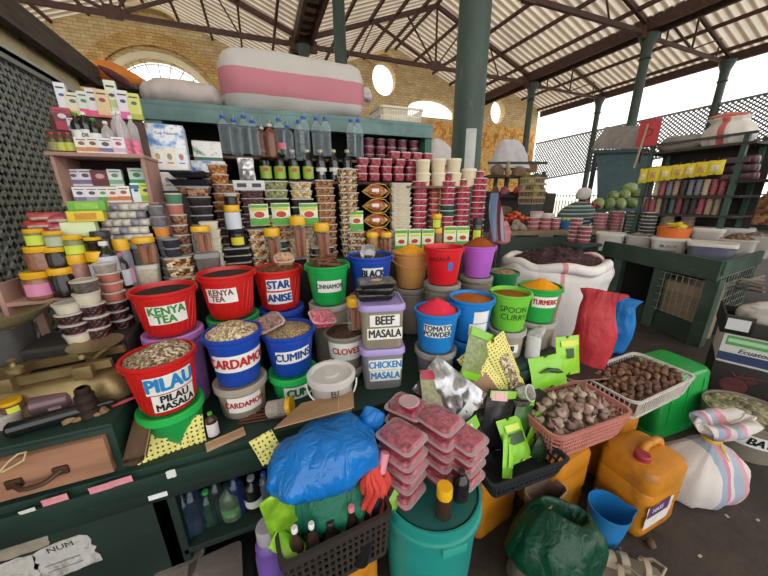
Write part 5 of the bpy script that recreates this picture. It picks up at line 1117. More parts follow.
# ================================================================ RIGHT END OF THE STALL: sacks, bags, packets, baskets, jerrycans
# open sack of dried hibiscus with rolled rim
p = pt(556, 257, 2.42); SX, SY, SZ = p.x, p.y, p.z
wv = stripes(['#d9d4d0', '#dcd8d4', '#cfcac8', '#c98a90', '#d8d3cf', '#d5d0cc'], 0, 2.2, .75, 90, .1, ramp=[0, .3, .5, .8, .87, .95])
t = thing('hibiscus_sack', 'large open white woven sack full of dark dried hibiscus behind the turmeric', 'sack', (SX, SY, 0), -.35)
part(t, 'sack_body', blob([(0, .32, .24, 0, 0), (.05, .38, .28, 0, 0), (.4, .40, .30, 0, 0), (SZ-.25, .40, .30, 0, 0), (SZ-.12, .42, .325, 0, 0), (SZ-.06, .40, .315, 0, 0), (SZ-.02, .38, .29, 0, 0)], 56, 3, .025, 6, .012, 7, 2.2, cap1=False), wv)
part(t, 'rolled_rim', (lambda bm: (add_loft(bm, [[((.365+.035*math.cos(b))*math.cos(a)*(1+.05*math.sin(5*a)), (.315+.035*math.cos(b))*math.sin(a)*(1+.04*math.sin(4*a+1)), SZ-.035+.04*math.sin(b)+.014*math.sin(6*a)) for b in [2*math.pi*k/10 for k in range(10)]] for a in [2*math.pi*i/48 for i in range(49)]], False, False), finish(bm, 70))[-1])(bmesh.new()), wv)
part(t, 'hibiscus', heap(.365, .11, 56, 14, 2, .012, SZ-.04, 1.7, .315, 22), grain(['#2a1218', '#3a1a22', '#1d0c11', '#4a232c'], 45, .7, 1), kind='stuff')
# coloured shopping bags in front of it
def shop_bag(label, x, ybase, ytop, wpx, z, col, seed, lean=0, depth=.6, Y=None, ears=True):
    b = pz(x, ybase, z); top = zat(b.x, b.y, ytop); h = top-z; w = wpx*dep(b)/FPX*.5
    t = thing('plastic_bag', label, 'bag', (b.x, b.y, z), face(b.x, b.y)); d = w*depth
    part(t, 'bag_body', blob([(0, w*.55, d*.6, lean, 0), (h*.06, w*.8, d*.9, lean*.9, 0), (h*.3, w*1.0, d, lean*.6, 0), (h*.55, w*1.0, d*.95, lean*.3, 0), (h*.74, w*.9, d*.7, 0, 0), (h*.86, w*.8, d*.45, 0, 0, .08), (h*.93, w*.86, d*.4, 0, 0, .16), (h*.99, w*.9, d*.3, .01, 0, .22), (h*.97, w*.6, d*.12, .0, 0, .1)], 40, seed, .02, 9, .035, 9, 2.3), sheet(col, .5, .3, .2, 9, .6))
    for s_ in ((-1, 1) if ears else ()): part(t, 'bag_handle', blob([(h*.85, w*.28, d*.25, s_*w*.62, 0), (h*.95, w*.24, d*.2, s_*w*.68, 0), (h*1.02, w*.1, d*.1, s_*w*.74, 0)], 16, seed+1, .008, 14, .1), sheet(col, .55, .3, .2, 9))
    return t
BZ = .55
cr = thing('wooden_crate', 'dark wooden crate under the red and blue shopping bags', 'crate', (1.98, 1.09, 0)); part(cr, 'crate_body', box(.5, .2, BZ, .004), mat('#2b241f', .85, var=.3)); part(cr, 'crate_slat', box(.51, .02, .06, .002), mat('#4a3c30', .8), (0, -.105, BZ-.08)); part(cr, 'crate_slat', box(.51, .02, .06, .002), mat('#4a3c30', .8), (0, -.105, BZ-.2))
shop_bag('bulging coral red cloth bag standing in front of the hibiscus sack', 586, 368, 290, 33, BZ, '#d9444c', 2, .01, .6, ears=False)
shop_bag('bright blue plastic bag standing right of the coral red bag', 614, 352, 298, 22, BZ, '#1f86d6', 5, .0, .7, ears=False)
# pink bag, green tub beyond the purple bucket
p = pY(500, 252, 2.05)
t = thing('pink_bag', 'crumpled pink plastic bag behind the purple bucket', 'bag', (p.x, 2.07, STZ)); part(t, 'bag_body', blob([(0, .07, .06, 0, 0), (.03, .10, .08, 0, 0), (.09, .10, .08, 0, 0), (.13, .07, .06, .0, 0), (.15, .03, .03, .02, 0), (.16, .01, .01, .02, 0)], 26, 9, .03, 11, .06), sheet('#d98a90', .5, .3, .25, 14)); part(t, 'bag_knot', blob([(.14, .03, .02, .02, 0), (.16, .05, .03, .03, 0), (.19, .01, .01, .05, 0)], 12, 2, .01, 20), sheet('#d98a90', .5, .3))
q = pz(507, 272, 1.10)
tb2 = thing('side_table', 'dark low table behind the counter end carrying the green basin', 'table', (q.x+.01, q.y+.04, 0)); part(tb2, 'tabletop', box(.26, .24, .03, .003, .71), mat('#2b2622', .8))
for sx in (-.1, .1):
    for sy in (-.09, .09): part(tb2, 'leg', box(.03, .03, .71, .002), mat('#2b2622', .8), (sx, sy, 0))
pail('green_tub', 'dark green basin of brown lentils behind the lime green bucket', q.x, q.y+.03, .93, .2, .17, '#1f7a44', grain(['#9a6a52', '#b58a70', '#7a4f3c'], 120), n=32, heapk=(.02, .003), kind='basin', taper=.85)
sp = thing('upturned_pail', 'dusty pail carrying the dark green basin', 'pail', (q.x, q.y+.03, CT)); part(sp, 'pail_body', lathe([(.09, 0), (.086, .18), (.084, .19)], 24), grey_t); part(sp, 'pail_rim', lathe([(.093, 0), (.096, .004), (.093, .016)], 24), lid_grey)
# striped cloth at the end of the red stacks
t = thing('striped_cloth', 'blue, red and white striped cloth hanging at the end of the tub stacks', 'cloth', (pY(493, 205, 1.9).x, 1.9, 1.0))
def drape():
    bm = bmesh.new(); g = []
    for j in range(15):
        z = .62-.36*j/14; row = []
        for i in range(12):
            u = i/11; row.append(bm.verts.new(((u-.35)*.075*(1+.9*j/14)+.03*j/14, .02*math.sin(u*9+j*.3)-.12*(j/14)**2*.4, z)))
        g.append(row)
    for j in range(14):
        for i in range(11): bm.faces.new((g[j][i], g[j][i+1], g[j+1][i+1], g[j+1][i]))
    bmesh.ops.solidify(bm, geom=bm.faces[:], thickness=.006); return finish(bm, 80)
part(t, 'cloth_body', drape(), stripes(['#8ba6c9', '#7f9cc4', '#8ba6c9', '#b58a94', '#7f4a55', '#c9c4c9', '#8a9ab5'], 0, 9.0, .85, 0, .1))
part(t, 'cloth_hanger', tube([(0, 0, .62), (.0, .06, .66)], .004, 6), mat('#6a5a4c', .8))
# clear handled bucket with BI handwriting
CB_ = pz(333, 400, CT); 
clb = clear('#d9d6d2', .42, .2)
q = pz(331, 371, .945); cx, cy = q.x, q.y
t = thing('clear_bucket', 'empty clear lidded bucket with BI written on it, before the cloves', 'bucket', (cx, cy, CT), face(cx, cy)); hB = .945-CT
part(t, 'bucket_body', lathe([(.07, 0), (.072, .004), (.084, hB-.03), (.085, hB-.028)], 28), clb); part(t, 'bucket_lid', lathe([(.093, hB-.03), (.095, hB-.026), (.095, hB-.006), (.088, hB), (.078, hB-.002), (.074, hB-.014), (.03, hB-.012), (.028, hB-.006), (.001, hB-.006)], 28), clear('#e2dfdb', .5, .15))
part(t, 'bucket_handle', tube([((.097)*math.cos(a), -.02-.06*math.sin(a), hB-.03-.07*math.sin(a)) for a in [math.pi*k/12 for k in range(13)]], .0035, 6), mat('#d9d7d2', .4)); part(t, 'lettering', wrap_text('BI', .042, .073, .07, .155, R(6), .0, 1.0), mat('#3a3a40', .6))
# two clamshells stuck in the seeds
def clamshell(label, loc, rz, w, d, h, rot=None, group='red clamshell packs', fill=None, open_=False):
    t = thing('clamshell_pack', label, 'pack', loc, rz, group, rot)
    part(t, 'tray', cached(('ct', w, d, h), lambda: rloft([(w*.4, d*.4, .014, 0), (w*.41, d*.41, .016, .003), (w*.465, d*.465, .02, h*.6), (w*.5, d*.5, .022, h*.6), (w*.5, d*.5, .022, h*.64)], 4)), fill or chil)
    part(t, 'clear_lid', cached(('cl', w, d, h), lambda: rloft([(w*.5, d*.5, .022, h*.645), (w*.5, d*.5, .022, h*.67), (w*.44, d*.44, .02, h*.68), (w*.42, d*.42, .02, h*.93), (w*.4, d*.4, .018, h*.97), (w*.3, d*.28, .012, h*.97), (w*.29, d*.27, .012, h), (w*.2, d*.18, .01, h)], 4)), clear('#f4e6e6', .05, .06, .3))
    part(t, 'tray_flange', cached(('cr', w, d, h), lambda: rloft([(w*.47, d*.46, .02, h*.6), (w*.51, d*.515, .024, h*.6), (w*.51, d*.515, .024, h*.655), (w*.47, d*.46, .02, h*.655)], 4)), clear('#f2e4e4', .3, .1, .3))
    part(t, 'lid_filling', cached(('cf', w, d, h), lambda: rloft([(w*.43, d*.43, .02, h*.65), (w*.405, d*.405, .02, h*.9), (w*.36, d*.36, .02, h*.93)], 4)), fill or chil, kind='stuff')
    return t
q = pz(273, 327, 1.06); clamshell('clear pack of brown spice tilted in the cumin bucket', (q.x-.01, q.y+.01, 1.055), .3, .12, .095, .05, (R(18), R(-14), .3), fill=grain(['#7a4f42', '#94685a', '#5f3a32'], 80))
q = pz(321, 322, 1.03); clamshell('clear pack of pink berries wedged between cumin and cloves', (q.x, q.y, 1.03), .2, .12, .1, .05, (R(20), R(10), .2), fill=grain(['#c23a5a', '#d9607a', '#a02846'], 80))
p = pz(352, 330, .99); jar(354, 297, 17, p.y+.015, .99, 'cinnamon stick jar with yellow lid standing in the cloves', 'sticks', group='cinnamon stick jars', lidh=.24)
# black foil trays on the beef masala box
bx, by, bz = BOXTOP
for i in range(3):
    t = thing('date_tray', '%s foil tray on the beef masala box lid' % ('lowest', 'middle', 'top')[i], 'tray', (bx+.004*i-.02, by+.02, bz+.0+.027*i), face(bx, by)+R((8, -4, 10)[i]), 'foil trays on the masala box')
    part(t, 'tray_body', rloft([(.07, .05, .01, 0), (.072, .052, .01, .002), (.08, .06, .012, .02), (.086, .066, .012, .021), (.086, .066, .012, .024)], 2), mat('#242326', .25, metal=.2)); part(t, 'clear_film', rloft([(.08, .06, .012, .024), (.076, .056, .012, .0285), (.07, .05, .012, .0285)], 2), clear('#8f8a86', .35, .06))
    if i == 2: part(t, 'oval_sticker', (lambda bm: (add_loft(bm, [circ(.026, .0292, 20, ry=.016), circ(.026, .03, 20, ry=.016)]), finish(bm))[-1])(bmesh.new()), mat('#c9b07a', .5), (.0, -.005, 0))
q = pz(372, 296, bz+.09); t = thing('glass_cup', 'small clear plastic cup lying on the black pepper', 'cup', (pz(368, 252, 1.31).x, pz(368, 252, 1.31).y-.03, 1.305), 0, None, (R(70), 0, R(-30))); part(t, 'cup_body', lathe([(.028, 0), (.03, .003), (.04, .055), (.042, .056), (.038, .054), (.027, .004)], 20), clear('#d9d9d6', .3, .06)); part(t, 'cup_base', lathe([(.026, .0), (.027, .004), (.001, .005)], 16), clear('#d9d9d6', .5))
q = pz(292, 270, 1.29); clamshell('clear pack of nuts standing in the star anise bucket', (pz(282, 262, 1.28).x+.01, pz(282, 262, 1.28).y, 1.272), .1, .1, .07, .055, (R(30), 0, .1), fill=grain(['#b98a5c', '#a0714a', '#d0a87a'], 70))
# bark sticks heaped on the cinnamon bucket
q = pz(327, 263, 1.279)
for k in range(9):
    rg = random.Random(k); a = rg.uniform(0, 3.14); L = rg.uniform(.07, .13)
    pts = [Vector((q.x+rg.uniform(-.045, .045)+math.cos(a)*L*(u-.5), q.y+rg.uniform(-.045, .045)*.0+(k-4)*.016+math.sin(a)*L*(u-.5), 1.283+.006*(k % 3)+rg.uniform(0, .012)*u)) for u in (0, .5, 1)]
    single('cinnamon_bark', 'curled cinnamon bark piece loose on the green cinnamon bucket', 'bark', tube(pts, rg.uniform(.006, .009), 8), mat('#6f4530', .8, var=.3, vs=30), group='cinnamon bark pieces')
# yellow dotted paper bags, rolled brown paper, bottle by the pilau bucket
dot = None
def dotted():
    m, n, b, N, L = newmat('dotted_paper'); b.inputs['Roughness'].default_value = .7
    mp = N.new('ShaderNodeMapping'); mp.inputs['Rotation'].default_value = (R(-90), 0, 0); L.new(coords(n), mp.inputs[0]); v = N.new('ShaderNodeTexVoronoi'); v.voronoi_dimensions = '2D'; v.inputs['Scale'].default_value = 62; v.inputs['Randomness'].default_value = .2; L.new(mp.outputs[0], v.inputs['Vector'])
    r = N.new('ShaderNodeValToRGB'); r.color_ramp.interpolation = 'CONSTANT'; r.color_ramp.elements[0].color = srgb('#3c4030'); r.color_ramp.elements[1].position = .22; r.color_ramp.elements[1].color = srgb('#e0d77c')
    L.new(v.outputs['Distance'], r.inputs[0]); L.new(r.outputs[0], b.inputs['Base Color']); return m
dot = dotted()
def paper_bag(label, x, y, z, w, h, th, rot, m=None, seed=0):
    q = pz(x, y, z) if not isinstance(x, Vector) else x
    t = thing('paper_bag', label, 'bag', q, 0, None, rot); part(t, 'bag_body', pillow(w, h, th, 10, 12, .012, seed), m or dot); part(t, 'bag_fold', box(w*.9, .003, .012, 0), m or dot, (0, 0, h-.012)); return t
q = pz(158, 463, CT); paper_bag('yellow dotted paper bag leaning on the green lid under PILAU, left one', q+Vector((.012, .03, 0)), 0, 0, .15, .105, .03, (R(-25), 0, .2), None, 1)
q = pz(192, 452, CT); paper_bag('yellow dotted paper bag leaning beside the bottle below PILAU, right one', q+Vector((.0, .035, 0)), 0, 0, .08, .1, .03, (R(-22), 0, .1), None, 2)
q = pz(134, 468, CT); q2 = pz(140, 410, .80)
t = thing('rolled_paper', 'brown wrapping paper roll leaning on the counter beside the pilau bucket', 'roll', tuple(pY(134, 461, .975)), 0, None, (R(-80), 0, R(6)))
bm = bmesh.new(); rings = []
for k in range(60):
    a = k*.32; r = .012+.00035*k; rings.append([(r*math.cos(a), r*math.sin(a)*.7, 0), (r*math.cos(a), r*math.sin(a)*.7, .17)])
add_loft(bm, [[p[0] for p in rings], [p[1] for p in rings]], False, False, False); bmesh.ops.solidify(bm, geom=bm.faces[:], thickness=.0012); part(t, 'paper_roll', finish(bm, 60), mat('#8f7358', .8, var=.15))
part(t, 'paper_edge', tube([(.03, -.012, 0), (.032, -.012, .165)], .002, 5), mat('#a88a6c', .8))
q = pz(213, 440, CT); bottle('sauce_bottle', (q.x, q.y+.03, CT), .1, .02, mat('#3a211c', .2), mat('#4fae2f', .4), 'small brown bottle with green cap and white label by the beige bucket', 'small bottles on the ledge', face(q.x, q.y), mat('#d9d4d0', .5), .3, (.05, .6))
q = pz(285, 411, .80); t = jar(262, 395, 1, 1.10, CT, 'hidden', mat('#7a6a5a', .2)) if False else None
jj = thing('spice_jar', 'clear jar with yellow lid lying on its side beside the green CUMIN bucket', 'jar', (pz(268, 410, .775).x, pz(268, 410, .775).y, CT+.036), 0, None, (R(80), 0, R(70)))
part(jj, 'jar_body', lathe([(.028, 0), (.034, .006), (.034, .07), (.028, .082)], 24), clear('#d9d4cc', .25, .06)); part(jj, 'jar_lid', lathe([(.033, .08), (.036, .082), (.036, .1), (.001, .103)], 24), yel); part(jj, 'jar_filling', lathe([(.026, .003), (.031, .008), (.031, .05), (.001, .052)], 20), mat('#8a7a60', .8, var=.3, vs=60), kind='stuff')
for k in range(8):
    a = pz(238+k*1.5, 426-k*2.2, CT); b = pz(288, 418-k*2.4, CT)
    single('vanilla_stick', 'thin reddish brown stick lying on the ledge in front of beige bucket', 'stick', tube([a+Vector((0, .004, .005+.004*(k % 2))), a.lerp(b, .5)+Vector((0, .006, .006+.004*(k % 3))), b+Vector((0, .004, .005+.004*(k % 2)))], .0032, 6), mat('#5c3426', .7, var=.3), group='reddish brown sticks on the ledge')
q = pz(222, 446, CT); t = thing('cardboard_strip', 'pale cardboard strip lying on the counter ledge', 'cardboard', (pz(220, 445, CT).x+.02, pz(220, 445, CT).y+.012, CT), R(16)); part(t, 'strip', box(.13, .03, .012, .001), mat('#b09070', .8)); part(t, 'strip_fold', box(.13, .003, .018, 0), mat('#a5845f', .8), (0, .014, 0))
# ================================================================ FRONT: jerrycans, baskets, barrel, bags and crate on the ground
def jerrycan(label, x, y, z, rz, w=.29, d=.24, h=.42, col='#bd7a1a', lab=False, rot=None, cap='#8f2430'):
    t = thing('jerrycan', label, 'jerrycan', (x, y, z), rz, 'yellow plastic jerrycans under the baskets', rot)
    m = mat(col, .42, var=.14, vs=7, dirt='#83521a', ds=5, dthr=.52, bump=.08, bs=14)
    hs = h*.89
    part(t, 'can_body', rloft([(w*.44, d*.42, .03, 0), (w*.48, d*.47, .04, .012), (w*.5, d*.5, .042, .05), (w*.485, d*.485, .042, h*.3), (w*.485, d*.485, .042, h*.33), (w*.5, d*.5, .042, h*.36), (w*.5, d*.5, .042, h*.6), (w*.485, d*.485, .042, h*.63), (w*.5, d*.5, .042, h*.66), (w*.5, d*.5, .045, hs*.93), (w*.46, d*.46, .05, hs), (w*.36, d*.34, .05, hs+.012)], 5), m)
    bm = bmesh.new(); z0 = hs+.004; add_tube(bm, [(-w*.1, 0, z0-.01), (-w*.08, 0, h-.02), (-w*.02, 0, h-.006), (w*.25, 0, h-.006), (w*.36, 0, h-.02), (w*.42, 0, z0-.03)], [.022, .02, .018, .018, .02, .024], 10); part(t, 'carry_handle', finish(bm, 60), m)
    part(t, 'spout', lathe([(.034, hs-.01), (.03, hs+.012), (.026, hs+.02)], 20), m, (-w*.3, -d*.12, 0)); part(t, 'screw_cap', lathe([(.03, hs+.014), (.033, hs+.017), (.033, hs+.04), (.028, hs+.046), (.001, hs+.046)], 20), mat(cap, .45, var=.2), (-w*.3, -d*.12, 0), label='dark red screw cap')
    if lab:
        l = part(t, 'can_label', torn(w*.72, h*.34, 21, 24, .12), mat('#d0cbc6', .6, dirt='#a9a096', ds=20), (-.045, -d*.5-.0015, h*.36)); part(l, 'purple_print', box(w*.56, .0012, h*.16, 0), mat('#55305c', .6, var=.25, vs=40), (-.01, -.0016, .0)); part(l, 'lettering', flat_text('HASS', h*.085, .03, 1), mat('#c9bcc9', .6), (-.02, -.003, h*.085))
    return t
jerrycan('large yellow jerrycan with torn purple label at the right, beside the striped sack', 1.632, .625, 0, 0, .29, .25, .43, lab=True)
jerrycan('yellow jerrycan under the garlic basket, behind the blue jug', 1.28, .84, 0, R(4), .28, .24, .43)
jerrycan('yellow jerrycan under the black packet crate, left of the brown paper bag', .90, .90, 0, R(8), .28, .2, .40)
jerrycan('yellow jerrycan behind the large one, below the white basket', 1.78, .90, 0, R(0), .29, .22, .43)
# slotted plastic baskets
def basket_mesh(w, d, h, flare=.88, nx=14, ny=9, rows=2, wall=.004, rimh=.02, rad=.03, holes='slots'):
    bm = bmesh.new(); k = 4
    def sec(f, z, off=0): return rrect(w/2*f-off, d/2*f-off, rad, z, k)
    add_loft(bm, [sec(flare, 0), sec(flare, .006)])
    for z0, z1 in ((0, .02), (h-rimh, h)):
        f0 = flare+(1-flare)*z0/h; f1 = flare+(1-flare)*z1/h; e = .006 if z0 > 0 else 0
        add_loft(bm, [sec(f0, z0), sec(f0, z0, -e), sec(f1, z1, -e), sec(f1, z1, wall), sec(f0, z0, wall)], False, False)
    zs = [.02+(h-rimh-.02)*i/rows for i in range(1, rows)]
    for z in zs: f = flare+(1-flare)*z/h; add_loft(bm, [sec(f, z-.004), sec(f, z+.004), sec(f, z+.004, wall), sec(f, z-.004, wall)], False, False)
    def bar(x, y, nxs):
        add_bar(bm, (x*flare, y*flare, .01), (x*.985, y*.985, h-rimh*.5), *((.008, wall) if nxs else (wall, .008)))
    for i in range(nx+1):
        x = (-.5+i/nx)*(w-2*rad*.6)
        for s in (-1, 1): bar(x, s*(d/2-wall*.5), True)
    for i in range(ny+1):
        y = (-.5+i/ny)*(d-2*rad*.6)
        for s in (-1, 1): bar(s*(w/2-wall*.5), y, False)
    return finish(bm, 30)
GB = Vector((1.335, .84, .44))
t = thing('pink_basket', 'dusty pink plastic basket heaped with garlic on the jerrycans', 'basket', GB, R(-2)); part(t, 'basket_body', basket_mesh(.50, .30, .15, .86, 26, 14, 4, .005, .022, .05), mat('#b9766c', .5, var=.12)); part(t, 'basket_floor', box(.42, .25, .004, 0, .003), mat('#a8685f', .6))
WBk = Vector((1.96, .89, .445))
t = thing('white_basket', 'white slotted plastic basket heaped with brown nutmeg on the right', 'basket', WBk, R(2)); part(t, 'basket_body', basket_mesh(.60, .32, .135, .88, 20, 10, 1, .004, .014, .05), mat('#c9c4bc', .5, var=.12, dirt='#8f887e', ds=14, dthr=.6)); part(t, 'basket_floor', box(.5, .26, .004, 0, .003), mat('#b5b0a6', .6))
def garlic_mesh():
    bm = bmesh.new(); n = 18; rings = []
    for z, r in ((0, .004), (.002, .012), (.008, .019), (.015, .021), (.023, .017), (.029, .009), (.034, .005), (.042, .0035), (.052, .002)):
        rings.append([(r*(1+.09*abs(math.cos(3*2*math.pi*i/n)))*math.cos(2*math.pi*i/n), r*(1+.09*abs(math.cos(3*2*math.pi*i/n)))*math.sin(2*math.pi*i/n), z) for i in range(n)])
    add_loft(bm, rings); return finish(bm, 70)
gme = garlic_mesh(); gm = [mat('#9a8274', .6, var=.25, vs=60, stretch=(1, 1, .2)), mat('#86695f', .6, var=.25, vs=60, stretch=(1, 1, .2)), mat('#ab9684', .6, var=.2, vs=60, stretch=(1, 1, .2))]
def scatter(n, w, d, base, sp, hk, fn):
    rg = random.Random(n); k = 0
    for L in range(3):
        ww, dd = w-L*sp*1.3, d-L*sp*1.1; nx_, ny_ = max(2, int(ww/sp)), max(2, int(dd/sp))
        for i in range(nx_):
            for j in range(ny_):
                if L == 2 and rg.random() < .45: continue
                x = (-.5+(i+.5)/nx_)*ww+rg.uniform(-.13, .13)*sp; y = (-.5+(j+.5+.5*(i % 2)*(nx_ > 4))/(ny_+.5))*dd+rg.uniform(-.13, .13)*sp
                fn(base+Vector((x, y, hk*L+rg.uniform(-.003, .004))), rg, k); k += 1
                if k >= n: return
scatter(118, .42, .24, GB+Vector((0, 0, .108)), .0445, .031, lambda p, rg, k: single('garlic_bulb', 'small purplish garlic bulb heaped in the pink basket', 'garlic', gme, gm[k % 3], p+Vector((0, 0, .005)), 0, 'garlic bulbs in the pink basket', (rg.uniform(-.95, .95), rg.uniform(-.95, .95), rg.uniform(0, 6))))
nme = blob([(-.021, .003, .003, 0, 0), (-.018, .009, .009, 0, 0), (-.008, .014, .014, 0, 0), (.006, .0145, .0145, 0, 0), (.016, .010, .010, 0, 0), (.021, .003, .003, 0, 0)], 14, 3, .003, 60)
nm_ = [mat('#6b4a37', .7, var=.3, vs=60, bump=.4, bs=120), mat('#7d5a44', .7, var=.3, vs=60, bump=.4, bs=120), mat('#563a2b', .7, var=.3, vs=60, bump=.4, bs=120)]
scatter(236, .52, .26, WBk+Vector((0, 0, .098)), .036, .022, lambda p, rg, k: single('nutmeg', 'brown ridged nutmeg seed heaped in the white basket', 'nutmeg', nme, nm_[k % 3], p+Vector((0, 0, .012)), 0, 'nutmegs in the white basket', (rg.uniform(.9, 2.2), rg.uniform(-.4, .4), rg.uniform(0, 6))))
for i, (c, g_) in enumerate(((GB, '#6b5a50'), (WBk, '#4a362a'))):
    single('basket_lining', ('bed of loose garlic skins at the bottom of the pink basket', 'bed of nutmeg crumbs at the bottom of the white basket')[i], 'crumbs', rloft([((.2, .24)[i], (.11, .12)[i], .03, 0), ((.205, .25)[i], (.115, .125)[i], .03, (.098, .092)[i])], 3), grain([g_, '#8f7a6a' if i == 0 else '#6b4a37', '#a89488' if i == 0 else '#3a2a20'], 60), c+Vector((0, 0, .0075)), 0, kind='stuff')
# green crate upside down on the ground
t = thing('green_crate', 'translucent green plastic crate upside down on the ground under the white basket', 'crate', (2.59, 1.03, 0), R(-3)); gmt = mat('#15903c', .3, var=.12, spec=.6)
part(t, 'crate_body', rloft([(.30, .2, .05, 0), (.30, .2, .05, .03), (.285, .185, .05, .035), (.255, .16, .05, .40), (.24, .145, .05, .425), (.2, .11, .04, .43)], 5), gmt)
bm = bmesh.new()
for sx in (-.17, 0, .17): add_bar(bm, (sx, -.182, .07), (sx*.95, -.163, .37), .012, .01)
for sy in (-.09, .06): add_bar(bm, (.285, sy, .07), (.262, sy, .37), .01, .012)
part(t, 'crate_ribs', finish(bm, 40), mat('#1ba348', .3))
# blue jug
t = thing('blue_jug', 'plain blue plastic jug without lid on the ground before the jerrycans', 'jug', (1.365, .585, 0), R(-35)); bj_ = mat('#2277b8', .35, var=.12, vs=8)
bm = bmesh.new(); rings = []
for r, z in ((.055, 0), (.062, .006), (.074, .08), (.082, .15), (.087, .195), (.084, .195), (.079, .15), (.07, .08), (.058, .01)):
    ring = circ(r, z, 32)
    if z > .1: ring = [(x+(.028*((z-.1)/.095) if i in (0,) else .014*((z-.1)/.095) if i in (1, 31) else 0), y, zz+(.012 if i in (0, 1, 31) and z > .19 else 0)) for i, (x, y, zz) in enumerate(ring)]
    rings.append(ring)
add_loft(bm, rings); part(t, 'jug_body', finish(bm, 50), bj_); part(t, 'jug_handle', tube([(-.01, .08, .17), (-.01, .115, .165), (-.01, .125, .11), (-.01, .105, .06), (-.01, .068, .05)], .008, 8), bj_)
# striped woven sack tied with yellow string
stp = stripes(['#c9c2be', '#c9c2be', '#8f9cad', '#b9788a', '#c9bfc0', '#93a0b0', '#c48a94', '#c9c2be'], 0, 2.9, .65, 110, .62, ramp=[0, .3, .42, .52, .6, .66, .78, .9])
t = thing('striped_sack', 'white sack with blue and pink stripes tied with yellow string on the ground', 'sack', (2.10, .56, 0), R(-14))
part(t, 'sack_body', blob([(0, .15, .10, 0, 0), (.02, .19, .13, 0, 0), (.1, .215, .15, 0, 0), (.2, .19, .14, 0, 0), (.28, .11, .09, 0, 0), (.33, .05, .045, 0, 0), (.35, .03, .028, 0, 0)], 44, 2, .018, 9, .03, 11, 2.8), stp)
part(t, 'sack_mouth', blob([(.345, .03, .028, 0, 0), (.37, .06, .05, .01, 0), (.41, .13, .08, .04, 0), (.45, .17, .085, .06, .01), (.455, .16, .04, .06, .01), (.42, .05, .02, .03, 0)], 40, 6, .02, 12, .10, 8), stp)
part(t, 'tie_string', (lambda bm: ([add_tube(bm, [(.036*math.cos(a), .036*math.sin(a), .34+.006*k) for a in [2*math.pi*i/12 for i in range(13)]], .006, 6) for k in range(3)], add_tube(bm, [(.0, -.04, .345), (.03, -.09, .27), (.06, -.125, .2)], .005, 6), add_tube(bm, [(-.0, -.04, .345), (-.0, -.085, .29), (.03, -.11, .24)], .005, 6), finish(bm, 60))[-1])(bmesh.new()), mat('#c9a83a', .6), label='yellow tie string')
# bay leaf bucket at the right edge
p = pz(752, 478, 0); t = pail('bay_leaf_bucket', 'grey bucket labelled BAY LEAVES at the right edge behind the striped sack', 2.76, .62, 0, .44, .27, mat('#7c7468', .5, var=.15), grain(['#7d7a5c', '#8f8a6a', '#5f5c44', '#a39a78'], 30, .8, 1), texts=(('BAY LEAVES', .07, BLK, .62, .03, .9, 0),), patches=((.42, .46, .78, 0),), fz=.95, heapk=(.02, .008), n=44, ang=54)
# cartons at the far right
cx, cy = 3.35, 1.05
def carton_box(name, label, x, y, z, w, d, h, m, rz=0): t = thing(name, label, 'box', (x+.2, y+.08, z), rz); part(t, 'carton_body', box(w, d, h, .006), m); return t
RZc = R(-66)
t = carton_box('dark_carton', 'dark brown carton with red fruit print at the bottom of the carton stack', 3.42, .74, 0, .62, .44, .30, mat('#231d1a', .7, var=.2), RZc)
for k, (ex, ez, er, ec) in enumerate(((-.17, .13, .075, '#5c2a2c'), (-.09, .2, .03, '#4f2628'), (.28, .13, .06, '#5c2a2c'))):
    part(t, 'fruit_print', (lambda er=er: lathe_flat(er, er*.9))(), mat(ec, .7, var=.35, vs=14), (ex, -.2212, ez))
part(t, 'leaf_print', (lambda bm: ([add_tube(bm, [(-.17, -.221, .2), (-.2+.06*q, -.221, .235)], .006, 4) for q in range(4)], finish(bm))[-1])(bmesh.new()), mat('#5c2a2c', .7))
t = carton_box('white_carton', 'white fruit carton with blue and green bands on the dark carton', 3.42, .745, .30, .60, .42, .25, mat('#c9c9c6', .6, var=.06), RZc)
part(t, 'blue_band', box(.6, .0015, .07, 0), mat('#27365f', .6), (0, -.2115, .02)); gbd = part(t, 'green_band', box(.4, .0015, .075, 0), mat('#4f9a50', .6), (-.08, -.2115, .155)); part(t, 'green_text', box(.26, .001, .03, 0), mat('#a9c9a4', .6), (-.14, -.2126, .18))
part(t, 'lettering', flat_text('Ecuatore', .052, .02, 1.0, 0, .25), mat('#1f2430', .6), (-.11, -.2125, .118)); part(t, 'hand_hole', lathe_flat(.055, .022), mat('#1a1512', .9), (.03, -.2126, .165)); part(t, 'round_seal', lathe_flat(.02, .02), mat('#c9b84a', .6), (.13, -.2126, .105)); part(t, 'white_panel', box(.1, .0012, .09, 0), mat('#b9bcc0', .6), (.2, -.2115, .14)); part(t, 'barcode_label', box(.06, .0012, .03, 0), mat('#d6d8da', .6), (.05, -.2125, .035))
t = thing('black_tray_carton', 'open black carton tray with white label topping the carton stack', 'box', (3.62, .825, .55), RZc); trm = mat('#26231f', .7, var=.2)
bm = bmesh.new(); W_, D_, H_ = .66, .46, .15
add_box(bm, (-W_/2, -D_/2, 0), (W_/2, D_/2, .01))
for lo, hi in (((-W_/2, -D_/2, 0), (W_/2, -D_/2+.012, H_*.75)), ((-W_/2, D_/2-.012, 0), (W_/2, D_/2, H_*.75)), ((-W_/2, -D_/2, 0), (-W_/2+.012, D_/2, H_)), ((W_/2-.012, -D_/2, 0), (W_/2, D_/2, H_)), ((-W_/2, -D_/2, 0), (-W_/2+.16, -D_/2+.012, H_))): add_box(bm, lo, hi, .002)
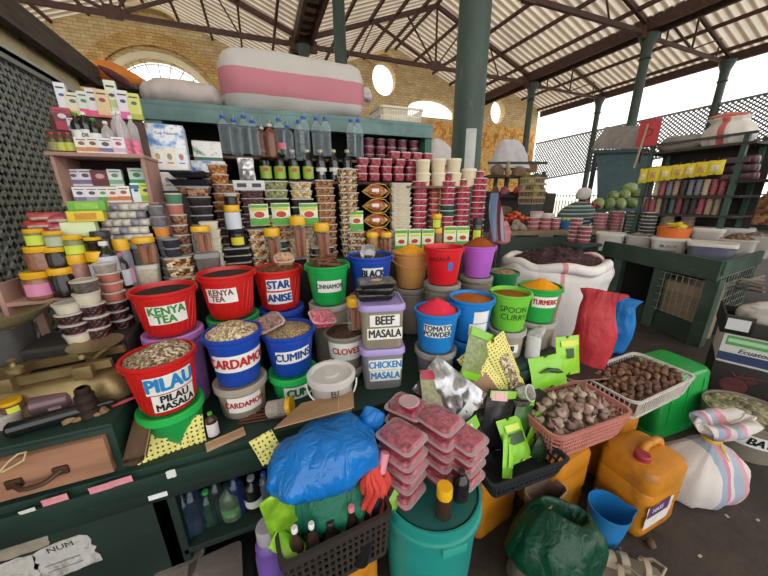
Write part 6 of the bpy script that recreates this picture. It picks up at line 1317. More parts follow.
part(t, 'tray_body', finish(bm), trm); part(t, 'paper_label', box(.12, .0012, .09, 0), mat('#c9c9cc', .6, var=.08, vs=60), (-.25, -.2315, .035)); part(t, 'tray_handle', lathe_flat(.06, .025), mat('#8f6f50', .7), (.02, -.2315, .1))
t2 = thing('white_plastic', 'crumpled white plastic sheet filling the black carton tray', 'sheet', (3.62, .825, .562), RZc); part(t2, 'sheet_body', blob([(0, .25, .16, 0, 0), (.1, .265, .18, 0, 0), (.16, .25, .17, .02, 0), (.2, .15, .1, .04, 0), (.21, .02, .02, .04, 0)], 40, 8, .045, 7, .05), sheet('#d6d4cf', .4, .25, .12, 10)); part(t2, 'sheet_fold', blob([(.18, .1, .05, -.1, -.03), (.22, .08, .04, -.08, -.02), (.24, .01, .01, -.08, -.02)], 18, 3, .02, 12), sheet('#d6d4cf', .4, .25, .12, 10))
# ---------------------------------------------------------------- teal barrel and what stands on it
BX, BY, BH = .485, .755, .55
tealb = mat('#1f8a80', .4, var=.12, vs=5, dirt='#2f9a8f', ds=3)
t = thing('teal_barrel', 'teal plastic barrel with dark lid carrying the red clamshell packs', 'barrel', (BX, BY, 0)); BR = .186
part(t, 'barrel_body', lathe([(BR*.8, 0), (BR*.84, .01), (BR*.9, .2), (BR*.95, BH-.1), (BR*.96, BH-.075), (BR*1.03, BH-.07), (BR*1.03, BH-.05), (BR*.99, BH-.045), (BR*1.0, BH-.004), (BR*.99, BH+.004), (BR*.95, BH+.004), (BR*.93, BH-.02), (.001, BH-.02)], 48), tealb)
part(t, 'barrel_lid', lathe([(BR*.9, BH-.02), (BR*.9, BH-.004), (BR*.8, BH), (.001, BH)], 40), mat('#12534d', .4, var=.15)); part(t, 'barrel_latch', box(.09, .012, .035, .003), mat('#2f9a8a', .4), (-.02, -BR*1.03, BH-.085), (0, 0, R(-6)))
PK = (.155, .125, .054)
def pile(x, y, z0, n, rz, where):
    for i in range(n): clamshell('clear pack of crimson berries, %s %s, %s' % (ORD[n-1-i], 'from top' if i < n-1 else 'one', where), (x+.004*((i*7) % 3-1), y+.004*((i*5) % 3-1), z0+i*PK[2]), rz+.06*((i*3) % 3-1), *PK, group='crimson berry packs piled on the teal barrel')
zb = BH+.0
pA = pz(402, 432, zb+5*PK[2]); pB = pz(440, 420, zb+5*PK[2]); pC = pz(466, 440, zb+4*PK[2]); pD = pz(414, 404, .82)
pile(pA.x-.0, pA.y, zb, 5, R(-60), 'left pile on the teal barrel'); pile(pB.x+.015, pB.y+.02, zb, 5, R(-64), 'middle pile on the teal barrel'); pile(pC.x+.02, pC.y+.04, zb, 4, R(-68), 'right pile on the teal barrel')
pile(.455, .90, zb, 5, R(-52), 'rear pile on the teal barrel')
tub('round', (.445, .87, zb+5*PK[2]), 0, .08, .035, chil, 'round clear pot of crimson berries on the rear pack pile', 'crimson pots', clear('#f0dede', .3))
jar(445, 486, 19, pz(445, 514, zb).y, zb, 'brown jar with yellow lid at the front of the teal barrel', mat('#3a2a20', .2), D=.056, lidh=.3, group='jars on the barrel lid')
q = pz(463, 502, zb); b = bottle('essence_bottle', (q.x, q.y+.02, zb), .125, .03, mat('#1f1a18', .12), mat('#3d332c', .3), 'dark bottle with yellow patch label behind the jar on the teal barrel', 'dark bottles on the barrel', face(q.x, q.y)+.3, None, .35); part(b, 'yellow_label', wrap_patch(.02, .03, .06, .026, 0, .5, .001), mat('#c9c23a', .5))
# ---------------------------------------------------------------- slotted dark crate with bags and bottles, left of the barrel
KX_, KY_, KZ, KH = .10, .77, .445, .2
t = thing('bottle_crate', 'dark brown slotted plastic crate of bottles and bags in front of the counter', 'crate', (KX_, KY_, KZ), R(4)); part(t, 'crate_body', basket_mesh(.34, .26, KH, .94, 16, 11, 5, .006, .03, .02), mat('#2f2924', .55, var=.15)); part(t, 'crate_floor', box(.3, .22, .006, 0, .003), mat('#26211d', .6))
jerrycan('yellow jerrycan standing underneath the right half of the bottle crate', .165, .79, 0, R(90), .2, .17, .445)
cs = thing('crate_support', 'dark box under the left half of the bottle crate', 'box', (-.0, .77, 0)); part(cs, 'box_body', box(.11, .22, .445, .004), mat('#1c1a19', .8)); part(cs, 'box_lid', box(.112, .222, .02, .003), mat('#25211f', .8), (0, 0, .424))
for k, (x, y, r_, h_, g_, cap, l) in enumerate(((294, 527, .022, .25, mat('#3d2f26', .15), '#e0dfda', 'brown bottle with white flip cap at the left corner of the bottle crate'), (311, 523, .022, .25, mat('#3d2f26', .15), '#e0dfda', 'brown bottle with white flip cap, second from left in the bottle crate'), (330, 521, .03, .235, mat('#241d1a', .15), '#2b2521', 'wide dark bottle with dark cap in the middle of the bottle crate'), (351, 506, .025, .25, mat('#241d1a', .15), '#cf7f88', 'dark bottle with short pink cap in the bottle crate'))):
    q = pY(x, y, KY_-.085); h_ = q.z-KZ-.007; bottle('sauce_bottle', (q.x, KY_-.085, KZ+.007), h_, r_, g_, mat(cap, .4), l, 'bottles in the dark crate', 0, None, .3)
q0 = pY(370, 518, .69); q1 = pY(385, 453, .74); dv = (q1-q0); L = dv.length+.14
rot = dv.to_track_quat('Z', 'Y').to_euler()
bt = thing('wine_bottle', 'tall black bottle with pink cap leaning on the bottle crate beside the berry packs', 'bottle', q0-dv.normalized()*.14, 0, None, tuple(rot))
part(bt, 'bottle_body', lathe([(.024, 0), (.028, .006), (.028, L*.6), (.02, L*.72), (.015, L*.82)], 24), mat('#16181c', .1, spec=.8)); part(bt, 'bottle_cap', lathe([(.016, L*.82), (.0165, L), (.014, L+.003), (.001, L+.003)], 16), mat('#d68a9a', .45))
# bags heaped on the crate
Zc = KZ+KH
def lay_bag(label, c, rx, ry, h, col, seed, rz, amp=.02, fold=.05, tie=None, rough=.25, tl=.2, name='plastic_bag', extra=None, sq=2.3):
    t = thing(name, label, 'bag', c, rz); m = sheet(col, rough, tl, .15, 10, .8)
    part(t, 'bag_body', blob([(0, rx*.6, ry*.6, 0, 0), (h*.15, rx*.9, ry*.88, 0, 0), (h*.45, rx, ry, 0, 0), (h*.75, rx*.88, ry*.8, 0, 0), (h*.95, rx*.5, ry*.42, 0, 0), (h, rx*.08, ry*.08, 0, 0)], 48, seed, amp, 11, fold, 8, sq), m)
    if tie: part(t, 'bag_ears', blob([(-.01, .02, .02, 0, 0), (.02, .045, .03, 0, 0), (.05, .03, .02, .01, 0), (.07, .005, .005, .02, 0)], 18, seed+3, .012, 20, .15), m, tie[0], tie[1])
    return t
g_ = pt(330, 490, 1.05); lay_bag('dark green cloth bag stuffed under the blue bag in the crate', (.115, .80, KZ+.09), .15, .115, .22, '#0f6a50', 4, 0, .025, .05, None, .6, .1)
b_ = pt(322, 450, 1.02); lay_bag('shiny bright blue plastic bag on top of the green bag', (.105, .80, KZ+.275), .175, .125, .17, '#157bd0', 7, R(6), .022, .04, ((.16, .03, .12), (0, R(75), 0)), .22, .15, sq=2.6)
r_ = pt(365, 478, 1.0); lay_bag('crumpled coral red cloth between the blue bag and the black bottle', (.235, .72, KZ+.12), .05, .04, .21, '#e0483c', 11, .3, .03, .14, None, .7, .15, 'red_cloth')
fp = thing('foil_packet', 'lime green foil packet standing at the left side of the green bag', 'packet', (-.02, .73, KZ+.08), R(20), None, (R(-8), R(-5), R(20))); part(fp, 'packet_body', pillow(.11, .24, .035, 8, 12, .02, 5), mat('#7fb02a', .22, var=.4, vs=20, metal=.3)); part(fp, 'packet_seal', box(.1, .003, .012, 0), mat('#8fc23a', .3), (0, 0, .228))
t = thing('green_leaf_packet', 'small lime green packet end poking out beside the white caps', 'packet', (.0, .665, KZ+.15), 0, None, (R(-60), 0, R(60))); part(t, 'packet_body', pillow(.06, .1, .02, 6, 8, .01, 2), mat('#8cc83a', .3, var=.2)); part(t, 'packet_seal', box(.055, .003, .01, 0), mat('#9ad24a', .3), (0, 0, .092))
t = thing('green_leaf_packet', 'bright green packet corner showing between bottle crate and teal barrel', 'packet', (.30, .715, .56), 0, None, (R(-20), R(50), 0)); part(t, 'packet_body', pillow(.06, .09, .02, 6, 8, .01, 3), mat('#86c23a', .3, var=.2)); part(t, 'packet_seal', box(.055, .003, .01, 0), mat('#9ad24a', .3), (0, 0, .08))
# flattened cardboard and dotted paper between blue bag and counter
q = [pz(286, 430, .775), pz(354, 428, .775), pz(355, 402, .80), pz(305, 403, .80)]
bm = bmesh.new(); add_loft(bm, [[tuple(v) for v in (Vector((-.04, .86, .895)), Vector((.225, .86, .895)), Vector((.255, .975, .875)), Vector((.06, 1.0, .86)))], [tuple(v) for v in (Vector((-.04, .86, .899)), Vector((.225, .86, .899)), Vector((.255, .975, .879)), Vector((.06, 1.0, .864)))]])
t = thing('cardboard_sheet', 'flattened brown cardboard sheet lying on the blue bag and ledge', 'cardboard', (0, 0, 0)); part(t, 'sheet', finish(bm, smooth=False), mat('#a98763', .8, var=.12, vs=12)); part(t, 'crease', tube([(.17, .862, .90), (.195, .97, .881)], .0015, 4), mat('#c9a878', .8))
q = pz(275, 437, .70); paper_bag('yellow dotted paper bag corner poking out left of the blue bag', Vector((-.055, .90, .74)), 0, 0, .08, .1, .02, (R(-15), R(-20), 0), None, 5)
# purple flask
p = pz(272, 527, .43); t = thing('purple_flask', 'purple plastic flask with grey cap standing left of the bottle crate', 'flask', (-.105, .84, 0)); part(t, 'flask_body', lathe([(.045, 0), (.05, .01), (.05, .41), (.041, .44), (.046, .455), (.041, .47), (.034, .48)], 28), mat('#6a4f9a', .4, var=.08)); part(t, 'flask_cap', lathe([(.033, .478), (.036, .483), (.036, .53), (.032, .54), (.001, .54)], 24), mat('#a5a0a8', .5))
# bottles on the shelf under the counter, clear boxes below
un = [(193, 492, 540, .04, clear('#23405a', .55), '#2a4fb0', 'blue capped dark water bottle, leftmost on the shelf under the counter'), (201, 488, 536, .035, clear('#2a3a4a', .55), '#2a4fb0', 'blue capped bottle behind the leftmost one under the counter'), (216, 500, 537, .024, clear('#2a4a3a', .55), '#3f9a4a', 'slim bottle with green cap under the counter'), (238, 500, 534, .034, mat('#4a5a44', .3, var=.35, vs=30), '#23302c', 'bottle with green leaf label under the counter'), (222, 482, 515, .026, mat('#20282c', .2), '#8f9296', 'grey capped bottle at the back under the counter'), (258, 484, 518, .03, mat('#181a1c', .15), '#8f9296', 'black bottle with white letter label and grey cap under the counter'), (240, 478, 510, .03, mat('#1a2a50', .2), '#243a8f', 'dark blue capped bottle at the back under the counter'), (270, 482, 516, .022, clear('#5a6470', .5), '#2f55b5', 'slim clear bottle with blue cap nearest the purple flask')]
for x, yt, yb, r_, g_, cap, l in un:
    q = pz(x, yb, .30); qy = max(q.y, 1.13); qx = pY(x, yb, qy).x; top = zat(qx, qy, yt)
    b = bottle('shelf_bottle', (qx, qy, .30), min(max(.17, (top-.30)*1.15), .28), r_*1.25, g_, mat(cap, .4), l, 'bottles on the shelf under the counter', 0, mat('#c9cdc9', .5) if 'white letter' in l else mat('#5c8a5a', .5, var=.4, vs=40) if 'leaf' in l else None, .3, (.2, .42))
for k, (x, y, w, d, l) in enumerate(((178, 556, .16, .13, 'clear ribbed plastic food box low in front of the bottle shelf'), (213, 560, .2, .15, 'dark tinted plastic food box beside the ribbed clear one'))):
    q = pz(x, y, .26); t = thing('plastic_box', l, 'box', (q.x, q.y-.02, .12), R(-12+16*k)); part(t, 'box_body', rloft([(w*.42, d*.42, .015, 0), (w*.46, d*.46, .016, .1)], 3), clear('#8a8078', .55) if k else clear('#b9b4ae', .4)); part(t, 'box_lid', rloft([(w*.5, d*.5, .02, .1), (w*.5, d*.5, .02, .112), (w*.44, d*.44, .016, .118)], 3), clear('#9a9088', .5))
q = pz(195, 560, .2); sb = thing('low_bench', 'dark low bench under the clear plastic boxes', 'bench', (q.x-.02, q.y, 0)); part(sb, 'bench_top', box(.46, .24, .02, .003, .10), mat('#1d1b1a', .8))
for sx in (-.2, .2): part(sb, 'leg', box(.03, .2, .10, .002), mat('#1d1b1a', .8), (sx, 0, 0))
# ---------------------------------------------------------------- black packet crate and the packets in and behind it
bk = Vector((.93, .80, .405))
t = thing('packet_crate', 'black slotted plastic crate of green seasoning pouches on the yellow jerrycan', 'crate', bk, R(-3)); part(t, 'crate_body', basket_mesh(.40, .26, .1, .86, 14, 9, 2, .006, .02, .02), mat('#23262b', .5, var=.1)); part(t, 'crate_floor', box(.33, .21, .006, 0, .003), mat('#1c1e22', .6))
lime = '#7fc02e'
PS = 1.3; PLAST = [None]
def pouch(label, x, y, z, w, h, th, rot, body, bits=(), seed=0, name='seasoning_pouch', wr=.008):
    t = thing(name, label, 'pouch', (x, y, z), 0, 'pouches before the counter end', rot); w *= PS; h *= PS; part(t, 'pouch_body', pillow(w, h, th*1.3, 8, 12, wr, seed), body)
    for u0, u1, v0, v1, m, nm in bits: part(t, nm, pillow_patch(w, h, th*1.3, u0, u1, v0, v1, .003+wr*.3), m)
    PLAST[0] = t; return t
blackp = mat('#1d1f20', .2, var=.3, vs=18); limem = mat(lime, .35, var=.08); leafm = mat('#2f4a26', .5, var=.4, vs=30); whitem = mat('#d0d2cc', .5, var=.1, vs=60); silv = mat('#a9abad', .22, metal=.75, var=.35, vs=18)
CZt = bk.z+.01
def W3(x, y, Y): return pY(x, y, Y)
pouch('black and green pouch with white label leaning at the back left of the packet crate', .77, .80, CZt, .14, .22, .04, (R(-12), R(-18), .1), blackp, ((-.9, .9, .6, .97, limem, 'green_header'), (-.3, .5, .62, .85, whitem, 'white_label')), 1)
pouch('black pouch with pink printed label and green top behind the packet crate', .885, .87, CZt+.03, .13, .23, .04, (R(-10), R(14), -.1), blackp, ((-.9, .9, .74, .97, limem, 'green_header'), (-.8, .2, .68, .95, mat('#d9a9ac', .5), 'pink_label')), 2)
pouch('lime green pouch with white lettering lying across the crate front', .95, .755, CZt+.05, .12, .14, .02, (R(-38), R(8), .1), limem, ((-.7, .7, -.2, .3, leafm, 'dark_print'), (-.6, .6, .4, .7, mat('#c9dc5a', .5), 'pale_title')), 3)
pouch('small lime green pouch tilted at the left front of packet crate', .845, .725, CZt+.03, .075, .13, .02, (R(-25), R(35), .2), limem, ((-.5, .5, -.5, .6, mat('#9ad24a', .4), 'pale_panel'),), 4)
pouch('dark green pouch with yellow strip at the right end of packet crate', 1.05, .76, CZt+.01, .09, .2, .03, (R(-20), R(48), -.1), mat('#1f3a1f', .3, var=.3), ((-.7, .7, .5, .95, mat('#b9b83a', .5), 'yellow_strip'),), 5)
pouch('green striped pouch standing at the right back of packet crate', 1.0, .84, CZt+.02, .1, .2, .03, (R(-14), R(26), 0), mat('#2f5a26', .3, var=.35, vs=20), ((-.8, .8, .7, .98, limem, 'green_header'),), 6)
pouch('thin lime pouch edge leaning in the packet crate, beside the yellow strip', 1.06, .82, CZt+.0, .07, .18, .02, (R(-14), R(40), 0), limem, ((-.5, .5, -.4, .4, leafm, 'dark_print'),), 7)
# stuff on the counter's right part, sloping over the edge
sp_ = thing('support_box', 'dark box in front of the counter carrying the pouches above the packet crate', 'box', (.93, .955, 0)); part(sp_, 'box_body', box(.66, .1, .62, .004), mat('#221f1d', .85)); part(sp_, 'box_lid', box(.665, .104, .02, .003), mat('#2b2724', .85), (0, 0, .602))
def pin(x, y, Y): return pY(x, y, Y)
q = W3(440, 420, .93); pouch('seed pouch with dark red header beside the berry packs', q.x, .915, q.z, .16, .17, .03, (R(-32), R(18), .15), mat('#8a8560', .35, var=.3, vs=60), ((-.95, .95, .62, .98, mat('#a02a3f', .4), 'red_header'),), 8)
q = W3(475, 412, .9); pouch('crumpled silver foil bag lying in front of the cardboard', q.x, .90, q.z, .15, .22, .06, (R(-38), R(-42), .2), silv, ((-.6, .2, -.9, -.5, whitem, 'white_tear'),), 9, 'silver_bag', .04)
q = W3(488, 402, .96); t = thing('cardboard_piece', 'plain brown cardboard rectangle propped behind the silver bag', 'cardboard', (q.x+.01, .95, q.z), 0, None, (R(-22), R(-33), 0)); part(t, 'sheet', box(.14, .004, .22, .001), mat('#94755a', .8, var=.1)); part(t, 'sheet_edge', box(.14, .005, .004, 0), mat('#a98a6c', .8), (0, 0, .217))
q = W3(470, 375, 1.03); pouch('green seed pouch standing before the blue buckets, left of dotted bag', q.x-.01, 1.0, q.z-.01, .14, .19, .035, (R(-16), R(28), .1), mat('#7d8a56', .35, var=.35, vs=70), ((-.95, .95, .66, .98, limem, 'green_header'), (-.95, .95, -.98, -.7, limem, 'green_foot')), 10)
q = W3(512, 392, 1.02); t = pouch('tall yellow dotted bag with seed window leaning before the lime green bucket', q.x+.0, 1.0, q.z-.0, .125, .27, .05, (R(-12), R(-22), .1), dot, ((-.35, .45, -.75, .45, grain(['#b9a888', '#8f7a5c', '#d6c9a8', '#6b5a40'], 90), 'seed_window'),), 11, 'dotted_bag')
q = W3(498, 400, .95); pouch('lower yellow dotted bag half hidden behind the brown cardboard', q.x+.015, .965, q.z, .10, .22, .03, (R(-20), R(-30), 0), dot, (), 12, 'dotted_bag')
q = W3(551, 382, .99); pouch('lime green pouch showing a dark vanilla pod in front of its twin', q.x-.03, .965, q.z-.01, .2, .13, .03, (R(-24), R(4), 0), limem, (), 13); part(bpy.data.objects['seasoning_pouch'] if False else PLAST[0], 'pod_print', tube([(-.08, -.022, .09), (-.03, -.03, .1), (.04, -.03, .085), (.085, -.02, .07)], [.004, .012, .013, .004], 8), leafm)
q = W3(563, 375, 1.03); pouch('lime green pouch with yellow title standing behind the vanilla pod pouch', q.x, 1.0, q.z+.02, .15, .17, .03, (R(-16), R(6), 0), mat('#8fc832', .35, var=.1), ((-.4, .2, -.1, .4, leafm, 'dark_print'), (-.7, .8, .5, .8, mat('#c9d23c', .4), 'title_band')), 14)
q = pz(531, 368, .70); t = thing('white_roll', 'white labelled roll standing behind the green pouches', 'roll', (W3(531, 372, 1.06).x, 1.07, CT), 0, None, (R(-6), R(5), 0)); part(t, 'roll_body', lathe([(.036, 0), (.038, .004), (.038, .125), (.034, .13), (.001, .13)], 24), mat('#c4c4c2', .5, var=.1, vs=40)); part(t, 'clear_wrap', blob([(.12, .035, .035, 0, 0), (.15, .05, .045, .02, 0), (.17, .03, .03, .04, 0), (.175, .005, .005, .04, 0)], 20, 4, .015, 18), clear('#c9c9c9', .35))
q = pz(527, 392, .64); t = thing('grey_bowl', 'shallow grey bowl holding a clear cup beside the vanilla pouch', 'bowl', (1.075, .935, .622)); part(t, 'bowl_body', lathe([(.03, 0), (.035, .003), (.07, .035), (.082, .055), (.084, .056), (.08, .053), (.066, .034), (.03, .008)], 32), mat('#77706a', .4, var=.15)); part(t, 'bowl_filling', heap(.066, .006, 24, 5, 2, .003, .034), grain(['#3f3830', '#5c5146', '#2b2622'], 90), kind='stuff')
t = thing('clear_cup', 'clear plastic cup tipped inside the grey bowl', 'cup', (1.07, .925, .675), 0, None, (R(62), 0, R(20))); part(t, 'cup_body', lathe([(.026, 0), (.028, .003), (.036, .06), (.039, .061), (.035, .06), (.026, .004)], 24), clear('#d6d6d4', .25, .05)); part(t, 'cup_rim', lathe([(.037, .058), (.04, .06), (.04, .064), (.036, .064)], 24, False, False), clear('#e6e6e4', .5))
t = thing('steel_tray', 'dark tray with silver rim between the garlic and the red bag', 'tray', (1.66, 1.02, .585), R(-10), None, (R(8), R(4), R(-10))); part(t, 'tray_body', rloft([(.13, .06, .05, 0), (.15, .075, .06, .012), (.155, .08, .06, .016), (.15, .075, .06, .014)], 5), mat('#3a3836', .4, metal=.4)); part(t, 'tray_rim', (lambda bm: (add_loft(bm, [rrect(.157, .082, .06, .014, 5), rrect(.16, .085, .06, .018, 5), rrect(.155, .08, .06, .019, 5)], False, False), finish(bm))[-1])(bmesh.new()), mat('#b9b6b2', .3, metal=.8))
# ---------------------------------------------------------------- green lined sack, paper bag, sandals, root
t = thing('green_lined_sack', 'open grey sack lined with a dark green plastic bag at the bottom centre', 'sack', (.90, .535, 0), R(-28), None, (R(-14), R(12), R(-28)))
part(t, 'outer_sack', blob([(0, .12, .11, 0, 0), (.02, .135, .12, 0, 0), (.10, .14, .125, 0, 0), (.15, .135, .12, 0, 0)], 40, 3, .012, 9, .02, 9, 2.3), mat('#6b6152', .75, var=.2, vs=14, bump=.3, bs=60))
part(t, 'green_liner', blob([(.12, .14, .125, 0, 0), (.16, .165, .145, 0, 0), (.26, .165, .14, 0, 0), (.34, .14, .11, .02, .01), (.37, .11, .075, .03, .02), (.36, .09, .055, .03, .02), (.27, .06, .04, .02, .01), (.25, .01, .01, .02, .01)], 56, 5, .022, 9, .035, 9), sheet('#094a32', .4, .2, .25, 14, .7))
t = thing('brown_paper_sack', 'open brown paper sack standing behind the green lined sack', 'sack', (1.07, .70, 0), R(10)); part(t, 'paper_body', blob([(0, .08, .04, 0, 0), (.02, .085, .045, 0, 0), (.2, .09, .05, 0, 0), (.29, .095, .055, 0, 0), (.3, .093, .053, 0, 0), (.28, .085, .045, 0, 0), (.06, .07, .035, 0, 0)], 40, 3, .008, 9, .02, 6, 5), mat('#6f5a48', .8, var=.15, vs=8)); part(t, 'folded_rim', (lambda bm: (add_loft(bm, [rrect(.096, .056, .03, .285, 4), rrect(.098, .058, .03, .305, 4), rrect(.092, .053, .03, .305, 4)], False, False), finish(bm))[-1])(bmesh.new()), mat('#9a8264', .8))
def sandal(label, x, y, rz):
    t = thing('sandal', label, 'sandal', (x, y, 0), rz, 'pair of beige sandals'); sm = mat('#9a8d78', .7, var=.12, vs=20)
    def outl(f, z): return [(px_*f, py_*f, z) for px_, py_ in ((.0, .125), (.028, .115), (.042, .08), (.043, .03), (.034, -.03), (.033, -.08), (.022, -.115), (0, -.125), (-.022, -.115), (-.032, -.08), (-.03, -.03), (-.034, .03), (-.034, .08), (-.022, .115))]
    bm = bmesh.new(); add_loft(bm, [outl(.96, 0), outl(1, .006), outl(1, .022), outl(.95, .026)]); part(t, 'sole', finish(bm, 40), mat('#6f6452', .7, var=.15))
    def strap(y0, w, hgt, n=10):
        bm = bmesh.new(); rings = []
        for i in range(n+1):
            a = math.pi*i/n; rings.append([(.04*math.cos(a), y0+q*w/2, .02+hgt*math.sin(a)+e) for q, e in ((1, 0), (1, .004), (-1, .004), (-1, 0))])
        add_loft(bm, rings); return finish(bm, 50)
    for y0, w, hh in ((.075, .045, .035), (.02, .03, .045), (-.06, .022, .05)): part(t, 'strap', strap(y0, w, hh), sm)
    part(t, 'heel_strap', tube([(.033, -.05, .03), (.034, -.1, .055), (0, -.128, .065), (-.034, -.1, .055), (-.031, -.05, .03)], [.006]*5, 6), sm); part(t, 'buckle', box(.014, .004, .016, .001), mat('#b9b2a4', .3, metal=.8), (.041, .02, .04))
    return t
sandal('beige strappy sandal on the ground beside the green lined sack', 1.215, .49, R(38)); sandal('beige strappy sandal on the ground nearer the open floor', 1.335, .455, R(50))
single('ginger_root', 'lump of dirty root lying on the ground below the labelled jerrycan', 'ginger', blob([(0, .014, .012, 0, 0), (.012, .022, .018, 0, 0), (.028, .016, .013, .004, 0), (.036, .003, .003, .006, 0)], 14, 4, .01, 50), mat('#5c4636', .85, var=.3), pz(650, 546, 0), .4)
for k, (x, y) in enumerate(((758, 520), (727, 516), (650, 560), (700, 556), (764, 430))):
    q = pz(x, y, 0); single('paper_scrap', 'tiny pale scrap of litter on the dark floor', 'scrap', torn(.02, .012, k), mat('#a89f92', .8), (q.x, q.y, .001), k, 'litter scraps on the floor', (R(90), 0, k))
# ================================================================ ON TOP OF THE SHELF
def log_sack(name, label, x0, x1, y, z, ry, rz_, m, seed, knot=None, km=None, taper=(.35, .8, 1, 1, 1, .97, .85, .4), droop=0, sq=2.3, tl=0):
    t = thing(name, label, 'sack', ((x0+x1)/2, y, z)); L = x1-x0; bm = bmesh.new(); rings = []; n = 40
    xs = (0, .03, .1, .3, .6, .9, .97, 1.0)
    us = [i/30 for i in range(31)]
    def tp(u):
        for a, b, p, q in zip(xs, xs[1:], taper, taper[1:]):
            if u <= b: k = (u-a)/(b-a); k = k*k*(3-2*k); return p+(q-p)*k
        return taper[-1]
    for u in us:
        f = tp(u); ring = []
        for i in range(n):
            a = 2*math.pi*i/n; c, s = math.cos(a), math.sin(a)
            yy = math.copysign(abs(c)**(2/sq), c)*ry*f; zz = math.copysign(abs(s)**(2/sq), s)*rz_*f
            zz = zz*(1 if zz > 0 else .92)+rz_*(.92)
            if zz < rz_*.06: zz = rz_*.06*f*.5
            p = Vector((-L/2+L*u, yy, zz)); d = noise.noise_vector(p*5+Vector((seed, 0, seed)))*.02
            ring.append(p+Vector((d.x, d.y, max(d.z, -zz*.5))))
        rings.append(ring)
    add_loft(bm, rings); part(t, 'sack_body', finish(bm, 75), m)
    if knot: part(t, 'sack_tie', blob([(-.02, .02, .02, 0, 0), (.03, .035, .03, 0, 0), (.08, .05, .04, .01, .0), (.11, .01, .01, .02, 0)], 20, 5, .015, 20, .15), m, (L/2*.97, -.05, rz_*.95), (0, R(75), 0))
    return t
wz = 2.145
a = pY(222, 108, 2.36); b = pY(367, 112, 2.36)
bigs = stripes(['#bdb8b3', '#b97480', '#b9b4af'], 2, 1/.62, .75, 120, 0, ramp=[0, .15, .38])
log_sack('striped_sack', 'huge white woven sack with a broad pink stripe lying on the shelf unit', a.x, b.x, 2.54, wz, .2, .20, bigs, 3, True, taper=(.55, .85, 1, 1, 1, .98, .88, .62), sq=2.6)
a = pY(133, 106, 2.36); b = pY(228, 108, 2.36)
log_sack('grey_sack', 'slumped greyish pink sack lying left of the huge striped sack on the shelf', a.x-.0, b.x-.03, 2.55, wz, .16, .092, mat('#b5a8a4', .75, var=.15, vs=10, bump=.4, bs=16), 6, True, taper=(.2, .5, .75, 1, 1, .8, .6, .3))
q = pY(400, 117, 2.5); t = thing('ivory_basket', 'ivory slotted plastic basket on the right end of the shelf unit', 'basket', (1.14, 2.56, wz)); part(t, 'basket_body', basket_mesh(.38, .28, .13, .9, 22, 14, 2, .005, .014, .04), mat('#d3cbb8', .5)); part(t, 'basket_floor', box(.32, .22, .004, 0, .002), mat('#c4bca8', .6))
# ================================================================ THE STALL ACROSS THE AISLE (right)
def pX(x, y, X): d = ray(x, y); return EYE + d*(X/d.x)
FZ = .95
fc, fl = pz(724.5, 261.5, FZ), pz(589, 238, FZ); fr = pz(790, 243, FZ); fr = fc+(fr-fc).normalized()*1.2
ft = thing('market_table', 'dark green wooden trading table of the stall across the aisle', 'table', (fc.x, fc.y, 0)); fgm = mat('#2f4438', .6, var=.3, vs=4, dirt='#4a5a4a', ds=6); fgd = mat('#22332b', .65, var=.25, vs=4)
def fpart(name, bm, m): return part(ft, name, finish(bm, 40), m, (-fc.x, -fc.y, 0))
def wallboard(p, q, z0, z1, th=.04): bm = bmesh.new(); add_bar(bm, (p.x, p.y, (z0+z1)/2), (q.x, q.y, (z0+z1)/2), th, z1-z0); return bm
fpart('front_board', wallboard(fl, fc, .74, FZ), fgm); fpart('end_board', wallboard(fc, fr, .80, FZ), fgm)
u_ = (fl-fc).normalized(); v_ = (fr-fc).normalized()
TZ = .80
bm = bmesh.new(); pl = [fc, fl, fl+v_*.75, fr+v_*.0]; add_loft(bm, [[(p.x, p.y, TZ-.03) for p in pl], [(p.x, p.y, TZ) for p in pl]]); fpart('tabletop', bm, fgd)
for f, nm in ((0.02, 'leg'), (.33, 'leg'), (.66, 'leg'), (.98, 'leg')):
    p = fc.lerp(fl, f)+v_*.05; bm = bmesh.new(); add_bar(bm, (p.x, p.y, 0), (p.x, p.y, .76), .11, .11); fpart(nm, bm, fgm)
for f in (.5, .95):
    p = fc.lerp(fr, f)+u_*.05; bm = bmesh.new(); add_bar(bm, (p.x, p.y, 0), (p.x, p.y, .78), .08, .08); fpart('leg', bm, fgm)
fpart('lower_rail', wallboard(fl+v_*.05, fc+v_*.05, .0, .22), fgd); fpart('back_panel', wallboard(fl+v_*.6, fc+v_*.6, .0, .72), mat('#1c1a18', .9))
# wire mesh below the table, board behind it
wm = bmesh.new(); p0, p1 = fc.lerp(fl, .03), fc.lerp(fl, .33)
for i in range(9): p = p0.lerp(p1, i/8); add_bar(wm, (p.x, p.y, .24), (p.x, p.y, .72), .006, .006)
for i in range(6): z = .26+.09*i; add_bar(wm, (p0.x, p0.y, z), (p1.x, p1.y, z), .006, .006)
p0, p1 = fc.lerp(fr, .05), fc.lerp(fr, .9)
for i in range(13): p = p0.lerp(p1, i/12); add_bar(wm, (p.x, p.y, .3), (p.x, p.y, .8), .006, .006)
for i in range(6): z = .32+.09*i; add_bar(wm, (p0.x, p0.y, z), (p1.x, p1.y, z), .006, .006)
fpart('wire_mesh', wm, mat('#8a8f86', .5, metal=.4))
p = fc.lerp(fl, .18)+v_*.25; t = thing('cardboard_box', 'brown cardboard box behind the wire under the table across the aisle', 'box', (p.x, p.y, 0), math.atan2(u_.y, u_.x)); part(t, 'box_body', box(.5, .3, .62, .004), mat('#8a7660', .8, var=.15)); part(t, 'box_flap', box(.5, .006, .1, 0), mat('#9a866c', .8), (0, .152, .5))
